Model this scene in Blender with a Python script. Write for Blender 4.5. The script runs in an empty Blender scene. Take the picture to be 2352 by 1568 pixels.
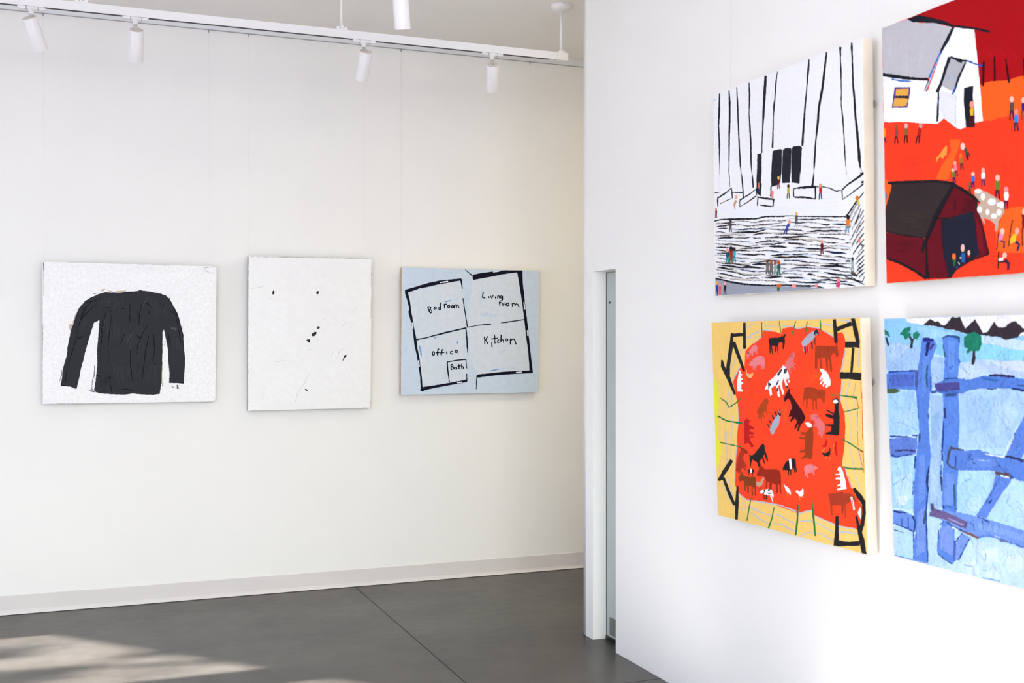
import bpy, bmesh, math, random
from mathutils import Vector, Matrix
from mathutils.geometry import tessellate_polygon

scene = bpy.context.scene
COL = scene.collection
rnd = random.Random(11)

# ------------------------------------------------------------------ helpers
def lin(c):
    c = c/255.0
    return c/12.92 if c <= 0.04045 else ((c+0.055)/1.055)**2.4
def rgb(r, g, b): return (lin(r), lin(g), lin(b), 1.0)

def link(o, parent=None):
    COL.objects.link(o)
    if parent is not None: o.parent = parent
    return o
def obj(name, bm, mats, parent=None, smooth=False):
    me = bpy.data.meshes.new(name); bm.normal_update(); bm.to_mesh(me); bm.free()
    for m in (mats if isinstance(mats, (list, tuple)) else [mats]): me.materials.append(m)
    if smooth:
        for p in me.polygons: p.use_smooth = True
    return link(bpy.data.objects.new(name, me), parent)
def empty(name, loc, parent=None):
    o = bpy.data.objects.new(name, None); o.location = loc; o.empty_display_size = .05
    return link(o, parent)
def tag(o, label, cat, group=None):
    o['label'] = label; o['category'] = cat
    if group: o['group'] = group
    return o
def struct(o, label=None):
    o['kind'] = 'structure'
    if label: o['label'] = label
    return o
def box(bm, x0, x1, y0, y1, z0, z1, mi=0):
    v = [bm.verts.new(p) for p in ((x0,y0,z0),(x1,y0,z0),(x1,y1,z0),(x0,y1,z0),(x0,y0,z1),(x1,y0,z1),(x1,y1,z1),(x0,y1,z1))]
    fs = []
    for q in ((3,2,1,0),(4,5,6,7),(0,1,5,4),(1,2,6,5),(2,3,7,6),(3,0,4,7)):
        f = bm.faces.new([v[i] for i in q]); f.material_index = mi; fs.append(f)
    return v
def prism(bm, pts, axis, a, b):
    """closed outline pts (2D) extruded along an axis: 'x' -> pts are (y,z), 'y' -> (x,z), 'z' -> (x,y)"""
    def P(p, t): return {'x': (t, p[0], p[1]), 'y': (p[0], t, p[1]), 'z': (p[0], p[1], t)}[axis]
    A = [bm.verts.new(P(p, a)) for p in pts]; B = [bm.verts.new(P(p, b)) for p in pts]
    bm.faces.new(A); bm.faces.new(B[::-1])
    for i in range(len(pts)): bm.faces.new((A[i-1], B[i-1], B[i], A[i]))
    bmesh.ops.recalc_face_normals(bm, faces=bm.faces[:])
def lathe(bm, prof, M=Matrix(), n=28):
    """profile (r, z) turned about local z, placed by M; open ends are capped"""
    rings = []
    for r, z in prof:
        if r < 1e-6: rings.append([bm.verts.new(M @ Vector((0, 0, z)))])
        else: rings.append([bm.verts.new(M @ Vector((r*math.cos(2*math.pi*i/n), r*math.sin(2*math.pi*i/n), z))) for i in range(n)])
    for a, b in zip(rings, rings[1:]):
        for i in range(n):
            j = (i+1) % n
            if len(a) == 1 and len(b) == 1: continue
            if len(a) == 1: bm.faces.new((a[0], b[i], b[j]))
            elif len(b) == 1: bm.faces.new((a[i], b[0], a[j]))
            else: bm.faces.new((a[i], b[i], b[j], a[j]))
    if len(rings[0]) > 1: bm.faces.new(rings[0])
    if len(rings[-1]) > 1: bm.faces.new(rings[-1])
    bmesh.ops.recalc_face_normals(bm, faces=bm.faces[:])
def along(p, q):
    """matrix putting local z from p towards q"""
    p, q = Vector(p), Vector(q)
    return Matrix.Translation(p) @ (q-p).to_track_quat('Z', 'Y').to_matrix().to_4x4()
def rod(bm, p, q, r, n=12):
    lathe(bm, [(r, 0), (r, (Vector(q)-Vector(p)).length)], along(p, q), n)
def soften(o, w=.002, seg=2, ang=40):
    m = o.modifiers.new('bevel', 'BEVEL'); m.width = w; m.segments = seg; m.limit_method = 'ANGLE'; m.angle_limit = math.radians(ang)
    return o

# ------------------------------------------------------------------ materials
def mat(name, color, rough=.5, metal=0.0, spec=.5, bump=None, mottle=None, coat=0.0):
    m = bpy.data.materials.new(name); m.use_nodes = True
    nt = m.node_tree; N = nt.nodes; Lk = nt.links
    b = N['Principled BSDF']
    b.inputs['Base Color'].default_value = color; b.inputs['Roughness'].default_value = rough
    b.inputs['Metallic'].default_value = metal; b.inputs['Specular IOR Level'].default_value = spec
    b.inputs['Coat Weight'].default_value = coat
    tc = N.new('ShaderNodeTexCoord')
    if mottle:
        sc, amt = mottle
        n = N.new('ShaderNodeTexNoise'); n.inputs['Scale'].default_value = sc; n.inputs['Detail'].default_value = 5
        Lk.new(tc.outputs['Object'], n.inputs['Vector'])
        mr = N.new('ShaderNodeMapRange'); mr.inputs[1].default_value = .3; mr.inputs[2].default_value = .7
        mr.inputs[3].default_value = 1-amt; mr.inputs[4].default_value = 1+amt
        Lk.new(n.outputs['Fac'], mr.inputs[0])
        mx = N.new('ShaderNodeVectorMath'); mx.operation = 'SCALE'; mx.inputs[0].default_value = color[:3]
        Lk.new(mr.outputs[0], mx.inputs['Scale']); Lk.new(mx.outputs[0], b.inputs['Base Color'])
    if bump:
        sc, st, dist = bump
        n = N.new('ShaderNodeTexNoise'); n.inputs['Scale'].default_value = sc; n.inputs['Detail'].default_value = 4
        Lk.new(tc.outputs['Object'], n.inputs['Vector'])
        bp = N.new('ShaderNodeBump'); bp.inputs['Strength'].default_value = st; bp.inputs['Distance'].default_value = dist
        Lk.new(n.outputs['Fac'], bp.inputs['Height']); Lk.new(bp.outputs['Normal'], b.inputs['Normal'])
    return m
M_WALL = mat('painted_plaster', (.875, .86, .832, 1), .7, spec=.25, bump=(60, .06, .004), mottle=(1.6, .012))
M_CEIL = mat('ceiling_paint', (.95, .925, .89, 1), .8, spec=.2, bump=(50, .05, .004))
M_BASE = mat('rubber_cove_base', (.70, .66, .645, 1), .5, spec=.4, mottle=(3, .03))
M_RAIL = mat('brushed_aluminium_paint', (.76, .775, .78, 1), .5, spec=.4)
M_TRACK = mat('white_enamel', (.86, .845, .83, 1), .38, spec=.5)
M_LAMP = mat('white_powder_coat', (.84, .815, .81, 1), .34, spec=.5)
M_LAMPTOP = mat('cream_cap', (.72, .67, .60, 1), .5)
M_DARK = mat('black_slot', (.02, .02, .022, 1), .6)
M_GREY = mat('grey_steel', (.34, .33, .32, 1), .35, metal=.7)
M_JOINT = mat('satin_joint', (.52, .50, .47, 1), .4, metal=.2)
M_LENS = mat('dark_lens', (.10, .10, .10, 1), .2)
M_WIRE = mat('steel_wire', (.74, .73, .70, 1), .5, metal=.0)
M_LINEN = mat('primed_linen_edge', (.79, .70, .575, 1), .8, bump=(240, .2, .002), mottle=(12, .05))
M_EDGEDARK = mat('dark_canvas_edge', (.46, .43, .40, 1), .8, mottle=(25, .25))  # grey-brown canvas edge with uneven tone
M_WOOD = mat('pale_wood_edge', (.60, .47, .35, 1), .7, mottle=(14, .12))
M_DOOR = mat('grey_green_glass', (.42, .46, .44, 1), .16, spec=.5, coat=.3)
M_KICK = mat('kick_plate_grey', (.16, .165, .145, 1), .55, spec=.25)
M_SEAL = mat('door_seal', (.10, .12, .10, 1), .6)
M_RAILSHADE = mat('rail_shadow_strip', (.42, .42, .41, 1), .7)
M_SHOE = mat('black_anodised', (.012, .012, .014, 1), .35)
M_FRAME = mat('dark_window_frame', (.10, .10, .10, 1), .4)
M_PAVE = mat('pale_concrete_paving', (.36, .345, .32, 1), .9, mottle=(.6, .1))
M_LEAF = mat('leaf_green', (.07, .16, .04, 1), .6)
M_BARK = mat('bark', (.16, .11, .08, 1), .9)

def floor_material():
    m = bpy.data.materials.new('polished_concrete'); m.use_nodes = True
    nt = m.node_tree; N = nt.nodes; Lk = nt.links; b = N['Principled BSDF']
    tc = N.new('ShaderNodeTexCoord')
    def noise(scale, detail, rough=.55, stretch=None):
        n = N.new('ShaderNodeTexNoise'); n.inputs['Scale'].default_value = scale; n.inputs['Detail'].default_value = detail; n.inputs['Roughness'].default_value = rough
        if stretch:
            mp = N.new('ShaderNodeMapping'); mp.inputs['Scale'].default_value = stretch; Lk.new(tc.outputs['Object'], mp.inputs['Vector']); Lk.new(mp.outputs[0], n.inputs['Vector'])
        else: Lk.new(tc.outputs['Object'], n.inputs['Vector'])
        return n
    a = noise(1.5, 8, .62); c = noise(9, 5, .6, (1, 2.2, 1)); s = noise(160, 2)
    r = N.new('ShaderNodeValToRGB'); e = r.color_ramp.elements
    e[0].position = .30; e[0].color = (.026, .0225, .0195, 1); e[1].position = .72; e[1].color = (.094, .084, .074, 1)
    Lk.new(a.outputs['Fac'], r.inputs[0])
    m1 = N.new('ShaderNodeMapRange'); m1.inputs[1].default_value = .3; m1.inputs[2].default_value = .7; m1.inputs[3].default_value = .86; m1.inputs[4].default_value = 1.14
    Lk.new(c.outputs['Fac'], m1.inputs[0])
    m2 = N.new('ShaderNodeMapRange'); m2.inputs[1].default_value = .3; m2.inputs[2].default_value = .7; m2.inputs[3].default_value = .92; m2.inputs[4].default_value = 1.08
    Lk.new(s.outputs['Fac'], m2.inputs[0])
    mu = N.new('ShaderNodeMath'); mu.operation = 'MULTIPLY'; Lk.new(m1.outputs[0], mu.inputs[0]); Lk.new(m2.outputs[0], mu.inputs[1])
    v = N.new('ShaderNodeVectorMath'); v.operation = 'SCALE'; Lk.new(r.outputs[0], v.inputs[0]); Lk.new(mu.outputs[0], v.inputs['Scale'])
    # brownish trowel blotches
    bn = noise(.9, 6, .62, (1, 1.7, 1)); bm_ = N.new('ShaderNodeMapRange'); bm_.inputs[1].default_value = .50; bm_.inputs[2].default_value = .68; bm_.inputs[3].default_value = 0; bm_.inputs[4].default_value = .8
    Lk.new(bn.outputs['Color'], bm_.inputs[0])
    mxb = N.new('ShaderNodeMix'); mxb.data_type = 'RGBA'; mxb.inputs['B'].default_value = (.058, .046, .036, 1); Lk.new(bm_.outputs[0], mxb.inputs['Factor']); Lk.new(v.outputs[0], mxb.inputs['A'])
    Lk.new(mxb.outputs['Result'], b.inputs['Base Color'])
    rr = N.new('ShaderNodeMapRange'); rr.inputs[3].default_value = .22; rr.inputs[4].default_value = .42; Lk.new(c.outputs['Fac'], rr.inputs[0]); Lk.new(rr.outputs[0], b.inputs['Roughness'])
    b.inputs['Specular IOR Level'].default_value = .28
    bp = N.new('ShaderNodeBump'); bp.inputs['Strength'].default_value = .06; bp.inputs['Distance'].default_value = .002; Lk.new(c.outputs['Fac'], bp.inputs['Height']); Lk.new(bp.outputs[0], b.inputs['Normal'])
    return m
M_FLOOR = floor_material()

def paint_material(name, streak, bump_scale, bump_str, rough=.5, lumps=0.0, streak_amt=.05):
    """oil paint: pigment of each stroke from the mesh, brush streaks and ridges from noise"""
    m = bpy.data.materials.new(name); m.use_nodes = True
    nt = m.node_tree; N = nt.nodes; Lk = nt.links; b = N['Principled BSDF']
    at = N.new('ShaderNodeAttribute'); at.attribute_name = 'pigment'
    tc = N.new('ShaderNodeTexCoord')
    mp = N.new('ShaderNodeMapping'); mp.inputs['Scale'].default_value = streak; Lk.new(tc.outputs['Object'], mp.inputs['Vector'])
    n = N.new('ShaderNodeTexNoise'); n.inputs['Scale'].default_value = 1; n.inputs['Detail'].default_value = 6; n.inputs['Roughness'].default_value = .6; n.inputs['Distortion'].default_value = .6
    Lk.new(mp.outputs[0], n.inputs['Vector'])
    mr = N.new('ShaderNodeMapRange'); mr.inputs[1].default_value = .25; mr.inputs[2].default_value = .75; mr.inputs[3].default_value = 1-streak_amt; mr.inputs[4].default_value = 1+streak_amt
    Lk.new(n.outputs['Fac'], mr.inputs[0])
    v = N.new('ShaderNodeVectorMath'); v.operation = 'SCALE'; Lk.new(at.outputs['Color'], v.inputs[0]); Lk.new(mr.outputs[0], v.inputs['Scale'])
    Lk.new(v.outputs[0], b.inputs['Base Color'])
    b.inputs['Roughness'].default_value = rough; b.inputs['Specular IOR Level'].default_value = .06
    n2 = N.new('ShaderNodeTexNoise'); n2.inputs['Scale'].default_value = bump_scale; n2.inputs['Detail'].default_value = 5; Lk.new(tc.outputs['Object'], n2.inputs['Vector'])
    h = n2.outputs['Fac']
    ad = N.new('ShaderNodeMath'); ad.operation = 'ADD'; Lk.new(h, ad.inputs[0]); Lk.new(n.outputs['Fac'], ad.inputs[1]); h = ad.outputs[0]
    if lumps:
        vo = N.new('ShaderNodeTexVoronoi'); vo.inputs['Scale'].default_value = 14; vo.feature = 'SMOOTH_F1'
        md = N.new('ShaderNodeVectorMath'); md.operation = 'MULTIPLY_ADD'; md.inputs[1].default_value = (.12, .12, .12); Lk.new(n2.outputs['Color'], md.inputs[0]); Lk.new(tc.outputs['Object'], md.inputs[2]); Lk.new(md.outputs[0], vo.inputs['Vector'])
        a2 = N.new('ShaderNodeMath'); a2.operation = 'MULTIPLY_ADD'; a2.inputs[1].default_value = lumps; Lk.new(vo.outputs['Distance'], a2.inputs[0]); Lk.new(h, a2.inputs[2]); h = a2.outputs[0]
    bp = N.new('ShaderNodeBump'); bp.inputs['Strength'].default_value = bump_str; bp.inputs['Distance'].default_value = .004; Lk.new(h, bp.inputs['Height']); Lk.new(bp.outputs[0], b.inputs['Normal'])
    return m
PAINT = {
 'sweater': paint_material('oil_paint_sweater', (60, 60, 10), 40, .5, .55, streak_amt=.08),
 'dots': paint_material('oil_paint_white', (25, 25, 20), 30, .25, .55, streak_amt=.025),
 'plan': paint_material('oil_paint_plan', (30, 30, 18), 45, .3, .5, streak_amt=.055),
 'columns': paint_material('oil_paint_columns', (60, 60, 12), 50, .4, .5, streak_amt=.02),
 'animals': paint_material('oil_paint_animals', (40, 40, 16), 50, .25, .5, streak_amt=.05),
 'barns': paint_material('oil_paint_barns', (40, 40, 14), 50, .25, .5, streak_amt=.05),
 'fence': paint_material('oil_paint_fence', (26, 26, 12), 60, .8, .42, lumps=2.4, streak_amt=.12),
}

# ------------------------------------------------------------------ place (metres; back wall along X, partition along Y)
YB, XP, H = 7.365, 2.68, 3.708
XL, YF = -5.5, -1.1
XR, YR = 5.2, 2.6

bm = bmesh.new(); box(bm, XL-.2, XR+.2, YF-.2, YB+.2, -.12, 0)
struct(obj('floor', bm, M_FLOOR), 'dark polished concrete floor')
bm = bmesh.new(); box(bm, XL-.2, XR+.2, YF-.2, YB+.2, H, H+.2)
struct(obj('ceiling', bm, M_CEIL), 'white painted ceiling')
bm = bmesh.new(); box(bm, XL-.2, XR+.2, YB, YB+.2, 0, H)
struct(obj('wall_back', bm, M_WALL), 'white far wall')

# saw-cut joints in the concrete
for k, (a, b) in enumerate((((1.764, 1.772), (YF, YB-.016)), ((1.90, XP), (4.797, 4.804)))):
    bm = bmesh.new(); box(bm, a[0], a[1], b[0], b[1], -.004, .0006)
    struct(obj('trim_%d' % (k+5), bm, M_DARK), 'dark joint line cut into the concrete floor')

# partition: long wall, header over the opening, stub with a round end
bm = bmesh.new()
TH = .26
DN, DF, DZ = 5.290, 5.567, 2.036
box(bm, XP, XP+TH, YF, DN, 0, H)
box(bm, XP, XP+TH, DN, DF, DZ, H)
cx, cy, r = XP+TH/2, 5.660, TH/2
pts = [(XP+TH, DF), (XP, DF)] + [(cx - r*math.cos(t), cy + r*math.sin(t)) for t in [math.pi*i/20 for i in range(21)]]
prism(bm, pts[::-1], 'z', 0, H)
o = struct(obj('wall_right', bm, M_WALL), 'white partition wall with a rounded end')
for p in o.data.polygons:
    n = p.normal
    if p.center.y > 5.66 and abs(n.z) < .1: p.use_smooth = True

# recessed door in the narrow opening
door = empty('door_1', (2.76, 5.44, 0)); struct(door, 'narrow recessed grey-green glass door in the partition')
def at(o, root):  # keep world placement of parts built in world metres
    o.parent = root; o.matrix_parent_inverse = Matrix.Translation(-Vector(root.location)); return o
bm = bmesh.new(); box(bm, 2.762, 2.774, 4.95, 5.561, .018, 2.030); at(obj('glass_panel', bm, M_DOOR), door)
bm = bmesh.new(); box(bm, 2.757, 2.780, 4.95, 5.566, 0, .020); at(obj('floor_channel', bm, M_SHOE), door)
bm = bmesh.new(); box(bm, 2.760, 2.776, 5.5608, 5.5668, .02, 2.034); at(obj('edge_seal', bm, M_SEAL), door)
bm = bmesh.new(); box(bm, 2.7595, 2.7618, 4.97, 5.522, .032, .128); at(obj('kick_plate', bm, M_KICK), door)
for (y, z) in ((5.522, 1.865), (5.307, 1.835)):
    bm = bmesh.new(); lathe(bm, [(0, 0), (.006, .0005), (.007, .003), (.005, .005), (0, .006)], along((2.7622, y, z), (2.70, y, z)), 12)
    at(obj('screw', bm, M_SHOE, smooth=True), door)

# rubber cove base on the back wall, with a small toe
bm = bmesh.new()
prism(bm, [(YB, .003), (YB-.016, .003), (YB-.0155, .006), (YB-.009, .016), (YB-.005, .028), (YB-.004, .114), (YB-.002, .1175), (YB, .1175)], 'x', XL, XR)
struct(obj('baseboard_back', bm, M_BASE), 'pale greige cove base along the far wall')
bm = bmesh.new(); box(bm, XL, XR, YB-.0165, YB, 0, .003)
struct(obj('trim_1', bm, M_DARK), 'dark gap under the cove base')

# picture rails under the ceiling
bm = bmesh.new()
prism(bm, [(YB, 3.651), (YB-.016, 3.651), (YB-.017, 3.653), (YB-.017, 3.696), (YB-.022, 3.698), (YB-.022, H), (YB, H)], 'x', XL, XR)
struct(obj('trim_2', bm, M_RAIL), 'pale metal picture rail along the top of the far wall')
bm = bmesh.new(); box(bm, XL, XR, YB-.012, YB, 3.648, 3.651)  # thin grey strip standing in for the shadow line below the rail
struct(obj('trim_3', bm, M_RAILSHADE), 'painted shadow line under the far picture rail')
bm = bmesh.new(); box(bm, XP-.017, XP, YF, 5.6, 3.651, H)
struct(obj('trim_4', bm, M_RAIL), 'pale metal picture rail along the top of the partition')

# left side: glazed wall. Unseen openings shaped to land the sun patches; the two far heads rake up; the long one is level.
bm = bmesh.new()
def W(y0, y1, z0, z1): box(bm, XL-.2, XL, y0, y1, z0, z1)
W(4.27, 5.44, 0, 1.35); W(5.65, 6.82, 0, 1.35); W(6.82, YB+.2, 0, H); W(5.44, 5.65, 0, H); W(3.48, 4.27, 0, H)
prism(bm, [(5.65, H), (6.82, H), (6.82, 1.995), (5.65, 2.382)], 'x', XL-.2, XL)
prism(bm, [(4.27, H), (5.44, H), (5.44, 2.452), (4.27, 2.84)], 'x', XL-.2, XL)
W(YF-.2, 3.48, 3.602, H); W(YF-.2, 2.25, 0, H)
struct(obj('wall_left', bm, M_WALL), 'white glazed wall left of the camera')
def window(k, y0, y1, z0, z1, mull):
    bm = bmesh.new(); f = .04
    box(bm, XL-.12, XL-.06, y0, y0+f, z0, z1[0]); box(bm, XL-.12, XL-.06, y1-f, y1, z0, z1[1]); box(bm, XL-.12, XL-.06, y0+f, y1-f, z0, z0+f)
    for y in mull: box(bm, XL-.12, XL-.06, y-.025, y+.025, z0+f, z1[0])
    struct(obj('window_%d' % k, bm, M_FRAME))
window(1, 5.65, 6.82, 1.35, (2.36, 2.0), []); window(2, 4.27, 5.44, 1.35, (2.82, 2.46), []); window(3, 2.25, 3.48, 0, (3.59, 3.59), [])

# front side, behind the camera: shopfront windows
bm = bmesh.new()
box(bm, XL-.2, -3.2, YF-.2, YF, 0, H); box(bm, 2.5, XR+.2, YF-.2, YF, 0, H); box(bm, -3.2, 2.5, YF-.2, YF, 3.6, H); box(bm, -3.2, 2.5, YF-.2, YF, 0, .1)
struct(obj('wall_front', bm, M_WALL), 'white shopfront wall behind the camera')
bm = bmesh.new()
for x in (-3.17, -1.3, .6, 2.47): box(bm, x-.03, x+.03, YF-.12, YF-.06, .1, 3.6)
struct(obj('window_4', bm, M_FRAME))
# space behind the partition
bm = bmesh.new(); box(bm, XR, XR+.2, YF-.2, YB+.2, 0, H); struct(obj('wall_hall', bm, M_WALL), 'white wall of the space behind the partition')
bm = bmesh.new(); box(bm, XP+TH, XR, YR-.2, YR, 0, H); struct(obj('wall_corridor', bm, M_WALL), 'white cross wall behind the partition')

# outside
bm = bmesh.new(); v = [bm.verts.new(p) for p in ((-60, -60, -.15), (60, -60, -.15), (60, 60, -.15), (-60, 60, -.15))]; bm.faces.new(v)
struct(obj('ground', bm, M_PAVE), 'pale paving outside the windows')
tree = tag(empty('tree', (-11.5, 6.4, -.15)), 'leafy tree standing outside the left windows', 'tree')
bm = bmesh.new()
lathe(bm, [(.13, 0), (.10, 1.2), (.08, 2.6), (.05, 4.2)], Matrix.Translation((0, 0, 0)), 10)
for k in range(7):
    a = k*2.4; z = 2.2+.28*k
    rod(bm, (0, 0, z), (1.0*math.cos(a), 1.0*math.sin(a), z+.7), .025, 6)
obj('trunk', bm, M_BARK, tree)
bm = bmesh.new()
clumps = [(rnd.uniform(-1.2, 1.2), rnd.uniform(-1.7, 1.5), rnd.uniform(2.7, 4.2), rnd.uniform(.10, .27)) for _ in range(22)]
for (cx_, cy_, cz_, cr) in clumps:
    for _ in range(50):
        d = Vector((rnd.gauss(0, 1), rnd.gauss(0, 1), rnd.gauss(0, 1))); d = d.normalized()*cr*rnd.random()**.5
        p = Vector((cx_, cy_, cz_))+d
        a = Vector((rnd.gauss(0, 1), rnd.gauss(0, 1), rnd.gauss(0, 1))).normalized(); b = a.cross(Vector((rnd.gauss(0, 1), rnd.gauss(0, 1), rnd.gauss(0, 1)))).normalized()
        l, w = rnd.uniform(.05, .09), rnd.uniform(.02, .035)
        bm.faces.new([bm.verts.new(p+a*l), bm.verts.new(p+b*w), bm.verts.new(p-a*l), bm.verts.new(p-b*w)])
cr_ = obj('crown', bm, M_LEAF, tree); cr_['kind'] = 'stuff'

# ------------------------------------------------------------------ track lighting
LAMPS = [(-0.198, [-0.2073, 6.225, 3.3137], [-0.1547, 6.3027, 3.1696]), (0.309, [0.3146, 6.225, 3.3032], [0.3175, 6.3216, 3.1609]), (1.547, [1.5592, 6.225, 3.3079], [1.5551, 6.3187, 3.1637]), (2.329, [2.3343, 6.225, 3.3045], [2.3697, 6.3299, 3.1729])]
YT, ZT = 6.225, 3.414
def make_track(y, zt, x0, x1, rods, label):
    t = tag(empty('lighting_track', ((x0+x1)/2, y, zt)), label, 'lighting track')
    w, h = .017, .045
    bm = bmesh.new()   # channel with an open slot underneath
    prism(bm, [(y-w, zt-h), (y-w, zt), (y+w, zt), (y+w, zt-h), (y+.0135, zt-h), (y+.0135, zt-.012), (y-.0135, zt-.012), (y-.0135, zt-h)], 'x', x0, x1-.076)
    at(obj('track_channel', bm, M_TRACK), t)
    bm = bmesh.new(); box(bm, x0, x1-.12, y-.0133, y+.0133, zt-.0445, zt-.013); at(obj('conductor_slot', bm, M_DARK), t)
    bm = bmesh.new(); box(bm, x1-.076, x1, y-.0185, y+.0185, zt-h-.002, zt+.002); e = at(soften(obj('end_cap', bm, M_TRACK)), t)
    bm = bmesh.new(); lathe(bm, [(.007, 0), (.007, .016), (.004, .018)], Matrix.Translation((x1-.024, y, zt+.002)), 14)
    at(obj('cord_grip', bm, M_TRACK), t)
    for x in rods:
        bm = bmesh.new(); rod(bm, (x, y, zt+.012), (x, y, H-.03), .0085, 14); at(obj('suspension_rod', bm, M_TRACK, smooth=True), t)
        last = abs(x-rods[-1]) < 1e-6
        bm = bmesh.new()
        if last: lathe(bm, [(.016, -.001), (.016, .012), (.010, .016)], Matrix.Translation((x-.004, y, zt)), 20)
        else:
            box(bm, x-.032, x+.032, y-.019, y+.019, zt-.004, zt+.016); box(bm, x-.010, x+.010, y-.021, y+.021, zt+.002, zt+.02)
        at(soften(obj('track_clip', bm, M_TRACK), .0015), t)
        if not last:
            bm = bmesh.new()
            for dx in (-.009, .009): lathe(bm, [(0, 0), (.003, 0), (.003, .002), (0, .002)], along((x+dx, y-.0205, zt+.009), (x+dx, y-.03, zt+.009)), 8)
            at(obj('clip_screw', bm, M_GREY), t)
        bm = bmesh.new(); lathe(bm, [(.030, -.040), (.050, -.030), (.063, -.016), (.064, -.004), (.060, 0)], Matrix.Translation((x, y, H)), 32)
        c = at(obj('ceiling_canopy', bm, M_TRACK, smooth=True), t)
        bm = bmesh.new(); lathe(bm, [(0, 0), (.003, 0), (.003, .0015), (0, .0015)], along((x-.010, y-.0635, H-.009), (x-.012, y-.08, H-.009)), 8)
        s = obj('canopy_screw', bm, M_DARK); s.parent = c
    return t
make_track(YT, ZT, -2.6, 2.822, (0.042, 1.417, 2.781), 'long white ceiling-hung lighting track in front of the far wall, carrying four spotlights')

def make_spot(ax, y, zb, T, B, label, stem=0.0):
    """adapter in the track at ax, housing from T (top centre) to B (mouth centre)"""
    t = tag(empty('track_spotlight', (ax, y, zb)), label, 'spotlight', 'white cylinder track spotlights')
    T, B = Vector(T), Vector(B)
    bm = bmesh.new(); box(bm, ax-.066, ax+.066, y-.014, y+.014, zb-.014, zb-.0003); at(soften(obj('track_adapter', bm, M_TRACK)), t)
    for lx in (-.026, .030):
        bm = bmesh.new(); box(bm, ax+lx, ax+lx+.004, y-.0145, y+.0145, zb-.0145, zb-.0005); at(obj('adapter_latch', bm, M_GREY), t)
    sx = T.x if abs(T.x-ax) < .03 else ax
    bm = bmesh.new()
    lathe(bm, [(.012, -.038-stem), (.0135, -.036-stem), (.0135, -.018), (.020, -.016), (.0225, -.012), (.0225, -.0003)], Matrix.Translation((ax, y, zb)), 24)
    at(obj('swivel_stem', bm, M_TRACK, smooth=True), t)
    d = (B-T).normalized()
    bm = bmesh.new()
    rod(bm, (ax, y, zb-.036-stem), (ax, y, zb-.048-stem), .0095, 16)
    lathe(bm, [(.0085, 0), (.0085, (Vector((ax, y, zb-.046-stem))-(T+d*.004)).length)], along(T+d*.004, (ax, y, zb-.046-stem)), 16)
    at(obj('tilt_joint', bm, M_JOINT, smooth=True), t)
    L = (B-T).length; Mx = along(T, B); r = .037
    bm = bmesh.new()
    lathe(bm, [(r-.0015, .001), (r, .003), (r, L-.004), (r-.001, L), (r-.005, L), (r-.006, L-.012)], Mx, 48)
    h = at(obj('housing', bm, M_LAMP, smooth=True), t)
    m = h.modifiers.new('edge', 'EDGE_SPLIT'); m.split_angle = math.radians(50)
    bm = bmesh.new(); lathe(bm, [(0, -.0005), (r-.002, -.0005), (r-.0015, .002)], Mx, 48); at(obj('top_cap', bm, M_LAMPTOP), t)
    bm = bmesh.new(); lathe(bm, [(0, L-.011), (r-.0065, L-.011), (r-.0065, L-.009), (0, L-.009)], Mx, 32); at(obj('lens', bm, M_LENS), t)
    return t
LAB = ['leftmost white cylinder spotlight on the far track, tilted sideways to the right',
       'white cylinder spotlight on the far track, second from the left, above the sweater painting',
       'white cylinder spotlight on the far track, leaning left beside the middle suspension rod',
       'white cylinder spotlight on the far track, the one nearest its right end']
for (ax, T, B), lb in zip(LAMPS, LAB): make_spot(ax, YT, ZT-.045, T, B, lb)
Y2 = 4.93; Z2 = 3.352
make_track(Y2, Z2, -2.6, 1.86, (-1.3, .3, 1.819), 'second white lighting track above the top edge of the photo, nearer the camera')
make_spot(1.392, Y2, Z2-.045, (1.393, Y2, 3.258), (1.4218, Y2+.05, 3.096), 'white cylinder spotlight hanging nearer the camera, cut off by the top edge of the photo', .012)

# added unseen fill light behind the partition, lifts the far wall's dim right end
M_GLOW = mat('fill_light_glow', (.9, .88, .84, 1), .4)
M_GLOW.node_tree.nodes['Principled BSDF'].inputs['Emission Color'].default_value = (1, .88, .60, 1)
M_GLOW.node_tree.nodes['Principled BSDF'].inputs['Emission Strength'].default_value = 80
fl = tag(empty('added_fill_light', (4.0, 5.1, H)), 'round fill lamp added out of view behind the partition', 'fill light')
bm = bmesh.new(); lathe(bm, [(.225, 0), (.225, -.03), (.205, -.04), (.203, -.02)], Matrix.Translation((4.0, 5.1, H)), 40); at(obj('rim', bm, M_TRACK), fl)
bm = bmesh.new(); lathe(bm, [(0, -.05), (.12, -.046), (.2, -.03), (.2, -.012)], Matrix.Translation((4.0, 5.1, H)), 40); at(obj('diffuser', bm, M_GLOW, smooth=True), fl)

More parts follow.
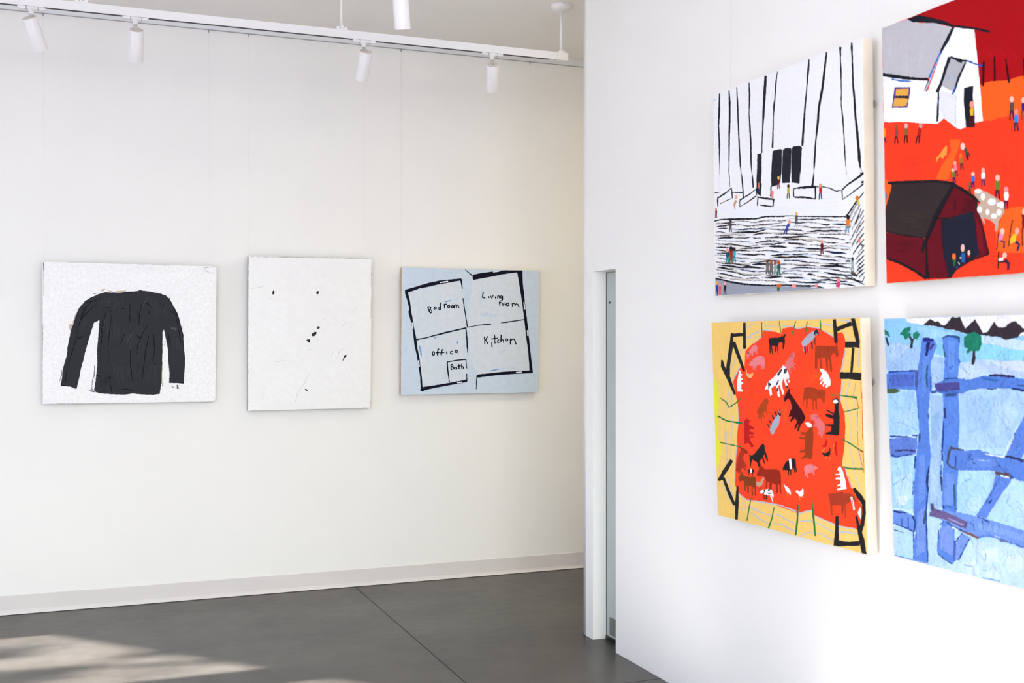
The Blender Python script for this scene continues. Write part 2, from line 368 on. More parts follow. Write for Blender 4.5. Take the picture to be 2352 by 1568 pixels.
# ------------------------------------------------------------------ paintings
ART = {
'sweater': dict(wall='back',c=[0.3394,7.2883,1.6989],size=[1.0171,0.8615],lean=0.05263,roll=-0.00278,base=(245,244,244),
 cols=[(248,247,247),(205,180,160),(205,180,165),(196,175,165),(190,170,150),(190,165,150),(150,150,120),(49,50,54),(55,56,60),(44,44,48),(15,15,18),(82,82,84),(76,77,80),(74,75,78),(120,120,124),(90,90,92),(60,60,62),(168,163,158),(110,108,106),(222,220,221),(214,212,212)],
 strokes="""0 1 -474 648 -486 627 -465 606 -462 608 -475 629 -470 647
0 1 -506 729 -514 660 -510 591 -506 591 -502 660 -503 729
0 1 -543 780 -562 687 -560 592 -552 592 -536 685 -535 779
0 2 -570 746 -584 648 -575 548 -571 549 -569 648 -565 746
0 1 -606 744 -623 654 -609 562 -603 563 -604 654 -600 743
0 1 -643 762 -662 639 -666 514 -659 513 -640 637 -636 761
0 1 -681 734 -704 639 -692 542 -687 542 -686 638 -676 733
0 2 -709 755 -718 642 -727 529 -723 529 -706 641 -706 755
0 1 -744 730 -757 613 -753 494 -749 494 -746 612 -740 730
0 1 -783 671 -794 541 -805 411 -798 410 -768 539 -775 671
0 1 -826 659 -845 484 -862 309 -857 308 -829 482 -821 658
0 2 -846 744 -865 493 -892 242 -886 241 -843 491 -840 744
0 1 -882 679 -907 501 -921 322 -916 321 -889 499 -877 679
0 2 -918 648 -936 499 -934 349 -927 349 -916 498 -912 648
0 1 622 774 652 763 683 754 687 761 661 790 622 783
0 1 531 761 597 733 667 716 670 724 606 760 533 769
0 1 443 756 545 722 649 692 650 696 550 736 444 760
0 1 313 766 498 707 681 638 683 643 503 722 315 771
0 1 207 763 365 698 529 645 531 652 373 721 209 770
0 1 -3 790 197 700 408 634 410 641 206 725 0 797
0 2 -12 754 205 679 426 612 429 619 211 701 -10 761
0 1 -52 736 132 678 317 615 318 619 136 690 -51 740
0 1 -46 700 107 633 272 598 274 606 115 659 -43 708
0 1 -62 673 42 622 150 581 152 584 47 635 -61 677
0 1 -82 639 -35 621 13 612 14 616 -32 634 -81 643
0 1 914 465 914 426 923 387 931 386 943 429 923 467
0 1 877 391 901 263 913 132 920 132 924 266 884 393
0 1 850 317 878 126 918 -62 923 -61 893 129 855 318
0 1 805 317 844 88 895 -140 902 -139 869 93 812 319
0 1 777 268 812 -1 858 -270 864 -269 832 2 783 269
0 1 721 307 771 6 820 -297 826 -296 793 10 728 309
0 1 682 280 728 48 766 -187 769 -186 740 50 685 281
0 1 690 26 719 -118 729 -267 736 -267 741 -115 696 28
0 1 719 -336 721 -359 722 -384 725 -385 735 -359 723 -335
0 1 -845 -109 -853 -143 -840 -175 -837 -174 -841 -142 -841 -109
0 1 -873 -160 -870 -269 -825 -369 -821 -367 -857 -265 -869 -159
0 1 -911 -170 -896 -320 -862 -467 -856 -466 -876 -317 -905 -169
0 1 -960 -154 -939 -345 -904 -534 -901 -533 -928 -343 -957 -153
0 2 -976 -236 -948 -425 -924 -615 -916 -615 -921 -421 -968 -234
0 3 -986 -325 -966 -472 -939 -618 -932 -617 -944 -468 -979 -323
0 1 -982 -620 -988 -662 -978 -703 -970 -703 -963 -661 -975 -620
0 1 -551 -305 -522 -332 -485 -339 -483 -333 -514 -314 -548 -299
0 1 -533 -356 -482 -384 -424 -387 -423 -382 -479 -370 -532 -352
0 1 -542 -383 -499 -414 -449 -432 -447 -427 -490 -396 -539 -378
0 2 -563 -403 -498 -433 -427 -442 -426 -438 -495 -420 -562 -400
0 1 -578 -453 -517 -491 -446 -496 -444 -487 -509 -463 -575 -445
0 2 -567 -492 -520 -513 -472 -531 -469 -525 -513 -493 -565 -486
0 1 -558 -550 -521 -567 -482 -578 -479 -571 -513 -541 -557 -541
0 1 -583 -579 -529 -608 -468 -616 -466 -609 -523 -585 -581 -572
0 1 -599 -610 -574 -634 -539 -630 -538 -621 -566 -607 -596 -602
1 1 -363 538 -303 552 -339 507
1 1 -303 536 -220 523 -244 510
1 1 -184 526 -65 536 -77 513 -172 509
2 1 -724 100 -687 119 -698 19 -715 50
3 2 -649 234 -688 108 -709 -18 -704 -19 -679 105 -638 230
4 1 -393 -220 -377 -43 -371 33 -378 34 -386 -42 -402 -219
5 1 436 -220 443 -349 452 -479 460 -478 453 -349 443 -220
6 1 360 -349 353 -530 359 -633 367 -633 367 -530 372 -349
7 3 -303 511 -220 503 -136 504 -53 519 20 525 68 529 92 544 141 535 201 529 275 515 348 501 404 482 447 438 472 400 497 349 541 272 567 195 586 117 609 27 618 -25 628 -142 632 -220 643 -298 642 -402 634 -532 629 -630 541 -620 451 -619 454 -479 440 -349 437 -220 420 -116 401 -26 386 51 370 25 368 -91 369 -220 366 -349 361 -452 358 -607 344 -723 338 -756 258 -767 124 -759 14 -745 -70 -759 -214 -752 -334 -742 -405 -726 -432 -700 -417 -599 -406 -472 -397 -371 -401 -219 -390 -93 -384 8 -373 166 -438 127 -461 45 -490 -56 -519 -169 -542 -257 -560 -345 -589 -458 -600 -534 -623 -635 -635 -685 -699 -653 -757 -646 -815 -645 -801 -557 -792 -445 -769 -357 -746 -269 -737 -169 -718 -69 -701 31 -672 119 -643 220 -603 320 -539 390 -468 442 -386 483
8 4 -108 463 -122 396 -117 327 -114 328 -112 395 -105 462
8 4 -148 421 -157 363 -151 305 -147 305 -143 363 -144 420
8 4 -173 448 -185 379 -189 309 -184 308 -167 376 -168 447
8 5 -203 419 -212 357 -225 295 -219 293 -192 353 -197 419
8 4 -220 447 -235 388 -241 327 -238 327 -224 386 -217 447
8 4 -260 428 -271 378 -271 327 -267 327 -257 377 -256 427
8 4 -289 441 -298 377 -313 312 -307 310 -279 373 -283 441
8 5 -312 452 -325 389 -320 325 -317 325 -314 388 -309 451
8 6 -340 447 -351 399 -360 349 -354 347 -330 395 -333 447
8 4 -141 105 -167 17 -156 -76 -150 -75 -146 15 -135 103
8 5 -164 113 -175 9 -185 -96 -181 -96 -160 7 -159 113
8 4 -191 176 -207 28 -213 -120 -207 -121 -186 26 -185 176
8 4 -228 101 -247 -41 -264 -183 -260 -184 -236 -42 -225 101
8 4 -256 167 -284 49 -278 -74 -272 -74 -264 47 -250 166
8 5 -275 215 -299 100 -292 -18 -286 -18 -279 99 -269 215
8 4 151 115 137 34 124 -48 127 -49 145 32 154 114
8 4 128 175 108 39 86 -97 90 -98 121 37 132 175
8 5 87 105 71 -46 65 -199 69 -199 82 -47 91 105
8 4 62 128 50 -8 23 -141 27 -142 63 -10 66 128
8 4 38 134 18 -48 -6 -229 -3 -230 28 -49 41 134
8 4 4 72 -13 -77 -31 -226 -25 -227 6 -80 10 71
8 4 -19 111 -44 -17 -56 -148 -53 -149 -35 -19 -16 111
8 5 -49 62 -69 -26 -73 -115 -68 -116 -52 -28 -44 61
8 4 -74 103 -93 8 -100 -88 -97 -88 -83 7 -70 102
8 4 412 290 397 271 401 249 406 249 412 267 416 288
8 4 387 369 368 299 367 227 372 226 386 296 393 368
8 4 353 414 336 315 320 215 323 215 345 313 356 413
8 4 326 427 310 314 307 199 310 199 319 313 329 427
8 4 298 431 272 322 284 209 290 210 293 321 305 430
8 4 266 422 245 345 255 265 261 265 264 343 272 420
8 4 234 456 215 383 228 306 232 307 230 382 239 455
8 4 196 467 193 445 189 423 193 421 210 443 201 468
8 4 -38 -394 -48 -488 -58 -581 -53 -583 -31 -490 -33 -394
8 4 -70 -421 -86 -524 -98 -628 -95 -629 -74 -526 -67 -421
8 4 -95 -388 -114 -486 -112 -586 -106 -587 -92 -488 -88 -389
8 5 -115 -392 -131 -507 -152 -622 -149 -622 -122 -509 -112 -392
8 4 -157 -391 -168 -488 -170 -586 -163 -587 -147 -490 -151 -392
8 4 -191 -377 -206 -438 -199 -502 -194 -502 -189 -440 -186 -378
8 5 -213 -374 -220 -388 -208 -400 -202 -398 -200 -384 -207 -374
8 4 307 -499 294 -569 294 -641 299 -642 312 -572 312 -500
8 4 297 -383 280 -511 258 -638 262 -639 293 -513 301 -383
8 5 273 -373 263 -494 249 -615 253 -616 275 -496 277 -373
8 4 230 -401 206 -505 212 -613 218 -613 225 -507 236 -402
8 5 204 -454 182 -544 185 -638 188 -638 192 -546 207 -455
8 4 -475 260 -475 235 -486 210 -483 207 -461 232 -471 261
8 4 -507 222 -510 164 -529 107 -526 106 -499 162 -503 222
8 4 -537 214 -553 127 -566 39 -560 37 -534 123 -531 213
8 4 -566 220 -578 110 -595 1 -592 0 -566 108 -562 219
8 4 -601 198 -616 137 -606 73 -602 73 -601 136 -597 198
8 4 593 -130 580 -172 584 -215 590 -215 600 -174 599 -131
8 5 578 -14 566 -112 564 -212 569 -212 582 -114 583 -14
8 4 551 39 534 -94 532 -229 538 -229 554 -96 556 38
8 4 515 64 503 -48 485 -159 488 -160 514 -50 519 64
8 4 486 95 473 35 466 -26 471 -27 491 32 492 94
9 4 54 260 44 202 48 142 52 142 56 201 57 260
9 4 28 226 23 181 17 135 19 135 32 180 30 226
9 5 -7 211 -20 157 -22 101 -20 100 -12 155 -4 211
9 6 -35 227 -41 156 -37 85 -32 85 -25 156 -30 227
9 4 -71 241 -83 214 -83 186 -78 185 -68 211 -66 239
9 4 127 -323 117 -427 125 -531 127 -531 126 -427 130 -324
9 4 93 -344 85 -422 78 -501 82 -502 98 -424 97 -344
9 5 75 -305 70 -396 58 -487 61 -488 80 -397 78 -305
9 4 55 -325 50 -408 38 -490 41 -491 60 -409 59 -325
9 4 33 -317 28 -381 22 -446 24 -446 35 -382 35 -317
9 4 -256 -486 -259 -560 -259 -633 -255 -634 -244 -560 -251 -486
9 4 -283 -500 -296 -577 -290 -656 -285 -656 -281 -578 -278 -500
9 5 -308 -488 -313 -578 -319 -668 -314 -669 -296 -579 -303 -488
9 4 -332 -529 -337 -602 -349 -675 -345 -676 -325 -603 -328 -529
9 4 -353 -526 -363 -591 -369 -657 -364 -658 -345 -593 -348 -526
10 4 -363 439 -458 396 -527 388 -526 380 -455 387 -361 435
10 5 -577 182 -534 306 -480 369 -456 333 -452 336 -480 376 -542 311 -581 184
10 6 -399 363 -518 262 -599 160 -594 155 -511 255 -396 359
10 6 -315 316 -243 308 -243 318 -314 321
10 4 -268 278 -230 260 -227 270 -266 283
10 5 -231 263 -256 85 -274 -143 -272 -372 -267 -372 -267 -144 -247 84 -226 262
10 4 -299 287 -330 110 -352 -80 -362 -219 -358 -359 -348 -359 -357 -219 -345 -81 -321 109 -294 286
10 7 -24 367 -25 150 -16 150 -19 367
10 4 121 395 89 241 79 113 86 113 99 240 126 394
10 5 141 386 200 359 237 323 242 329 205 368 142 391
10 5 329 383 375 316 384 372 376 373 373 326 333 386
10 6 196 128 127 13 68 -142 58 -258 63 -258 75 -144 136 9 200 125
10 7 51 -17 98 -63 105 -56 54 -13
10 5 202 -27 164 -206 142 -399 126 -579 131 -579 150 -400 174 -208 207 -28
10 6 263 -1 261 -91 270 -219 247 -349 289 -397 296 -390 252 -348 277 -220 271 -91 268 -1
10 4 -639 -43 -670 -168 -709 -293 -748 -419 -762 -582 -753 -583 -744 -420 -702 -296 -661 -171 -634 -44
10 5 -642 -59 -582 -61 -558 -36 -563 -30 -586 -51 -642 -54
10 7 -552 334 -589 184 -629 58 -639 -43 -634 -44 -622 56 -580 181 -548 333
10 4 438 399 454 450 445 452 433 400
10 4 446 307 520 236 526 243 450 311
10 6 533 194 557 38 584 -117 591 -115 566 40 538 195
10 4 430 12 461 -143 471 -141 435 13
10 5 -267 -588 -255 -544 -207 -557 -205 -549 -260 -535 -271 -587
10 5 -253 -588 -237 -691 -228 -744 -221 -743 -228 -689 -249 -588
10 4 -381 -719 -298 -710 -299 -699 -382 -714
10 4 -166 -709 -71 -691 25 -713 27 -705 -71 -681 -167 -704
10 5 -407 -513 -360 -535 -357 -525 -405 -508
10 5 -15 -207 -17 -373 10 -591 17 -590 -7 -373 -10 -207
10 5 -131 -144 -82 -5 -91 -1 -136 -142
10 4 -124 306 -88 300 -87 310 -123 311
10 4 -303 501 -124 497 68 520 68 527 -125 507 -303 506
10 5 458 399 556 193 618 -39 626 -37 565 196 462 401
10 4 458 -613 629 -626 629 -615 458 -608
10 4 -802 -635 -723 -651 -722 -641 -801 -630
10 4 213 294 198 243 208 241 217 293
10 5 -346 185 -353 8 -344 8 -341 185
10 5 67 291 71 189 81 190 72 292
10 5 -549 382 -454 441 -459 450 -551 386
11 5 467 62 534 43 539 74 470 80
12 5 -53 -131 2 9 -5 12 -58 -129
12 5 -246 440 -267 390 -262 387 -241 438
12 6 182 448 127 345 132 342 186 445
13 6 -305 186 -339 34 -335 33 -299 185
14 4 -823 -584 -797 -508 -802 -444 -811 -445 -806 -506 -831 -580
14 4 -492 -710 -454 -692 -426 -729 -419 -722 -451 -682 -496 -701
14 1 482 -664 501 -685 508 -678 489 -657
14 1 542 -644 565 -692 574 -688 551 -640
14 1 -450 481 -409 487 -410 497 -451 491
14 1 373 -661 387 -625 378 -621 364 -657
14 1 180 589 189 583 194 591 186 598
14 3 -431 -549 -419 -384 -429 -383 -440 -548
14 5 -454 -688 -446 -561 -455 -560 -463 -687
14 1 397 -156 406 -91 397 -90 387 -154
15 2 542 -649 547 -695 567 -693 561 -647
16 5 -477 -713 -430 -722 -428 -709 -475 -698
17 1 -1011 834 -1007 599 -1010 451 -1006 451 -1001 599 -1002 834
18 2 -1013 852 -1005 747 -998 748 -1000 853
17 1 -1014 104 -1016 -2 -1016 -860 -46 -860 -46 -859 -640 -855 -1016 -858 -1016 -453 -1010 104
17 1 856 833 1012 856 1016 799 1016 860 1006 860 855 837
17 1 1010 -845 996 -854 998 -859 1014 -852
17 1 285 860 285 856 457 855 457 860
19 1 855 806 956 768 959 777 857 812
20 2 866 833 917 776 921 780 870 837"""),
'dots': dict(wall='back',c=[1.4559,7.2903,1.7027],size=[0.8101,0.9997],lean=0.04136,roll=0.004,base=(243,242,241),
 cols=[(245,244,244),(241,240,238),(28,27,28),(40,25,20),(70,45,35),(70,68,68),(66,66,68),(80,78,78),(225,220,212),(216,214,213),(160,155,150)],
 strokes="""0 1 -348 508 -337 480 -302 499 -304 503 -332 494 -344 510
0 1 -401 495 -365 451 -312 434 -308 442 -350 474 -395 501
0 1 -448 447 -381 389 -301 352 -299 356 -373 401 -445 451
0 2 -503 439 -400 378 -289 331 -286 335 -392 394 -501 443
0 3 -576 440 -434 359 -299 261 -294 267 -418 383 -572 447
0 4 -622 420 -481 331 -324 269 -321 276 -470 354 -619 427
0 1 -684 401 -518 304 -356 195 -354 199 -510 317 -682 405
0 2 -680 357 -502 260 -319 170 -316 177 -491 283 -676 364
0 1 -614 279 -442 156 -245 73 -242 79 -430 178 -610 285
0 1 -607 227 -452 124 -281 47 -279 51 -444 138 -604 231
0 1 -733 250 -535 119 -329 -5 -324 2 -520 142 -729 257
0 2 -707 195 -518 59 -302 -35 -299 -28 -504 83 -702 202
0 3 -686 135 -511 32 -338 -81 -334 -74 -496 56 -682 142
0 1 -650 48 -525 -28 -393 -94 -390 -88 -515 -9 -647 54
0 1 -661 3 -514 -97 -348 -169 -346 -165 -507 -84 -658 7
0 1 -734 5 -588 -103 -429 -191 -426 -187 -579 -89 -732 9
0 1 -717 -81 -573 -171 -426 -261 -424 -258 -566 -160 -715 -77
0 1 -723 -134 -609 -217 -485 -286 -481 -280 -597 -198 -720 -128
0 1 -700 -219 -602 -281 -501 -340 -497 -334 -589 -259 -697 -212
0 1 -720 -258 -675 -283 -627 -299 -625 -294 -670 -269 -719 -254
0 1 -58 -344 -24 -362 8 -384 11 -381 -16 -349 -56 -340
0 1 -134 -363 -28 -414 62 -495 64 -493 -21 -404 -133 -360
0 2 -160 -399 -18 -485 136 -553 139 -545 -5 -460 -156 -391
0 1 -173 -451 11 -565 207 -661 209 -657 17 -554 -171 -447
0 1 -252 -467 -89 -572 79 -672 81 -669 -83 -562 -250 -464
0 1 -411 -425 -176 -585 89 -700 90 -697 -171 -575 -409 -422
0 1 -371 -518 -214 -619 -47 -705 -43 -698 -201 -596 -367 -511
0 1 -507 -499 -254 -658 11 -804 14 -799 -244 -640 -504 -494
0 1 -451 -602 -265 -727 -63 -829 -60 -824 -254 -709 -447 -597
0 2 -428 -664 -294 -738 -169 -831 -166 -826 -284 -722 -426 -659
0 1 -512 -688 -342 -811 -156 -909 -152 -902 -329 -789 -508 -682
0 2 -526 -733 -404 -802 -278 -865 -276 -860 -396 -785 -524 -727
0 1 -534 -771 -436 -828 -332 -873 -328 -867 -425 -806 -531 -764
0 1 -551 -804 -512 -851 -457 -872 -454 -866 -500 -833 -547 -799
0 1 -583 -828 -569 -829 -561 -837 -558 -835 -564 -816 -584 -824
0 1 615 -173 614 -205 649 -216 651 -213 625 -198 619 -173
0 1 569 -210 606 -300 656 -386 663 -383 629 -290 576 -206
0 1 533 -260 599 -370 665 -481 671 -478 619 -359 539 -256
0 1 434 -196 542 -381 665 -560 669 -558 555 -374 438 -193
0 1 423 -314 528 -533 664 -738 671 -734 553 -520 430 -310
0 1 322 -253 444 -495 588 -728 593 -725 461 -486 327 -250
0 1 260 -258 404 -509 553 -760 558 -757 420 -500 265 -255
0 1 190 -220 314 -443 445 -665 450 -662 332 -433 196 -217
0 1 196 -352 304 -525 406 -702 412 -700 320 -515 201 -349
0 1 143 -354 266 -556 394 -758 400 -754 287 -544 149 -351
0 1 170 -528 237 -667 312 -803 315 -802 249 -662 174 -527
0 1 270 -812 282 -848 301 -881 305 -880 293 -843 273 -811
1 1 682 894 674 865 714 868 715 875 693 881 690 893
1 1 626 866 651 799 711 752 715 755 665 808 630 868
1 1 539 884 596 780 648 670 651 672 607 785 542 886
1 2 492 880 586 738 678 595 682 597 599 747 496 882
1 1 480 818 545 712 599 598 606 601 567 724 486 822
1 1 412 858 471 727 557 612 561 615 485 735 417 860
1 1 362 832 423 704 511 591 518 596 446 718 369 835
1 1 261 883 318 781 372 676 377 678 335 790 266 886
1 1 200 891 251 779 333 685 336 687 260 785 203 892
1 1 162 840 206 763 269 699 274 703 223 776 167 844
1 1 90 893 141 796 189 696 194 698 156 804 95 896
1 1 49 890 108 811 154 723 157 724 117 816 51 892
1 1 5 886 41 808 102 746 106 749 57 819 10 889
1 1 -65 895 -53 873 -31 865 -26 870 -37 892 -60 900
1 1 693 320 695 301 706 285 711 287 709 306 697 321
1 1 660 298 676 273 702 259 707 263 690 287 665 302
1 1 595 285 662 243 728 201 730 204 668 252 597 288
1 1 532 284 598 220 671 162 674 164 606 228 534 286
1 1 495 259 583 172 688 105 692 110 596 188 499 263
1 1 438 234 560 106 706 3 709 8 573 121 442 238
1 1 383 213 519 78 690 -17 693 -12 530 92 387 217
1 1 279 226 433 88 609 -26 611 -23 442 99 282 229
1 1 368 69 448 13 515 -59 519 -57 458 24 370 72
1 1 417 -48 429 -61 438 -86 446 -86 450 -47 420 -41
2 1 -476 529 -481 516 -489 507 -497 505 -502 511 -505 522 -503 536 -498 549 -491 558 -483 560 -477 555 -475 543
3 1 69 546 88 559 103 557 102 540 91 514 72 522
4 2 85 528 84 524 82 521 79 520 76 521 74 524 73 528 74 532 76 535 79 537 82 536 84 532
2 1 77 69 98 98 123 81 103 55
5 2 107 69 106 64 103 61 98 59 94 61 91 64 90 69 91 74 94 78 98 79 103 78 106 74
2 1 7 -15 19 2 44 7 44 21 76 22 73 -8 44 -36 19 -36
6 2 52 -10 52 -16 47 -22 39 -26 31 -27 23 -25 19 -20 20 -14 25 -8 32 -4 41 -3 48 -5
2 1 -68 -79 -41 -79 -13 -73 -18 -123 -41 -107
7 2 -52 -87 -27 -84 -35 -104
2 2 425 -357 439 -308 462 -285 480 -288 474 -311 448 -346 434 -363
8 3 434 -357 448 -322 457 -317 448 -343
2 2 -78 -731 -64 -728 -38 -746 -45 -759 -73 -742
9 3 -199 -900 -164 -773 -93 -675 -8 -519 -13 -517 -98 -672 -169 -771 -204 -898
9 4 -79 -668 -44 -583 -49 -581 -84 -666
9 2 359 -308 380 -251 452 -188 448 -183 375 -248 353 -306
9 2 276 -308 302 -243 296 -241 271 -305
9 1 -770 577 -591 610 -592 615 -771 582
9 1 52 607 59 650 53 650 46 608
9 1 -463 -373 -323 -353 -324 -348 -464 -368
9 1 -119 463 -112 548 -118 549 -124 464
9 2 407 79 480 151 475 155 403 83
9 1 574 296 611 354 606 357 569 299
9 1 -26 -214 31 -210 31 -204 -27 -208
9 3 -524 458 -510 433 -505 436 -519 461
9 1 170 201 176 187 181 189 175 203
9 1 304 143 315 133 319 138 308 148
9 1 88 -85 97 -95 101 -92 93 -82
10 1 -808 990 -808 -993 -640 -998 -503 -998 -503 -997 -808 -987 -808 44 -808 261 -803 990
10 1 -785 986 -88 992 805 994 805 998 -184 998 -785 990
10 1 808 -998 808 -886 801 -996 690 -996 690 -998
10 1 808 878 805 878 807 531 805 212 808 212"""),
'plan': dict(wall='back',c=[2.5805,7.2971,1.72],size=[1.0128,0.8643],lean=0.03212,roll=0.00085,base=(203,217,232),
 cols=[(213,221,230),(186,208,233),(110,150,205),(220,225,232),(20,21,38),(232,236,242),(16,18,34)],
 strokes="""0 1 -927 527 -164 708 -67 59 -796 -113
0 2 -8 713 668 827 798 176 -67 59
0 3 -53 53 798 163 875 -555 84 -597 -50 -311
0 1 -790 -125 -92 22 -66 -669 -708 -758
1 2 -223 449 -221 438 -222 426 -220 425 -212 439 -221 450
1 2 -250 445 -251 432 -242 423 -237 425 -237 438 -246 447
1 2 -276 443 -284 429 -271 420 -267 422 -271 432 -272 442
1 2 -300 438 -304 426 -297 416 -294 417 -293 428 -296 437
1 2 -317 439 -322 423 -306 412 -305 413 -315 425 -315 438
1 3 -332 436 -328 423 -319 412 -317 413 -319 427 -329 438
1 2 -345 429 -350 415 -333 406 -330 409 -337 420 -341 429
1 3 -367 429 -374 413 -355 403 -352 406 -360 418 -363 428
1 4 -390 419 -387 408 -380 400 -378 401 -380 411 -388 420
1 4 644 -499 648 -512 658 -523 661 -522 657 -508 647 -497
1 4 624 -501 621 -521 634 -538 638 -536 636 -518 628 -501
1 5 598 -496 598 -520 621 -534 624 -531 611 -513 602 -495
1 4 574 -491 580 -514 589 -536 591 -535 587 -512 576 -491
1 4 549 -498 554 -520 569 -539 572 -538 564 -516 552 -497
1 4 520 -490 526 -517 536 -543 538 -542 533 -515 523 -490
1 4 493 -498 496 -519 514 -534 516 -532 507 -514 497 -497
1 4 470 -507 471 -530 483 -550 485 -549 479 -528 473 -506
1 5 450 -512 457 -530 470 -544 472 -543 464 -526 452 -511
1 4 423 -516 424 -534 437 -547 440 -545 434 -530 426 -516
1 4 403 -514 402 -536 416 -553 418 -551 410 -533 406 -514
1 4 375 -518 377 -539 397 -553 400 -551 389 -533 379 -517
1 4 355 -527 356 -542 369 -553 372 -551 367 -538 358 -526
1 5 336 -532 339 -544 343 -556 346 -556 348 -542 338 -531
1 4 311 -534 306 -546 316 -553 320 -551 320 -542 315 -535
1 3 138 623 151 618 158 634 156 635 148 625 138 625
1 4 125 601 143 601 155 612 153 616 137 613 124 605
1 5 115 577 140 584 165 590 165 593 137 594 114 580
1 3 125 555 146 556 163 569 161 572 141 567 124 559
1 3 122 533 143 533 162 540 161 545 140 548 121 537
1 3 124 510 149 506 172 516 171 520 147 520 123 514
1 4 132 489 150 489 166 500 164 503 146 501 131 493
1 3 122 466 148 464 172 474 171 478 146 477 122 470
1 4 128 450 150 452 172 457 172 461 148 464 127 454
1 3 126 424 142 424 156 431 156 435 139 437 125 428
1 3 125 399 132 394 140 395 141 397 134 402 126 401
1 2 -737 -206 -731 -250 -713 -292 -711 -291 -723 -248 -735 -205
1 2 -752 -259 -750 -294 -746 -329 -742 -329 -736 -293 -748 -258
1 2 -380 -470 -379 -483 -365 -489 -362 -486 -366 -474 -376 -468
1 2 -392 -484 -381 -519 -368 -553 -365 -552 -371 -516 -389 -483
1 2 -392 -534 -387 -576 -362 -612 -359 -610 -373 -572 -388 -533
1 1 -893 190 -889 163 -885 136 -881 136 -875 165 -889 191
1 3 382 236 381 222 393 212 396 213 390 225 385 237
1 3 355 244 357 221 367 200 370 201 367 223 357 244
1 4 332 250 336 218 349 188 353 189 350 221 336 251
1 3 314 250 313 222 327 197 331 198 326 224 318 250
1 3 287 249 282 219 293 192 298 193 297 221 291 249
1 4 271 252 279 230 273 204 275 204 286 230 273 253
1 3 244 268 252 233 254 197 256 197 260 234 247 268
1 4 223 273 228 245 229 215 233 214 243 246 228 275
1 3 202 266 198 239 207 213 212 213 214 240 207 266
1 4 186 262 187 236 190 211 194 210 201 237 190 262
1 5 167 251 169 228 183 208 185 209 177 230 170 251
1 3 149 233 147 222 149 209 152 208 159 221 153 234
1 2 -484 -65 -478 -72 -481 -82 -479 -83 -472 -71 -483 -64
1 2 -510 -75 -511 -89 -495 -96 -493 -94 -502 -84 -506 -74
1 3 -527 -74 -528 -83 -519 -87 -518 -85 -521 -79 -524 -74
1 2 -100 -86 -99 -95 -94 -103 -91 -102 -89 -92 -97 -84
1 2 -116 -112 -110 -137 -94 -158 -91 -157 -100 -133 -113 -111
1 2 -110 -183 -107 -199 -96 -212 -92 -211 -94 -194 -106 -181
1 2 -111 -229 -109 -234 -109 -242 -105 -244 -95 -231 -108 -226
1 4 505 -255 502 -266 518 -268 519 -265 511 -260 509 -255
1 4 486 -263 486 -276 493 -287 495 -287 494 -274 489 -262
1 4 458 -264 462 -290 482 -309 485 -307 474 -284 462 -263
1 4 440 -280 442 -305 465 -321 467 -319 449 -301 443 -280
1 4 408 -272 409 -298 431 -316 434 -313 422 -292 412 -271
1 5 393 -272 390 -289 404 -300 407 -297 402 -285 397 -272
1 1 -295 826 -301 812 -286 805 -283 809 -286 817 -290 826
1 2 -314 825 -305 806 -292 791 -290 792 -298 811 -312 826
1 3 -326 817 -322 802 -319 784 -315 784 -306 806 -322 820
1 4 -344 824 -344 806 -328 796 -326 798 -336 811 -342 824
1 5 -358 816 -360 802 -343 798 -341 802 -348 810 -353 817
1 6 -381 815 -381 809 -381 799 -377 797 -365 810 -377 818
1 7 -406 818 -410 806 -393 804 -392 808 -400 813 -403 818
1 1 987 -388 983 -400 1001 -404 1001 -401 990 -396 990 -388
1 1 960 -397 959 -413 972 -424 975 -422 970 -409 964 -396
1 2 946 -408 945 -419 951 -429 954 -428 955 -417 949 -407
1 2 -652 544 -657 532 -643 530 -641 534 -644 540 -648 543
1 3 -665 541 -669 529 -663 519 -659 519 -657 530 -661 541
1 4 -677 533 -680 523 -668 521 -666 524 -667 531 -673 534
2 3 -765 -193 -749 -284 -734 -282 -750 -191
2 4 -745 -259 -738 -345 -723 -344 -730 -258
2 5 -392 400 -315 419 -319 433 -396 414
2 6 285 -563 404 -533 400 -518 280 -548
2 2 -215 -136 -221 -167 -206 -170 -200 -139
2 2 -919 235 -894 174 -880 180 -905 240
2 4 -538 -101 -513 -82 -522 -71 -547 -89
3 3 524 736 582 737 638 749 637 753 580 749 524 740
3 3 515 700 567 707 620 717 619 722 564 727 514 705
3 3 546 662 592 663 632 686 630 690 587 678 545 666
3 3 524 631 578 634 629 652 628 656 575 648 524 635
3 3 527 595 593 601 654 628 652 635 586 623 525 601
3 2 -283 301 -284 284 -263 275 -260 278 -272 291 -278 302
3 2 -303 280 -304 255 -286 236 -282 238 -289 260 -298 281
3 2 -346 279 -346 222 -332 167 -326 167 -326 224 -340 280
3 3 -378 293 -353 204 -325 117 -321 118 -342 207 -375 294
3 2 -407 250 -408 183 -366 125 -360 128 -386 189 -400 251
3 3 -450 269 -433 186 -413 104 -406 104 -411 191 -443 271
3 2 -481 240 -471 182 -445 128 -441 130 -457 186 -476 241
3 2 -525 234 -508 168 -491 102 -488 102 -499 170 -523 235
3 2 -571 235 -567 179 -551 125 -548 126 -558 181 -568 235
3 2 -593 160 -593 121 -586 82 -583 82 -582 121 -589 160
3 4 160 21 228 27 293 47 292 52 224 44 158 26
3 4 153 -11 224 -11 294 1 293 6 222 4 152 -7
3 4 161 -54 212 -46 266 -45 266 -39 210 -26 159 -48
3 4 177 -76 231 -79 285 -70 285 -64 230 -60 176 -70
4 2 -971 556 -921 577 -777 620 -626 665 -473 698 -345 713 -165 732 -154 708 -345 670 -524 636 -739 584 -739 593 -902 533 -965 520
4 3 -184 716 -154 725 -140 588 -153 590 -170 667
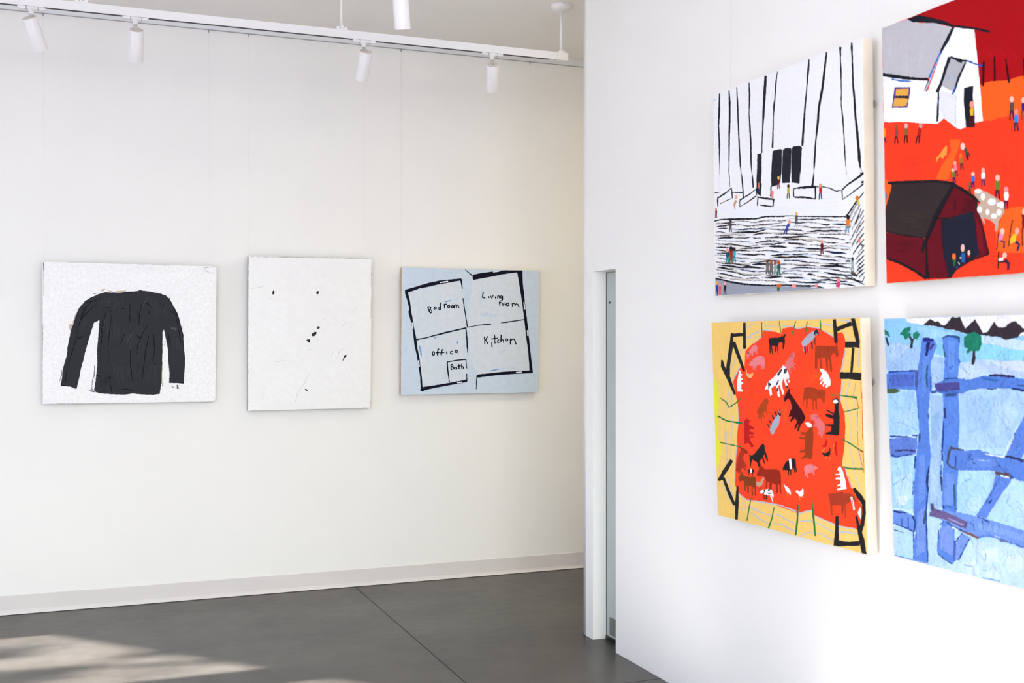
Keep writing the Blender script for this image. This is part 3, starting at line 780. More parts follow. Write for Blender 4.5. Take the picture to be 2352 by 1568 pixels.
4 3 -971 526 -927 533 -895 407 -881 298 -862 201 -842 93 -820 -16 -799 -113 -789 -210 -756 -356 -736 -502 -715 -661 -704 -795 -733 -794 -744 -624 -768 -477 -794 -332 -833 -162 -850 -16 -880 129 -919 261 -906 310 -939 430 -964 502
4 4 -742 -800 -708 -764 -537 -742 -331 -712 -228 -694 -59 -667 -59 -700 -176 -723 -331 -746 -536 -779 -663 -805 -708 -825 -737 -816
4 5 -78 -585 -65 -589 -59 -669 -75 -669
4 4 -797 -122 -668 -98 -528 -63 -387 -30 -233 7 -77 40 -82 59 -237 24 -392 -8 -533 -46 -671 -84 -800 -105
4 4 -66 52 104 81 282 93 281 110 103 93 -68 62
4 4 432 118 516 121 664 145 785 163 783 176 661 160 513 140 431 125
4 5 -141 462 -123 329 -95 181 -73 58 -60 60 -80 184 -107 331 -131 463
4 5 -94 34 -80 -114 -74 -225 -59 -311 -51 -311 -53 -224 -62 -113 -78 35
4 3 2 787 122 812 307 841 506 860 697 863 749 863 749 803 654 832 453 803 241 758 18 714 2 732
4 4 -113 854 -79 824 -7 769 3 781 -70 834 -110 858
4 5 668 833 741 863 749 863 758 665 780 515 799 365 825 189 847 13 870 -164 893 -341 915 -493 926 -581 875 -596 867 -454 851 -290 822 -114 799 63 777 214 754 389 725 539 696 702
4 6 78 -603 117 -597 269 -584 469 -566 671 -557 923 -550 923 -591 699 -596 470 -608 270 -624 92 -644 72 -634
4 7 74 -633 69 -720 70 -807 77 -808 82 -721 87 -635
4 2 -366 -417 -231 -394 -82 -379 -78 -395 -231 -411 -360 -430
4 5 -366 -427 -356 -544 -340 -630 -327 -706 -315 -704 -324 -628 -336 -542 -348 -425
4 3 -91 -385 -83 -460 -72 -515 -62 -514 -70 -458 -78 -384
5 3 -473 677 -355 697 -355 680 -467 661
5 4 307 841 410 853 406 841 307 824
5 6 768 415 784 415 800 314 782 314
5 6 827 19 843 19 850 -61 833 -61
5 4 -871 117 -851 117 -843 26 -860 26
5 4 -778 -398 -761 -399 -747 -484 -765 -484
5 5 -209 -702 -137 -695 -137 -713 -208 -719
5 7 664 -570 756 -564 753 -582 671 -585
6 2 -650 333 -640 292 -614 246 -600 253 -625 297 -634 336
6 3 -649 321 -618 329 -604 321 -613 307 -632 301 -626 286 -602 295 -588 325 -615 345 -653 336
6 4 -614 286 -591 282 -594 266 -614 254 -605 241 -579 258 -578 291 -610 301
6 2 -551 294 -516 306 -514 333 -541 343 -562 315 -555 284 -520 274 -516 290 -543 295 -546 312 -536 328 -528 324 -529 316 -556 309
6 2 -472 396 -472 350 -466 293 -450 294 -455 351 -456 396
6 3 -466 340 -489 331 -492 297 -464 289 -460 305 -478 307 -476 321 -461 325
6 2 -415 377 -406 312 -390 313 -398 379
6 3 -397 349 -383 367 -368 366 -368 382 -391 381 -410 359
6 2 -333 345 -335 336 -340 333 -346 334 -349 339 -349 346 -346 350 -340 351 -335 349 -333 340 -317 345 -322 359 -337 367 -355 364 -365 351 -365 334 -354 321 -337 318 -322 327 -317 340
6 3 -277 342 -280 334 -285 331 -290 332 -294 337 -294 342 -290 346 -285 347 -280 345 -277 337 -262 342 -267 355 -282 363 -299 360 -310 347 -310 331 -299 319 -282 316 -267 324 -261 337
6 4 -250 314 -251 365 -268 365 -267 314
6 5 -252 347 -242 360 -239 351 -239 320 -222 320 -223 356 -240 376 -264 359
6 6 -225 345 -214 358 -207 345 -204 316 -187 318 -192 350 -212 374 -236 357
6 5 156 550 147 508 142 471 192 458 196 474 156 480 164 505 173 547
6 3 233 491 239 464 256 467 250 494
6 3 263 494 291 455 320 508 304 514 290 471 278 502
6 3 335 489 341 458 358 461 352 492
6 3 386 457 384 490 392 492 397 484 398 463 415 464 413 490 397 507 370 499 369 457
6 4 437 486 435 478 431 475 428 476 425 480 425 488 428 492 431 493 434 491 437 482 451 486 446 498 434 507 419 503 411 491 411 476 420 464 434 461 447 470 451 482
6 5 442 500 442 450 436 438 423 443 418 427 442 423 459 446 459 501
6 6 396 419 406 357 423 359 413 421
6 7 416 387 437 407 425 419 404 398
6 8 442 400 437 376 460 358 477 383 485 406 468 411 461 389 457 374 453 380 458 396
6 9 483 388 486 363 503 365 500 390
6 10 541 385 538 375 531 371 524 372 519 378 518 385 523 391 531 392 538 389 541 379 558 385 551 399 534 408 515 405 502 391 502 372 515 358 535 355 552 365 558 379
6 3 610 354 606 401 589 399 592 353
6 4 600 392 633 383 635 359 652 362 646 393 606 408
6 5 649 373 666 386 680 371 698 338 714 346 694 381 667 403 638 386
6 5 178 -71 184 -126 182 -180 199 -181 201 -126 195 -69
6 6 230 -63 197 -121 234 -175 248 -166 215 -121 245 -71
6 4 289 -145 294 -222 311 -221 306 -144
6 4 328 -43 335 -101 337 -170 370 -161 363 -146 347 -157 352 -101 345 -42
6 5 292 -113 387 -101 385 -85 289 -97
6 5 402 -106 376 -122 379 -163 415 -161 412 -145 390 -151 392 -130 411 -120
6 4 428 -42 424 -153 441 -154 445 -43
6 5 436 -129 455 -119 463 -129 467 -161 484 -159 479 -123 459 -103 428 -115
6 4 512 -141 547 -130 539 -97 507 -97 496 -136 515 -168 547 -161 542 -146 522 -154 513 -134 518 -110 528 -110 532 -122 507 -126
6 4 588 -185 587 -98 569 -98 570 -185
6 5 586 -133 621 -109 638 -130 657 -187 674 -183 653 -122 624 -93 576 -119
6 2 -549 -302 -552 -315 -555 -319 -558 -318 -562 -310 -562 -297 -558 -289 -556 -288 -552 -292 -549 -305 -532 -302 -537 -284 -551 -271 -570 -276 -579 -293 -579 -314 -569 -331 -551 -336 -536 -324 -532 -305
6 2 -480 -233 -503 -250 -505 -333 -487 -333 -487 -258 -470 -247
6 3 -523 -305 -461 -295 -464 -278 -526 -288
6 2 -415 -239 -442 -255 -453 -329 -435 -331 -427 -265 -406 -254
6 4 -457 -305 -396 -296 -399 -279 -460 -288
6 2 -373 -277 -370 -318 -352 -318 -355 -276
6 2 -280 -267 -314 -273 -317 -312 -280 -321 -277 -304 -302 -302 -301 -285 -278 -284
6 2 -242 -305 -200 -290 -207 -259 -240 -256 -257 -292 -239 -325 -199 -321 -202 -304 -230 -310 -239 -291 -230 -271 -219 -272 -215 -281 -248 -288
6 2 -308 -455 -305 -531 -289 -531 -293 -454
6 3 -307 -468 -280 -464 -276 -473 -299 -483 -291 -496 -262 -479 -272 -451 -309 -453
6 4 -294 -496 -268 -501 -268 -514 -306 -522 -301 -537 -256 -523 -256 -492 -290 -482
6 5 -232 -506 -233 -514 -237 -516 -240 -515 -243 -511 -243 -505 -240 -501 -237 -500 -234 -503 -232 -510 -218 -506 -222 -495 -234 -487 -248 -490 -257 -501 -257 -515 -248 -526 -234 -529 -222 -522 -218 -510
6 6 -227 -493 -223 -529 -208 -527 -212 -492
6 2 -193 -453 -190 -525 -174 -524 -177 -453
6 7 -205 -491 -155 -483 -158 -468 -208 -476
6 8 -154 -450 -149 -525 -134 -525 -138 -449
6 9 -138 -502 -128 -494 -126 -504 -122 -526 -106 -524 -111 -500 -124 -480 -146 -489"""),
'columns': dict(wall='part',c=[2.6195,3.7216,2.2893],size=[0.993,0.883],lean=0.01474,roll=-0.00168,base=(240,240,243),
 cols=[(234,238,246),(233,238,246),(30,30,38),(35,36,45),(90,60,50),(120,90,70),(205,196,188),(196,186,176),(212,214,222),(200,212,228),(34,30,34),(28,34,66),(50,42,42),(205,200,196),(26,30,58),(110,95,80),(152,156,170),(166,169,182),(45,70,140),(238,100,40),(190,110,60),(120,25,36),(110,22,34),(225,190,85),(88,80,62),(192,176,72),(60,42,36),(35,50,140),(205,30,42),(236,150,125),(110,20,36),(120,20,36),(210,140,110),(80,78,66),(88,84,70),(235,170,82),(72,56,52),(78,62,56),(42,36,36),(110,30,46),(98,24,40),(242,152,122),(140,156,150),(150,170,160),(52,40,44),(38,140,150),(28,80,100),(242,160,142),(125,80,58),(165,34,40),(45,30,30),(30,132,142),(38,170,170),(40,30,40),(112,106,96),(112,106,100),(120,60,40),(105,98,92),(112,102,96),(160,90,60),(148,156,156),(150,160,160),(160,80,50),(48,110,90),(38,92,82),(192,80,40),(30,40,112),(38,60,155),(232,170,80),(236,90,70),(236,70,50),(242,140,120),(24,24,34),(242,160,170),(50,60,132),(58,82,165),(242,152,130),(120,152,180),(228,120,40),(34,25,30),(236,140,132),(235,130,125),(202,140,108),(238,172,152),(238,150,120),(210,195,75),(216,120,52),(88,84,82),(226,130,112),(205,62,112),(236,135,125),(60,110,70),(200,100,52),(242,150,150),(120,170,180),(242,140,140),(150,195,235),(140,190,232),(205,225,243)],
 strokes="""0 1 -895 -128 -516 -166 -165 -185 -165 -183 -517 -159 -895 -126
0 2 -918 -142 -79 -214 633 -261 633 -258 -80 -204 -918 -138
0 3 -531 -189 71 -237 604 -274 604 -271 70 -229 -531 -186
0 4 -684 -190 34 -247 656 -287 656 -283 32 -233 -684 -185
0 5 -726 -203 45 -266 708 -313 707 -310 44 -254 -726 -199
0 1 -330 -254 114 -291 519 -321 519 -319 113 -283 -330 -251
0 2 350 -318 546 -334 734 -344 733 -342 545 -326 349 -316
1 1 408 -123 428 -129 447 -126 446 -124 427 -122 408 -121
1 1 421 -141 505 -157 585 -153 584 -150 503 -144 421 -137
1 2 397 -152 551 -166 701 -183 701 -181 551 -158 396 -150
1 1 414 -170 578 -191 735 -203 735 -200 577 -180 414 -167
1 1 462 -192 601 -207 735 -216 735 -214 601 -201 462 -190
1 2 421 -201 588 -219 749 -233 749 -229 587 -208 420 -198
1 1 440 -222 582 -238 720 -250 720 -248 582 -230 440 -220
1 3 472 -236 584 -249 692 -251 691 -249 583 -242 472 -234
1 3 601 -263 675 -273 747 -279 747 -275 675 -262 601 -260
1 4 671 -281 698 -284 724 -283 724 -281 697 -278 671 -280
2 1 -899 874 -910 725 -920 603 -912 437 -904 180 -905 212 -916 113 -914 13 -905 11 -899 111 -905 198 -904 170 -885 433 -899 600 -880 719 -878 870
2 1 -745 871 -746 774 -748 613 -756 493 -757 372 -760 154 -758 152 -749 46 -738 44 -745 153 -749 155 -737 369 -730 488 -718 607 -713 768 -728 867
2 1 -624 874 -622 749 -614 588 -598 346 -588 201 -563 124 -570 167 -563 81 -550 -10 -545 -78 -527 -79 -532 -11 -542 80 -572 178 -565 133 -565 199 -578 344 -591 585 -599 745 -613 871
2 1 -442 870 -440 768 -446 613 -441 517 -431 359 -429 202 -410 103 -407 131 -411 61 -400 -7 -380 -8 -387 59 -407 138 -410 112 -407 199 -407 356 -418 514 -434 611 -415 763 -428 868
2 1 -211 879 -230 765 -250 561 -252 484 -266 332 -270 260 -256 258 -252 330 -233 480 -219 554 -191 755 -179 871
2 1 -38 875 -63 805 -79 672 -97 608 -101 525 -111 421 -124 279 -101 275 -93 418 -88 523 -74 603 -64 669 -43 800 -28 872
2 1 368 877 353 809 337 668 307 508 285 367 266 232 294 226 309 361 328 503 351 664 379 802 382 874
2 1 580 881 547 745 520 623 478 497 458 365 440 254 414 79 419 -1 421 44 405 -33 385 -91 413 -97 424 -37 420 33 419 -14 439 74 458 249 485 358 505 489 547 615 573 737 597 875
2 1 733 880 735 862 742 790 743 693 747 582 745 457 758 365 771 239 778 93 801 -64 798 -18 796 -87 802 -133 810 -133 808 -88 799 -27 800 -56 793 91 784 237 773 363 756 456 759 579 762 689 754 787 759 856 761 873
2 1 866 879 864 836 870 793 875 575 888 463 896 346 908 255 921 138 928 35 964 -97 960 -56 952 -74 980 -75 956 -34 960 -67 963 32 949 135 935 252 919 343 910 460 896 571 887 790 888 830 883 876
3 2 -328 263 -263 259 -268 88 -274 72 -280 -21 -296 -88 -340 -50 -344 38 -333 139
3 1 -113 247 -90 254 0 250 15 242 6 50 -1 49 -10 -13 -65 -31 -136 -32 -137 68
3 2 27 240 63 249 131 238 142 222 127 33 126 60 112 -33 13 -22 11 62
3 3 147 236 168 245 247 236 275 219 254 16 254 62 238 -56 136 -32 135 58
2 3 -277 15 -299 -88 -284 -90 -267 13
2 2 -147 -24 -152 -109 -133 -112 -130 -26
2 1 -937 -36 -822 -10 -722 24 -713 -58 -696 -59 -711 36 -835 2 -949 -24
2 2 -948 -34 -945 -100 -925 -102 -925 -36
4 1 -899 -85 -722 -61 -729 -52 -904 -79
2 2 -986 24 -914 16 -913 22 -985 31
2 2 -704 -10 -548 -31 -548 -22 -703 -1
2 3 -586 -93 -531 -80 -438 -57 -351 -30 -346 -72 -334 -73 -340 -18 -448 -48 -541 -70 -598 -80
2 4 -600 -90 -595 -147 -466 -120 -341 -83 -352 -74 -475 -112 -587 -140 -587 -91
5 5 -495 -122 -364 -89 -368 -85 -499 -118
2 4 -336 -97 -217 -124 -116 -141 -121 -195 -109 -197 -92 -132 -213 -109 -332 -85
2 5 -337 -102 -338 -164 -325 -165 -319 -104
2 5 -292 -167 -204 -184 -116 -198 -114 -190 -202 -174 -289 -156
2 3 164 -87 317 -104 425 -112 427 -195 444 -197 449 -99 315 -82 163 -79
2 4 154 -83 154 -146 171 -148 168 -85
2 5 173 -158 303 -176 434 -202 437 -193 305 -162 174 -145
2 4 448 -109 544 -124 605 -140 684 -174 742 -170 739 -164 685 -166 609 -133 545 -117 448 -104
2 5 756 -172 807 -147 917 -115 991 -88 991 -73 984 -67 904 -101 796 -137 745 -164
2 6 744 -171 751 -244 873 -203 991 -160 991 -154 988 -150 866 -196 758 -236 757 -172
2 7 966 -148 991 -147 991 -131 960 -133
2 3 -991 -223 -988 -230 -882 -223 -715 -244 -553 -255 -369 -273 -216 -270 2 -290 119 -295 233 -312 389 -330 561 -349 787 -372 787 -362 562 -338 390 -321 234 -304 119 -288 1 -279 -219 -257 -370 -261 -553 -241 -715 -227 -884 -214 -991 -217
6 4 -957 -243 -843 -252 -731 -259 -622 -260 -516 -268 -517 -259 -624 -251 -733 -250 -844 -246 -957 -239
7 1 -450 -294 -333 -305 -219 -305 -108 -314 0 -330 1 -323 -108 -310 -220 -296 -334 -300 -450 -286
8 4 68 -316 150 -319 230 -327 309 -338 387 -343 387 -337 309 -330 230 -318 149 -311 67 -311
7 1 535 -370 614 -386 692 -396 768 -403 843 -412 844 -404 768 -395 692 -392 615 -380 536 -366
2 5 -973 -252 -868 -262 -765 -267 -665 -265 -666 -261 -767 -256 -869 -253 -974 -246
2 5 -629 -263 -546 -269 -465 -281 -385 -297 -305 -296 -227 -295 -151 -299 -76 -310 -75 -307 -151 -294 -228 -291 -306 -291 -385 -293 -464 -277 -546 -265 -629 -260
2 5 -58 -312 -11 -322 36 -326 82 -320 81 -317 35 -320 -10 -317 -57 -309
2 5 165 -322 236 -337 307 -345 377 -353 445 -352 511 -359 577 -373 643 -381 707 -387 707 -384 643 -378 579 -363 512 -353 444 -346 376 -342 307 -335 237 -330 166 -320
2 2 789 -399 808 -398 826 -400 846 -404 847 -401 828 -393 807 -391 787 -394
9 1 -894 -290 -820 -289 -747 -290 -675 -295 -604 -306 -603 -300 -675 -289 -748 -284 -821 -284 -896 -282
7 1 -536 -319 -426 -330 -319 -333 -214 -337 -112 -346 -112 -342 -215 -332 -320 -328 -427 -326 -536 -312
8 6 -48 -331 89 -336 221 -352 350 -363 475 -382 476 -377 351 -354 221 -345 88 -327 -49 -328
9 2 630 -404 685 -408 739 -415 793 -421 846 -428 846 -420 793 -415 740 -407 685 -402 629 -399
10 6 -954 -279 -849 -286 -748 -286 -649 -289 -650 -282 -750 -273 -852 -274 -954 -272
10 7 -632 -289 -547 -306 -463 -320 -380 -324 -299 -327 -219 -332 -141 -335 -63 -338 12 -336 12 -333 -65 -332 -142 -327 -220 -326 -300 -319 -381 -316 -463 -315 -546 -300 -631 -286
2 7 96 -339 171 -354 246 -365 319 -366 391 -374 462 -385 462 -383 391 -370 319 -361 246 -356 172 -349 96 -337
10 7 473 -391 517 -399 561 -412 606 -410 604 -402 562 -400 519 -391 474 -386
2 3 631 -408 704 -421 775 -428 846 -436 846 -431 776 -418 704 -408 631 -405
9 1 -807 -313 -642 -341 -482 -353 -327 -364 -176 -364 -178 -357 -328 -359 -482 -347 -642 -334 -806 -309
6 1 -96 -363 41 -373 174 -388 303 -402 428 -426 430 -421 304 -395 174 -382 41 -369 -96 -356
7 8 558 -422 632 -428 704 -437 776 -443 847 -445 845 -437 775 -438 704 -432 632 -423 558 -417
10 2 -934 -298 -880 -303 -827 -308 -774 -309 -775 -304 -827 -298 -880 -293 -934 -292
2 2 -750 -315 -667 -328 -585 -341 -504 -346 -426 -349 -348 -359 -271 -356 -197 -357 -197 -354 -273 -349 -349 -348 -426 -338 -506 -333 -585 -332 -666 -321 -749 -312
10 2 -157 -354 -68 -356 19 -363 105 -370 105 -367 19 -356 -69 -352 -158 -351
10 9 169 -380 243 -382 314 -396 385 -412 456 -422 525 -428 594 -434 661 -436 727 -445 727 -442 661 -434 593 -428 525 -422 457 -415 387 -405 316 -391 243 -379 169 -377
2 9 801 -452 818 -453 832 -453 846 -450 846 -446 829 -441 813 -443 799 -449
8 1 -982 -330 -855 -347 -731 -361 -611 -367 -493 -377 -493 -372 -611 -362 -731 -357 -854 -341 -980 -323
7 3 -297 -371 -153 -366 -11 -385 126 -395 259 -416 260 -411 126 -391 -11 -381 -153 -362 -300 -362
6 1 373 -448 477 -451 580 -462 680 -471 778 -475 778 -470 680 -468 580 -458 477 -447 372 -441
2 2 -966 -322 -911 -328 -857 -338 -802 -346 -801 -343 -854 -332 -910 -321 -966 -317
2 4 -720 -351 -629 -359 -540 -368 -452 -379 -364 -385 -277 -377 -195 -368 -196 -365 -282 -367 -366 -371 -451 -359 -540 -355 -629 -349 -721 -347
11 4 -161 -375 -84 -383 -8 -396 68 -402 141 -406 213 -419 285 -429 286 -425 215 -410 142 -400 67 -393 -7 -390 -83 -374 -161 -372
2 2 325 -434 397 -445 467 -446 536 -456 604 -460 672 -468 738 -468 803 -472 803 -468 738 -461 672 -453 605 -446 536 -442 467 -433 396 -433 325 -431
6 5 -921 -358 -816 -363 -714 -366 -614 -374 -516 -384 -515 -380 -614 -368 -715 -356 -817 -356 -922 -350
6 5 -359 -389 -248 -391 -140 -407 -34 -416 69 -422 69 -415 -34 -407 -140 -399 -248 -387 -360 -384
6 3 111 -428 253 -446 390 -450 523 -466 652 -477 652 -470 523 -463 390 -443 253 -439 112 -420
7 3 678 -478 720 -485 761 -492 803 -501 844 -507 845 -503 805 -494 763 -485 721 -477 678 -473
10 6 -985 -354 -884 -366 -785 -372 -689 -372 -594 -385 -501 -391 -501 -388 -594 -381 -689 -368 -786 -365 -884 -361 -984 -351
12 6 -401 -401 -312 -400 -226 -402 -140 -411 -139 -406 -226 -393 -315 -387 -404 -394
2 6 -105 -417 -32 -425 40 -428 110 -437 180 -445 249 -455 317 -452 384 -454 449 -462 449 -460 384 -451 316 -446 249 -447 181 -437 111 -431 40 -421 -32 -419 -105 -414
12 4 481 -469 552 -479 622 -483 691 -488 758 -495 825 -509 826 -507 759 -492 691 -483 622 -478 552 -475 481 -466
6 7 -942 -377 -792 -380 -645 -399 -502 -405 -364 -422 -363 -413 -502 -401 -645 -389 -792 -372 -944 -367
6 1 -213 -451 -91 -455 29 -465 146 -475 261 -475 260 -469 146 -468 29 -460 -91 -447 -214 -442
6 1 332 -483 423 -495 512 -505 598 -513 683 -529 684 -525 599 -509 512 -501 424 -492 334 -476
2 8 -932 -385 -850 -387 -769 -395 -690 -398 -689 -391 -769 -375 -851 -376 -934 -378
10 8 -676 -403 -598 -407 -521 -416 -446 -415 -447 -411 -522 -408 -598 -400 -676 -399
2 8 -404 -422 -364 -432 -324 -431 -285 -436 -285 -433 -324 -425 -363 -424 -402 -418
12 7 -231 -438 -152 -443 -75 -448 1 -456 76 -468 152 -469 224 -469 294 -471 365 -480 366 -476 295 -463 222 -455 149 -454 76 -452 2 -445 -75 -434 -153 -435 -231 -433
2 2 426 -487 498 -498 569 -505 639 -513 707 -527 776 -537 777 -533 710 -519 641 -505 570 -494 498 -491 426 -484
12 1 823 -539 832 -543 839 -539 844 -538 844 -536 836 -533 830 -538 825 -537
8 1 -745 -430 -655 -437 -567 -444 -480 -458 -396 -475 -393 -466 -479 -454 -566 -440 -655 -429 -745 -423
6 1 -360 -476 -263 -476 -169 -476 -76 -485 15 -488 15 -485 -76 -477 -170 -468 -265 -468 -361 -471
7 8 72 -473 188 -478 301 -496 413 -510 521 -520 522 -517 414 -501 303 -488 188 -470 71 -468
6 1 542 -539 618 -555 692 -563 766 -566 837 -571 837 -565 765 -559 692 -557 619 -549 544 -536
2 2 -963 -392 -871 -408 -780 -418 -691 -426 -604 -433 -518 -444 -434 -455 -433 -452 -517 -440 -603 -427 -691 -421 -780 -412 -870 -402 -962 -389
2 2 -372 -468 -284 -467 -199 -469 -116 -474 -34 -481 -33 -478 -116 -463 -201 -456 -286 -459 -373 -463
12 9 26 -479 105 -481 182 -487 258 -492 332 -510 406 -515 407 -512 334 -503 259 -487 182 -478 104 -475 25 -476
2 9 438 -516 504 -527 570 -540 635 -549 699 -552 699 -549 636 -541 571 -535 505 -522 438 -512
2 2 771 -555 796 -562 820 -560 843 -564 844 -561 820 -554 796 -556 772 -553
7 1 -938 -438 -824 -451 -712 -460 -604 -479 -496 -494 -495 -489 -601 -470 -711 -453 -823 -443 -937 -431
8 3 -404 -482 -275 -482 -149 -488 -27 -490 93 -498 92 -489 -27 -484 -150 -482 -276 -473 -406 -476
7 1 185 -526 303 -540 419 -553 531 -572 641 -578 641 -573 532 -568 419 -549 304 -535 186 -522
9 1 680 -579 721 -583 762 -588 803 -593 843 -599 844 -591 804 -588 763 -581 722 -576 680 -574
12 4 -989 -423 -902 -436 -815 -447 -732 -452 -649 -465 -567 -476 -486 -492 -406 -491 -328 -485 -329 -482 -407 -485 -485 -481 -565 -469 -646 -456 -730 -440 -815 -434 -901 -429 -988 -419
2 4 -285 -488 -200 -495 -117 -502 -34 -501 46 -500 46 -496 -36 -488 -118 -491 -201 -482 -286 -483
12 4 85 -507 163 -520 241 -529 318 -533 318 -527 243 -516 165 -506 86 -498
2 2 367 -539 442 -548 516 -562 590 -568 662 -574 732 -574 802 -586 802 -583 732 -571 661 -568 590 -564 517 -556 443 -544 367 -536
6 5 -863 -455 -769 -468 -677 -486 -585 -494 -495 -496 -496 -490 -585 -489 -675 -478 -768 -464 -862 -451
7 5 -372 -502 -256 -509 -143 -509 -34 -515 73 -534 75 -526 -33 -511 -144 -503 -257 -501 -372 -497
9 1 178 -559 263 -564 345 -576 427 -586 508 -591 508 -585 428 -581 347 -568 263 -557 178 -552
6 3 547 -578 619 -580 690 -592 760 -602 829 -606 829 -601 760 -594 691 -585 619 -575 547 -570
10 6 -973 -456 -880 -470 -787 -477 -697 -488 -695 -481 -786 -469 -878 -456 -972 -452
2 6 -616 -501 -524 -503 -434 -510 -346 -515 -259 -515 -260 -510 -346 -502 -435 -495 -525 -495 -617 -498
2 6 -172 -514 -92 -525 -15 -531 64 -540 66 -536 -11 -514 -92 -507 -173 -508
10 4 153 -549 225 -553 295 -560 364 -575 434 -580 502 -587 569 -583 634 -589 699 -596 699 -594 635 -582 568 -575 501 -576 434 -569 366 -563 296 -554 225 -544 152 -546
10 4 727 -600 766 -610 805 -612 843 -615 843 -612 805 -607 766 -604 727 -598
7 7 -775 -499 -671 -505 -570 -511 -471 -519 -374 -531 -373 -524 -470 -514 -570 -501 -672 -498 -775 -494
9 1 -205 -549 -91 -565 22 -579 132 -581 238 -588 238 -584 131 -573 22 -570 -89 -556 -204 -543
6 5 333 -586 411 -587 486 -591 560 -602 634 -614 636 -608 562 -594 487 -585 410 -583 333 -578
10 8 -983 -476 -891 -494 -799 -507 -708 -513 -619 -515 -533 -522 -447 -529 -447 -526 -532 -512 -620 -506 -708 -504 -797 -499 -888 -485 -982 -472
10 8 -370 -537 -278 -541 -189 -544 -102 -557 -15 -567 -14 -564 -100 -550 -189 -536 -279 -535 -370 -533
10 6 24 -566 105 -572 185 -575 264 -584 341 -591 418 -595 493 -599 493 -596 418 -590 342 -588 264 -578 185 -570 105 -568 24 -563
11 6 541 -603 605 -618 670 -631 734 -633 796 -639 797 -636 735 -620 672 -615 609 -606 543 -597
9 1 -935 -522 -783 -529 -636 -545 -493 -567 -352 -573 -352 -568 -491 -558 -634 -536 -783 -524 -935 -516
9 1 -165 -594 -16 -599 128 -606 268 -614 404 -621 404 -616 268 -607 128 -597 -17 -591 -166 -585
7 1 535 -646 614 -655 691 -661 767 -674 841 -687 842 -682 768 -670 692 -657 615 -648 536 -638
10 9 -957 -510 -877 -517 -799 -523 -722 -526 -722 -520 -799 -514 -877 -508 -957 -507
12 2 -636 -535 -552 -552 -468 -562 -386 -570 -306 -568 -227 -576 -226 -572 -306 -557 -386 -557 -467 -547 -550 -544 -634 -530
2 2 -154 -588 -65 -596 21 -592 105 -595 105 -589 20 -581 -68 -580 -155 -582
10 7 126 -597 199 -607 272 -607 342 -607 342 -603 271 -598 199 -599 127 -591
12 2 368 -610 438 -621 507 -636 576 -642 643 -646 643 -644 576 -635 509 -629 440 -616 369 -606
2 3 653 -649 716 -657 779 -670 842 -678 842 -675 781 -664 718 -649 653 -644
7 1 -734 -560 -597 -585 -464 -596 -335 -612 -208 -617 -208 -612 -334 -603 -463 -590 -596 -578 -732 -556
7 8 -89 -599 -2 -605 83 -611 168 -615 250 -615 250 -611 167 -608 83 -605 -2 -596 -89 -594
8 8 277 -618 345 -631 413 -645 480 -654 547 -660 547 -652 481 -647 415 -637 347 -624 278 -613
8 4 687 -679 726 -684 765 -688 804 -690 842 -690 841 -683 803 -683 765 -682 727 -679 688 -673
2 2 -987 -525 -908 -527 -832 -539 -756 -549 -755 -546 -830 -533 -908 -524 -987 -521
11 2 -658 -565 -585 -580 -512 -583 -441 -587 -440 -584 -512 -575 -584 -569 -657 -561
11 2 -369 -597 -321 -601 -272 -607 -224 -607 -224 -604 -272 -604 -320 -598 -369 -595
10 9 -165 -608 -90 -609 -17 -615 56 -621 127 -621 198 -625 266 -630 334 -637 402 -645 403 -643 336 -629 268 -614 197 -615 127 -610 55 -609 -17 -600 -91 -600 -166 -603
11 9 428 -650 500 -664 572 -671 642 -678 712 -689 713 -686 644 -669 573 -662 501 -655 428 -648
2 5 780 -697 801 -698 820 -700 842 -697 842 -693 821 -687 799 -685 778 -693
9 2 -919 -547 -817 -568 -715 -583 -617 -595 -520 -606 -519 -600 -616 -586 -714 -578 -814 -562 -916 -541
9 1 -324 -638 -254 -635 -186 -633 -119 -638 -52 -643 -51 -638 -118 -630 -187 -626 -257 -627 -327 -631
9 10 32 -632 108 -635 181 -641 254 -651 326 -664 328 -660 256 -646 183 -633 107 -628 32 -628
7 1 405 -688 477 -691 547 -700 617 -710 686 -714 686 -709 618 -704 549 -694 478 -686 406 -680
2 3 -951 -549 -897 -560 -844 -572 -790 -582 -788 -579 -840 -565 -894 -554 -949 -543
2 3 -759 -583 -679 -594 -600 -605 -522 -615 -521 -611 -599 -600 -678 -589 -758 -579
10 10 -443 -625 -356 -629 -270 -630 -185 -628 -104 -631 -23 -634 -22 -632 -104 -622 -187 -615 -272 -622 -357 -623 -444 -622
10 11 21 -637 99 -644 176 -650 251 -662 326 -674 400 -679 473 -683 473 -681 401 -674 327 -668 254 -653 177 -643 99 -638 21 -634
2 6 537 -689 601 -702 664 -711 727 -711 788 -712 849 -716 849 -713 788 -707 727 -704 665 -700 602 -693 538 -687
7 11 -912 -587 -790 -600 -672 -613 -556 -632 -442 -638 -442 -630 -555 -625 -670 -608 -789 -595 -910 -581
9 2 -398 -652 -309 -653 -221 -657 -134 -666 -49 -670 -49 -666 -134 -662 -220 -653 -309 -645 -399 -647
7 12 104 -668 170 -677 234 -685 298 -686 360 -690 360 -683 298 -682 235 -678 171 -672 107 -660
6 1 405 -708 517 -722 626 -728 731 -735 834 -754 836 -750 732 -730 626 -720 517 -715 406 -702
12 12 -971 -584 -879 -604 -788 -615 -700 -619 -613 -636 -526 -644 -441 -647 -441 -642 -525 -634 -610 -623 -698 -611 -787 -600 -877 -597 -969 -580
10 11 -415 -646 -327 -649 -242 -655 -157 -657 -74 -664 -73 -658 -156 -648 -241 -640 -328 -633 -416 -640
2 13 -52 -661 15 -668 82 -669 147 -679 148 -676 82 -666 15 -661 -52 -658
2 13 161 -683 250 -695 338 -697 423 -703 423 -698 338 -689 250 -687 162 -678
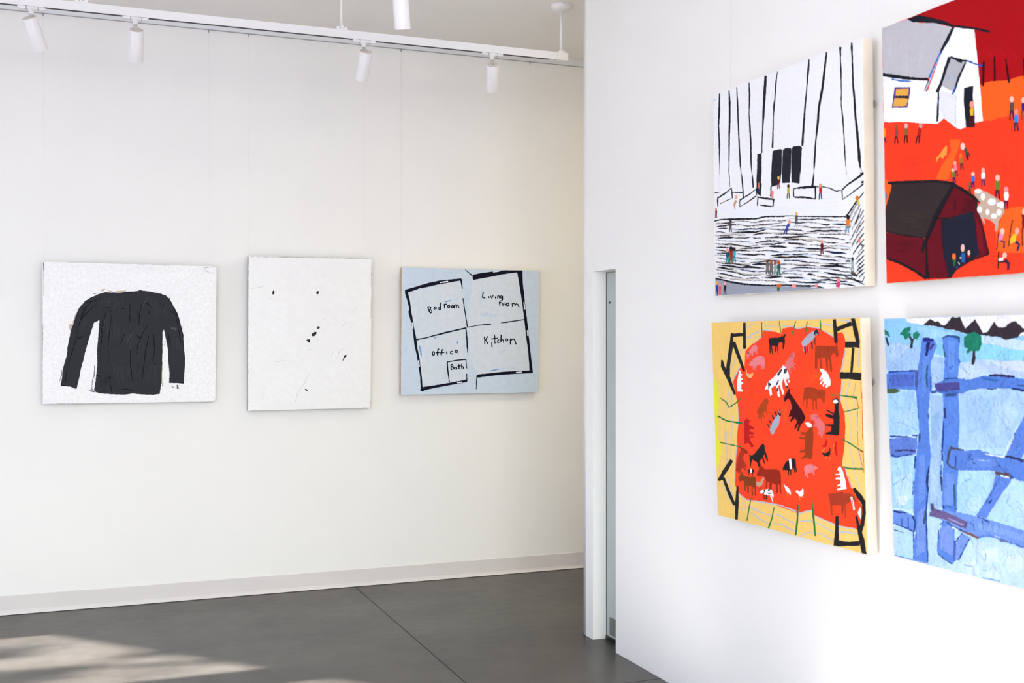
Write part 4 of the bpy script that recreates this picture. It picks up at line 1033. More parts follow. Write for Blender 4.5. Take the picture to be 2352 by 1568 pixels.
2 7 485 -709 549 -719 612 -724 674 -727 734 -734 795 -741 855 -748 856 -745 797 -734 737 -720 675 -711 612 -710 549 -707 485 -706
6 1 -800 -638 -693 -655 -588 -665 -485 -668 -384 -676 -383 -668 -485 -662 -587 -659 -691 -647 -798 -631
8 1 -323 -684 -196 -695 -73 -700 47 -714 164 -719 164 -713 48 -706 -73 -692 -196 -686 -322 -676
8 14 209 -702 334 -710 457 -723 576 -729 691 -749 693 -743 577 -723 457 -716 335 -702 209 -697
2 13 -939 -614 -848 -628 -758 -638 -669 -652 -579 -661 -492 -665 -409 -669 -326 -680 -243 -682 -243 -679 -324 -668 -407 -655 -493 -645 -579 -651 -665 -637 -754 -625 -846 -616 -939 -611
2 2 -170 -686 -91 -689 -13 -695 63 -705 64 -702 -13 -690 -91 -681 -171 -683
2 15 114 -709 197 -709 277 -712 356 -719 435 -728 435 -726 358 -712 278 -703 196 -701 114 -706
2 16 447 -729 513 -730 577 -738 640 -747 703 -759 765 -771 827 -774 827 -771 766 -766 705 -751 642 -741 578 -732 513 -726 447 -726
6 1 -981 -638 -896 -650 -811 -661 -729 -671 -647 -679 -647 -670 -728 -666 -810 -657 -893 -641 -978 -629
9 14 -582 -669 -509 -679 -436 -690 -365 -699 -295 -703 -295 -697 -364 -693 -435 -685 -506 -672 -579 -660
8 16 -158 -708 -58 -719 41 -723 138 -720 232 -723 232 -717 137 -711 40 -715 -58 -714 -158 -704
9 1 335 -749 461 -758 584 -779 704 -796 821 -807 822 -800 705 -792 585 -774 462 -752 335 -745
2 14 -942 -634 -864 -651 -782 -663 -702 -664 -703 -656 -780 -651 -857 -633 -941 -630
11 15 -630 -668 -540 -683 -451 -698 -363 -707 -362 -702 -449 -688 -538 -677 -629 -664
12 17 -339 -707 -253 -710 -169 -713 -87 -725 -86 -722 -169 -709 -253 -703 -339 -704
11 17 4 -730 75 -726 145 -726 214 -731 281 -738 348 -744 414 -747 479 -748 479 -746 414 -743 348 -740 282 -734 214 -726 145 -721 75 -723 4 -727
10 2 528 -759 597 -777 667 -790 736 -795 803 -798 869 -803 870 -799 804 -789 737 -782 670 -775 601 -764 530 -755
7 15 -723 -677 -600 -701 -480 -723 -362 -727 -247 -732 -247 -728 -362 -719 -478 -714 -598 -696 -720 -671
9 1 -199 -753 -75 -756 45 -752 161 -761 276 -769 276 -764 162 -757 44 -747 -76 -750 -199 -748
7 1 441 -789 554 -809 664 -814 771 -827 876 -836 877 -830 772 -819 665 -809 555 -802 443 -783
2 16 -976 -652 -885 -664 -796 -677 -708 -690 -622 -706 -536 -728 -451 -728 -368 -735 -287 -736 -287 -734 -368 -731 -451 -723 -534 -718 -618 -700 -705 -682 -794 -670 -884 -660 -976 -649
2 2 -227 -743 -142 -749 -58 -748 24 -742 104 -745 183 -755 261 -760 261 -758 184 -750 104 -741 23 -737 -59 -740 -142 -743 -227 -740
2 2 319 -766 354 -771 388 -773 424 -778 426 -775 392 -763 355 -755 319 -761
10 2 445 -781 519 -796 593 -804 666 -810 737 -816 807 -825 876 -826 876 -824 808 -819 738 -810 667 -799 594 -799 521 -789 446 -779
6 1 -983 -686 -829 -709 -679 -741 -533 -759 -391 -765 -391 -759 -532 -754 -677 -736 -826 -703 -981 -681
6 3 -287 -759 -192 -759 -100 -756 -10 -762 80 -771 80 -767 -9 -755 -100 -750 -193 -752 -288 -750
9 1 151 -792 238 -795 324 -805 408 -820 491 -825 492 -820 410 -812 325 -798 239 -787 151 -785
6 1 558 -826 642 -833 723 -844 804 -850 883 -854 883 -848 804 -843 724 -839 642 -829 559 -821
2 2 -964 -679 -863 -699 -763 -716 -663 -735 -565 -745 -565 -742 -661 -729 -758 -705 -858 -688 -962 -676
2 2 -503 -754 -440 -757 -380 -758 -319 -765 -317 -760 -378 -748 -441 -746 -504 -749
2 4 -234 -764 -153 -772 -74 -768 2 -768 3 -764 -75 -753 -155 -754 -234 -759
2 4 31 -773 120 -787 208 -787 293 -791 294 -785 208 -774 121 -771 32 -767
11 3 374 -804 448 -818 521 -821 592 -823 661 -833 731 -842 799 -842 799 -837 732 -831 664 -822 593 -809 520 -810 449 -809 376 -798
6 3 -922 -708 -753 -744 -589 -758 -429 -772 -275 -777 -275 -769 -429 -766 -587 -749 -751 -737 -919 -704
7 1 -227 -794 -157 -796 -88 -804 -20 -814 48 -817 48 -810 -19 -807 -87 -801 -156 -792 -227 -785
9 1 182 -822 290 -832 395 -840 497 -842 597 -854 598 -847 498 -834 395 -832 290 -828 183 -815
9 4 737 -851 776 -853 814 -860 852 -867 889 -876 892 -870 854 -863 816 -854 777 -850 738 -846
2 4 -965 -708 -916 -721 -866 -734 -814 -738 -813 -734 -861 -725 -911 -714 -963 -705
2 4 -753 -748 -644 -758 -538 -768 -435 -775 -434 -772 -538 -764 -644 -755 -752 -745
2 4 -422 -780 -344 -780 -267 -781 -191 -787 -116 -793 -43 -803 30 -805 30 -802 -42 -799 -115 -788 -190 -783 -267 -776 -344 -777 -423 -778
2 4 90 -808 170 -812 248 -824 325 -831 402 -837 477 -834 550 -839 551 -835 477 -821 401 -823 326 -822 249 -815 171 -804 90 -803
10 5 597 -846 672 -856 746 -859 817 -870 890 -880 891 -876 821 -859 747 -852 673 -845 598 -843
2 4 991 -214 987 -211 891 -275 827 -332 772 -369 783 -376 839 -340 905 -283 991 -219
2 5 909 -286 857 -333 823 -386 831 -389 874 -340 916 -289
13 6 896 -302 854 -348 826 -399 832 -401 862 -351 901 -305
2 3 943 -296 887 -352 843 -413 850 -416 904 -359 950 -299
13 4 930 -313 881 -367 845 -427 851 -429 889 -370 935 -315
2 1 954 -323 904 -392 852 -466 859 -469 922 -399 961 -325
13 2 941 -339 891 -407 854 -479 860 -481 899 -409 946 -341
14 3 991 -341 985 -339 934 -382 892 -431 899 -434 951 -390 991 -343
13 4 973 -355 927 -397 894 -444 900 -446 934 -401 977 -358
2 2 991 -379 988 -377 905 -453 841 -535 848 -538 922 -460 991 -383
13 3 975 -394 902 -468 843 -549 849 -551 910 -472 980 -396
14 4 991 -417 987 -414 932 -452 901 -496 907 -499 948 -460 991 -420
13 5 974 -431 932 -468 903 -509 908 -511 939 -471 979 -434
2 6 991 -461 987 -459 907 -516 850 -581 857 -584 924 -525 991 -463
13 7 974 -476 906 -532 853 -595 858 -597 914 -536 978 -478
2 1 991 -506 986 -503 931 -534 899 -572 906 -575 947 -543 991 -507
13 2 973 -520 931 -550 902 -586 907 -588 938 -554 977 -523
14 1 985 -547 913 -593 859 -646 865 -649 929 -602 991 -551
13 2 972 -564 910 -609 861 -659 866 -662 917 -613 977 -567
2 1 984 -585 953 -611 918 -640 924 -644 968 -619 991 -588
13 2 972 -602 939 -626 920 -654 925 -656 946 -629 976 -605
2 3 984 -623 933 -652 888 -686 894 -690 948 -661 990 -627
13 4 971 -640 924 -667 890 -700 895 -702 931 -671 975 -643
2 1 986 -661 931 -686 888 -718 893 -722 944 -696 991 -665
13 2 973 -678 925 -702 890 -732 895 -734 931 -707 976 -681
2 1 985 -693 940 -714 907 -742 912 -746 954 -724 990 -696
13 2 972 -710 934 -730 909 -755 914 -758 940 -734 976 -713
2 3 985 -724 935 -744 897 -770 902 -774 948 -754 990 -728
13 4 972 -741 929 -760 899 -783 903 -786 935 -764 975 -745
2 5 985 -756 934 -770 906 -793 912 -797 946 -781 989 -760
13 6 971 -773 933 -787 908 -806 913 -809 939 -792 975 -776
2 1 985 -781 955 -794 926 -813 930 -817 968 -804 991 -785
13 2 973 -799 943 -810 927 -827 932 -829 949 -814 976 -802
2 3 837 -810 895 -840 969 -856 991 -816 984 -814 963 -847 901 -832 843 -805
2 4 758 -799 895 -846 983 -874 987 -869 901 -838 762 -794
2 7 836 -787 903 -813 915 -796 844 -776
15 8 835 -780 886 -793 893 -782 846 -763
16 1 -988 -881 -991 -752 -991 -731 -740 -771 -538 -802 -204 -828 269 -854 531 -878 531 -881
17 2 -219 -858 -115 -861 -14 -859 -14 -857 -116 -852 -219 -855
17 3 -270 -867 -126 -865 15 -867 15 -865 -126 -859 -270 -865
17 4 -237 -875 -70 -874 92 -870 92 -868 -71 -867 -238 -873
17 5 -16 -881 -17 -879 -98 -881 -125 -881
2 5 -991 -732 -883 -750 -744 -778 -539 -806 -204 -831 38 -837 268 -857 411 -862 530 -881 532 -874 414 -849 269 -842 39 -826 -203 -818 -536 -791 -737 -762 -877 -738 -984 -719
18 3 -318 -12 -324 -32 -325 -52 -317 -53 -315 -34 -307 -15
18 4 -311 -14 -308 -37 -303 -54 -295 -54 -298 -38 -300 -15
19 5 -317 9 -299 7 -295 -9 -300 -23 -319 -21 -322 -4
20 6 -297 14 -299 9 -303 6 -309 5 -315 7 -319 12 -321 17 -319 22 -315 25 -309 26 -303 24 -298 19
21 2 -45 -9 -54 -35 -55 -60 -45 -62 -42 -37 -32 -13
21 3 -37 -12 -33 -41 -27 -62 -17 -63 -21 -42 -23 -13
22 4 -44 18 -22 15 -17 -6 -23 -23 -47 -20 -51 1
23 5 -19 24 -21 18 -27 14 -35 13 -42 16 -47 21 -49 28 -47 35 -42 39 -34 40 -27 37 -21 31
24 1 82 -96 73 -124 72 -153 83 -155 86 -127 97 -100
24 2 92 -98 96 -131 103 -155 114 -156 109 -132 107 -100
25 3 83 -65 108 -68 114 -92 107 -111 80 -108 76 -85
26 4 111 -58 109 -65 103 -70 94 -71 86 -68 80 -61 78 -54 80 -46 86 -42 95 -41 103 -44 109 -50
27 3 486 -146 477 -176 475 -207 487 -209 490 -179 502 -150
27 4 496 -148 500 -184 507 -209 518 -210 514 -184 512 -150
28 5 487 -112 512 -115 518 -141 511 -162 484 -159 480 -134
29 6 516 -105 513 -113 507 -118 498 -119 490 -115 484 -109 482 -100 484 -93 490 -88 499 -87 507 -90 514 -96
30 1 -975 -153 -983 -175 -984 -198 -974 -200 -971 -177 -962 -156
30 2 -967 -155 -963 -181 -957 -200 -947 -200 -951 -182 -953 -156
31 3 -974 -129 -953 -131 -947 -150 -953 -165 -977 -163 -980 -144
32 4 -950 -123 -952 -129 -957 -132 -964 -133 -972 -131 -977 -126 -979 -120 -977 -114 -971 -110 -964 -110 -957 -112 -951 -117
33 8 188 -319 180 -342 179 -367 188 -368 191 -344 200 -321
33 9 195 -320 199 -348 204 -368 214 -368 210 -348 208 -321
34 10 188 -292 209 -294 214 -314 208 -331 186 -329 183 -309
35 11 212 -286 210 -292 204 -296 198 -297 191 -295 186 -290 184 -283 186 -277 191 -273 198 -272 205 -274 210 -279
36 7 -749 -285 -760 -314 -761 -343 -749 -344 -745 -316 -733 -289
36 8 -739 -288 -734 -321 -727 -344 -715 -344 -720 -321 -722 -289
37 9 -748 -254 -722 -257 -715 -280 -723 -300 -752 -298 -756 -274
38 10 -718 -247 -721 -254 -727 -259 -736 -260 -745 -257 -752 -251 -754 -243 -752 -236 -745 -231 -736 -230 -727 -233 -720 -239
39 7 499 -566 491 -594 489 -622 500 -623 503 -596 513 -569
39 8 508 -568 512 -600 518 -623 528 -623 524 -600 522 -569
40 10 500 -536 522 -538 528 -561 522 -580 497 -578 493 -556
41 11 526 -528 524 -535 518 -540 510 -541 503 -539 497 -533 495 -526 497 -518 503 -514 511 -512 518 -515 524 -521
42 9 850 -717 842 -743 841 -770 850 -770 853 -745 862 -720
42 10 857 -719 861 -748 866 -770 875 -769 872 -748 870 -719
43 11 850 -689 871 -690 876 -711 870 -730 848 -728 845 -707
44 12 873 -681 871 -688 866 -692 859 -694 853 -692 848 -686 846 -679 848 -673 853 -668 860 -667 867 -669 872 -674
45 13 -802 -543 -813 -574 -815 -607 -802 -608 -797 -576 -784 -546
45 14 -791 -545 -786 -581 -778 -607 -764 -607 -770 -581 -772 -545
46 15 -801 -508 -772 -510 -764 -536 -773 -558 -805 -556 -810 -530
47 16 -767 -499 -770 -507 -778 -512 -788 -514 -798 -511 -805 -504 -808 -496 -805 -488 -797 -482 -787 -481 -777 -484 -770 -490
48 15 -748 -540 -761 -579 -763 -617 -747 -619 -742 -581 -726 -544
48 16 -734 -543 -728 -587 -719 -618 -703 -618 -709 -587 -712 -544
49 17 -747 -499 -711 -501 -702 -533 -713 -559 -751 -557 -757 -526
50 18 -706 -488 -710 -498 -719 -504 -731 -506 -743 -502 -751 -494 -754 -484 -751 -474 -742 -468 -730 -466 -718 -470 -709 -478
51 18 -697 -540 -708 -572 -710 -604 -697 -605 -692 -574 -679 -543
51 19 -686 -542 -680 -578 -673 -605 -659 -604 -664 -578 -667 -542
52 20 -696 -505 -666 -507 -659 -533 -667 -556 -700 -553 -704 -527
53 21 -662 -496 -665 -504 -672 -509 -683 -511 -693 -508 -700 -501 -702 -493 -699 -484 -692 -479 -682 -477 -672 -480 -665 -487
54 18 -210 -672 -220 -701 -221 -731 -210 -732 -206 -703 -194 -675
54 19 -200 -674 -196 -707 -189 -731 -178 -731 -182 -707 -184 -674
55 20 -209 -641 -184 -642 -177 -666 -185 -686 -212 -685 -216 -661
56 21 -180 -632 -183 -639 -189 -644 -198 -646 -206 -643 -213 -637 -215 -630 -212 -622 -206 -617 -197 -616 -188 -618 -182 -624
57 18 -158 -678 -168 -709 -169 -740 -157 -741 -153 -711 -141 -681
57 19 -147 -680 -143 -715 -136 -740 -124 -739 -128 -715 -131 -681
58 20 -157 -645 -130 -647 -123 -672 -131 -693 -160 -691 -164 -667
59 21 -126 -636 -129 -644 -136 -649 -145 -651 -154 -648 -160 -642 -162 -634 -160 -626 -153 -621 -144 -619 -135 -622 -129 -628
60 18 -100 -689 -110 -719 -112 -750 -100 -751 -96 -721 -84 -692
60 19 -90 -691 -85 -725 -79 -750 -67 -749 -71 -725 -74 -691
61 20 -99 -656 -73 -658 -67 -682 -74 -704 -102 -702 -107 -677
62 21 -69 -647 -72 -655 -79 -660 -87 -662 -96 -659 -103 -653 -105 -645 -102 -637 -96 -632 -87 -630 -78 -633 -72 -639
63 20 -54 -692 -64 -722 -66 -752 -54 -753 -50 -724 -38 -695
63 21 -44 -694 -40 -728 -33 -752 -21 -752 -26 -728 -28 -694
64 22 -53 -659 -27 -661 -21 -685 -28 -706 -56 -705 -61 -680
65 23 -24 -650 -26 -658 -33 -663 -42 -664 -50 -662 -57 -656 -59 -648 -56 -640 -50 -635 -41 -633 -32 -636 -26 -642
66 2 -982 -816 -991 -841 -991 -881 -982 -881 -977 -851 -963 -819
66 3 -970 -818 -965 -855 -957 -881 -948 -881 -943 -881 -948 -855 -951 -818
67 4 -981 -780 -950 -781 -942 -808 -951 -831 -985 -830 -990 -803
68 5 -946 -769 -949 -778 -956 -784 -967 -786 -978 -783 -985 -776 -988 -767 -985 -759 -977 -753 -966 -751 -956 -754 -948 -761
69 4 -929 -822 -938 -847 -939 -873 -928 -873 -925 -849 -914 -824
69 5 -919 -823 -915 -852 -909 -872 -898 -872 -902 -852 -904 -824
70 6 -928 -795 -904 -796 -898 -816 -905 -834 -931 -833 -934 -812
71 7 -901 -787 -903 -793 -909 -798 -917 -799 -925 -797 -931 -792 -933 -785 -930 -779 -924 -774 -916 -773 -908 -775 -903 -780
72 2 -850 -820 -860 -850 -862 -881 -854 -881 -849 -881 -845 -852 -832 -823
72 3 -839 -822 -834 -856 -826 -881 -814 -880 -819 -856 -821 -822
72 4 -848 -787 -821 -789 -813 -813 -822 -834 -852 -833 -857 -809
73 6 -816 -778 -819 -786 -826 -791 -836 -793 -845 -790 -852 -784 -855 -776 -852 -768 -845 -763 -835 -761 -826 -764 -819 -770
74 7 66 -375 38 -403 19 -431 30 -435 51 -407 80 -381
74 8 75 -377 60 -409 51 -432 62 -435 73 -412 90 -381
75 9 86 -346 111 -348 104 -371 83 -391 56 -388 66 -365
76 10 123 -339 120 -346 114 -351 105 -352 97 -349 91 -343 88 -335 91 -328 97 -323 106 -322 114 -324 120 -331
77 10 798 -421 785 -453 779 -487 792 -489 800 -457 816 -425
77 11 808 -423 809 -461 812 -488 825 -489 824 -462 826 -425
78 12 803 -385 831 -388 836 -415 825 -438 794 -435 792 -408
79 13 837 -377 834 -385 827 -391 817 -392 808 -389 801 -382 798 -373 801 -364 808 -359 818 -357 828 -361 835 -368
80 5 -133 -65 -133 -122 -106 -125 -104 -69
81 6 -102 -83 -104 -91 -111 -97 -119 -98 -128 -95 -134 -88 -136 -79 -133 -71 -127 -65 -118 -64 -110 -67 -104 -74
82 3 -664 -76 -688 -113 -671 -157 -660 -158 -661 -117 -636 -84
83 4 -625 -57 -628 -66 -636 -72 -646 -74 -656 -70 -663 -62 -666 -52 -663 -42 -655 -36 -645 -35 -635 -38 -628 -46
84 4 -644 -98 -630 -97 -636 -90 -649 -93
85 6 910 -263 926 -303 947 -302 935 -262
86 7 937 -249 935 -257 927 -262 918 -263 908 -260 901 -253 898 -244 901 -236 908 -231 918 -230 928 -233 935 -240
87 3 935 -575 973 -605 986 -599 952 -566
88 4 951 -553 948 -561 943 -566 935 -567 927 -565 922 -559 920 -551 922 -543 928 -538 935 -537 943 -540 949 -546
89 6 682 -836 667 -874 707 -881 718 -842
90 7 721 -827 718 -835 711 -840 700 -842 690 -839 683 -833 680 -825 683 -817 691 -812 701 -810 711 -813 718 -819
91 6 -69 -844 -71 -872 -40 -875 -33 -847
92 7 -9 -833 -14 -840 -27 -845 -45 -846 -63 -843 -76 -837 -81 -830 -76 -823 -63 -819 -45 -817 -27 -820 -14 -826
93 6 183 -845 179 -854 169 -860 155 -862 141 -859 131 -852 127 -843 131 -834 142 -828 155 -826 169 -829 179 -836
94 7 149 -867 161 -878 171 -874 161 -863
95 6 452 -854 449 -861 443 -866 434 -868 426 -866 419 -860 417 -852 420 -845 426 -840 435 -838 444 -841 450 -847
96 2 -991 -331 -985 -331 -987 -328 -991 -328
97 1 -991 822 -962 831 -945 837 -949 840 -970 838 -991 830
98 2 -969 586 -921 592 -929 600 -973 590"""),
'animals': dict(wall='part',c=[2.6096,3.7058,1.3124],size=[0.9835,0.8414],lean=0.0391,roll=0.00143,base=(239,199,112),
 cols=[(227,222,62),(233,212,88),(246,68,34),(248,84,33),(240,60,34),(186,187,196),(214,70,50),(214,60,42),(36,34,36),(30,118,62),(226,128,132),(60,40,70),(90,50,70),(222,112,112),(120,70,80),(190,90,100),(164,171,182),(45,48,58),(48,46,52),(160,56,28),(120,34,22),(130,40,24),(243,240,238),(226,180,120),(170,80,40),(44,46,56),(100,104,116),(168,58,24),(120,40,22),(62,14,24),(172,66,24),(46,46,54),(188,24,26),(220,110,112),(170,80,96),(150,58,24),(166,50,26),(120,36,24),(150,40,22),(132,60,26),(190,158,132),(130,80,50),(150,80,100),(252,140,40),(164,58,36),(120,40,26),(214,120,90),(202,28,24)],
 strokes="""0 1 -982 372 -957 365 -921 318 -904 220 -917 80 -945 -62 -940 -180 -900 -188 -899 -289 -932 -379 -982 -441
1 2 -945 345 -877 291 -880 151 -896 193 -903 290
2 1 -210 768 -115 760 -28 753 36 737 60 778 187 789 258 772 380 786 526 772 601 747 683 708 709 667 729 702 731 737 786 742 807 713 822 661 807 620 773 497 744 455 759 391 744 290 733 255 758 203 783 146 787 58 780 -1 775 -57 745 -181 733 -231 779 -250 786 -292 821 -337 846 -388 872 -427 950 -500 941 -591 916 -642 888 -659 873 -679 766 -677 671 -680 575 -670 376 -649 352 -611 198 -665 14 -648 -165 -632 -401 -640 -524 -646 -640 -611 -694 -547 -696 -484 -674 -332 -642 -223 -642 -125 -623 -54 -607 2 -616 165 -642 231 -673 339 -600 423 -549 465 -496 439 -486 506 -469 600 -347 667 -230 709
3 2 85 143 88 120 98 98 101 99 98 122 88 143
3 3 59 178 66 126 80 75 84 75 79 128 63 178
3 4 43 174 54 124 72 75 76 75 68 126 47 175
3 2 22 153 37 89 51 25 56 25 56 92 27 154
3 2 -1 143 3 90 32 41 35 41 11 91 2 144
3 3 -17 119 -19 82 -1 47 4 48 -2 84 -12 120
3 2 480 452 487 412 503 374 507 375 499 414 484 453
3 3 457 448 466 414 479 381 483 382 480 417 461 449
3 4 441 447 449 403 462 360 466 361 463 405 445 448
3 2 427 428 426 394 435 361 437 362 433 395 429 428
3 3 410 429 411 395 424 363 429 364 427 397 415 430
3 4 382 448 397 396 410 345 412 345 405 398 384 448
3 5 368 444 381 396 383 347 386 347 390 397 370 445
4 2 -333 345 -341 336 -326 332 -323 334 -328 339 -329 345
4 2 -356 332 -352 319 -349 305 -345 305 -338 321 -352 333
4 2 -389 332 -375 296 -356 260 -352 261 -360 298 -384 333
4 2 -412 319 -398 277 -384 236 -381 236 -388 279 -409 319
4 2 -420 291 -411 238 -376 190 -372 191 -398 241 -417 292
4 2 -437 244 -424 211 -405 181 -402 182 -414 214 -434 244
4 2 -451 192 -443 165 -431 139 -429 140 -436 167 -448 192
4 2 -461 151 -460 140 -457 128 -452 128 -443 142 -456 153
4 2 290 554 307 515 319 475 321 475 314 516 292 554
4 2 274 538 280 495 297 455 302 456 294 497 279 538
4 3 253 539 264 502 288 469 292 470 277 505 257 540
4 2 232 536 239 492 271 452 274 453 248 494 235 537
4 2 202 536 209 497 228 459 230 459 217 498 204 537
4 2 -80 -35 -79 -51 -70 -66 -67 -65 -67 -49 -76 -34
4 2 -112 -1 -102 -27 -91 -52 -88 -52 -92 -25 -109 -1
4 2 -162 41 -146 -17 -112 -71 -109 -70 -137 -15 -159 41
4 2 -188 17 -177 -38 -152 -90 -149 -89 -167 -36 -185 17
4 2 -225 17 -204 -42 -178 -99 -173 -98 -188 -38 -220 18
4 2 -237 -14 -227 -60 -199 -102 -194 -100 -212 -56 -232 -13
4 3 -265 -11 -248 -42 -230 -73 -226 -72 -237 -39 -261 -10
5 1 -454 777 -333 825 -341 832 -462 784
5 1 -447 703 -256 756 -266 768 -454 711
5 2 -450 701 -229 713 -230 719 -451 706
5 2 -205 767 -84 754 -80 766 -202 776
5 1 -202 801 17 788 18 794 -201 806
5 2 44 796 185 787 257 770 370 785 525 771 527 779 370 793 259 780 188 796 46 804
5 1 545 805 685 785 689 796 549 816
5 2 547 758 680 710 687 718 551 761
5 1 735 826 879 817 880 825 736 834
5 1 801 747 852 700 862 677 869 679 859 702 807 749
5 2 808 615 757 468 772 467 823 613
5 1 953 621 947 494 955 494 962 621
5 1 854 395 813 318 797 246 828 165 837 62 832 -36 840 -36 845 62 838 167 806 247 824 316 862 393
5 2 775 386 740 291 737 243 747 243 753 290 787 385
5 1 916 385 885 308 899 222 911 124 912 -30 920 -29 919 125 907 223 893 308 923 384
5 2 -568 467 -685 341 -672 338 -553 463
5 1 -753 255 -783 157 -817 16 -836 -171 -824 -171 -806 16 -772 156 -739 254
5 1 -703 243 -718 91 -714 -46 -740 -164 -729 -163 -703 -46 -707 91 -692 243
5 2 -627 170 -612 29 -641 -54 -630 -55 -600 29 -616 172
5 1 -526 615 -669 491 -730 407 -718 405 -658 488 -518 612
5 3 -233 715 -351 663 -344 658 -226 710
5 2 830 812 867 808 874 825 840 834
5 1 -801 -94 -812 -238 -815 -382 -805 -381 -800 -237 -789 -93
5 2 -735 -89 -744 -225 -745 -361 -735 -360 -732 -224 -724 -88
5 2 -652 -189 -685 -333 -704 -513 -691 -512 -670 -332 -640 -188
5 1 -907 -545 -834 -637 -729 -734 -720 -730 -823 -633 -897 -541
5 1 -824 -484 -744 -647 -733 -644 -814 -482
5 2 -646 -616 -528 -658 -379 -646 -168 -640 -54 -635 152 -654 160 -642 -49 -626 -163 -625 -376 -635 -520 -648 -634 -607
5 2 190 -668 275 -639 349 -618 371 -652 552 -677 668 -692 858 -683 861 -673 674 -680 558 -668 381 -645 356 -609 272 -630 185 -658
5 1 -642 -685 -457 -716 -290 -735 -149 -731 -147 -724 -285 -726 -451 -709 -635 -678
5 1 -480 -755 -355 -786 -226 -807 -217 -798 -344 -775 -470 -746
5 1 -128 -712 -16 -728 136 -756 143 -747 -9 -720 -120 -702
5 1 -153 -793 -41 -787 45 -804 132 -813 141 -801 55 -791 -35 -776 -150 -784
5 1 205 -724 351 -698 470 -714 607 -746 614 -737 478 -705 355 -689 205 -713
5 1 202 -837 308 -795 448 -778 593 -808 602 -797 453 -769 306 -785 197 -829
5 1 677 -732 875 -715 877 -702 680 -717
5 2 765 -240 781 -294 833 -385 842 -381 791 -291 775 -238
5 2 835 27 829 -95 866 -260 924 -397 932 -395 876 -257 837 -93 844 27
5 1 911 -112 967 -249 975 -247 919 -110
5 1 -643 -735 -531 -740 -527 -734 -640 -729
5 2 -480 -698 -290 -730 -285 -724 -475 -692
6 2 919 385 886 291 891 291 924 384
6 1 965 386 979 243 970 -25 976 -25 982 143 982 276 970 386
6 2 925 189 919 67 923 68 930 189
6 1 919 269 938 195 943 196 926 270
7 2 920 33 918 -87 962 -220 966 -219 923 -86 924 33
7 1 982 -396 980 -472 982 -472
7 1 941 -115 977 -113 979 -102 944 -102
7 3 970 -112 973 -260 977 -259 977 -111
8 3 -490 833 -496 741 -505 615 -462 616 -455 741 -454 833
8 4 -479 747 -582 745 -675 744 -671 710 -580 718 -478 721
8 5 -678 750 -711 641 -768 469 -771 385 -718 386 -711 467 -654 638 -648 748
8 6 -671 669 -592 540 -517 427 -483 435 -544 551 -620 679
8 6 -847 517 -856 461 -767 357 -703 273 -664 224 -638 231 -663 282 -711 372 -799 471 -822 519
8 3 685 836 688 731 694 663 733 664 732 732 722 837
8 4 733 749 814 769 903 787 887 818 798 797 716 777
8 5 905 840 887 837 914 744 936 664 979 669 961 750 932 840
8 6 815 630 897 632 973 630 976 674 899 673 816 673
8 7 890 630 862 447 886 446 918 628
8 8 743 402 857 404 975 398 982 436 982 452 863 453 747 452
8 3 -758 -329 -871 -428 -969 -532 -936 -540 -814 -442 -711 -341
8 4 -928 -534 -887 -524 -813 -638 -735 -725 -694 -709 -766 -622 -855 -497 -926 -500
8 5 -671 -551 -704 -697 -712 -839 -673 -834 -650 -691 -645 -549
8 3 844 -392 893 -447 942 -488 942 -560 916 -634 897 -712 924 -712 962 -632 979 -557 982 -542 982 -459 941 -420 871 -376
8 3 638 -616 628 -729 605 -840 613 -840 668 -832 671 -723 677 -610
8 4 642 -840 778 -814 905 -791 904 -755 780 -782 648 -793
8 5 865 -584 882 -681 901 -751 922 -840 974 -840 956 -733 919 -669 887 -578
9 4 -230 830 -230 713 -218 713 -216 830
9 2 14 835 26 743 38 743 27 836
9 3 227 833 176 730 186 728 239 830
9 3 371 829 344 719 352 719 384 828
9 3 528 835 537 749 547 750 540 835
9 3 -882 184 -797 152 -755 111 -743 115 -783 159 -873 191
9 4 -553 206 -646 160 -744 119 -736 113 -636 153 -547 202
9 3 -938 23 -804 -9 -554 -17 -549 -2 -797 2 -925 36
9 3 623 274 761 277 925 264 929 280 763 285 624 285
9 3 757 155 848 172 956 198 953 206 846 180 755 162
9 3 -916 -204 -790 -208 -586 -215 -582 -205 -787 -200 -911 -193
9 3 739 -39 849 -72 957 -110 963 -103 857 -64 746 -31
9 4 726 -245 824 -250 967 -239 968 -225 827 -238 729 -236
9 3 -460 -616 -498 -697 -542 -826 -527 -825 -481 -697 -448 -616
9 2 -141 -655 -181 -754 -237 -840 -214 -840 -164 -755 -128 -655
9 3 172 -593 156 -725 130 -839 150 -837 180 -723 193 -591
9 3 356 -535 359 -645 380 -806 400 -802 384 -640 368 -532
10 2 -453 567 -415 601 -360 641 -319 651 -297 634 -300 582 -318 575 -328 598 -352 588 -365 558 -383 561 -387 584 -418 561 -443 527 -455 533
11 3 -417 581 -418 578 -423 575 -429 574 -435 575 -439 577 -440 580 -438 583 -434 586 -428 586 -422 586 -418 584
10 2 -428 487 -397 514 -331 548 -261 562 -211 556 -195 530 -198 485 -211 452 -225 452 -226 484 -240 448 -254 451 -254 487 -312 479 -326 443 -343 442 -345 475 -361 442 -372 448 -370 478 -411 474
12 3 -371 516 -373 514 -376 512 -380 511 -384 512 -387 513 -388 516 -386 518 -383 520 -379 521 -375 520 -372 518
13 3 153 566 170 585 201 592 211 573 194 542 182 517 222 499 211 492 176 501 205 470 199 461 164 482 142 460 156 429 140 422 121 453 84 458 70 483 87 515
14 4 149 565 177 553 181 556 153 568
15 5 154 573 196 578 195 581 153 578
8 2 -130 702 -85 705 -20 706 35 711 46 727 56 711 89 736 103 733 82 705 86 673 67 616 53 617 53 667 16 670 -7 651 -5 581 -16 581 -23 641 -37 590 -50 591 -50 644 -89 641 -82 577 -95 570 -100 635 -114 580 -126 580 -124 648 -134 667
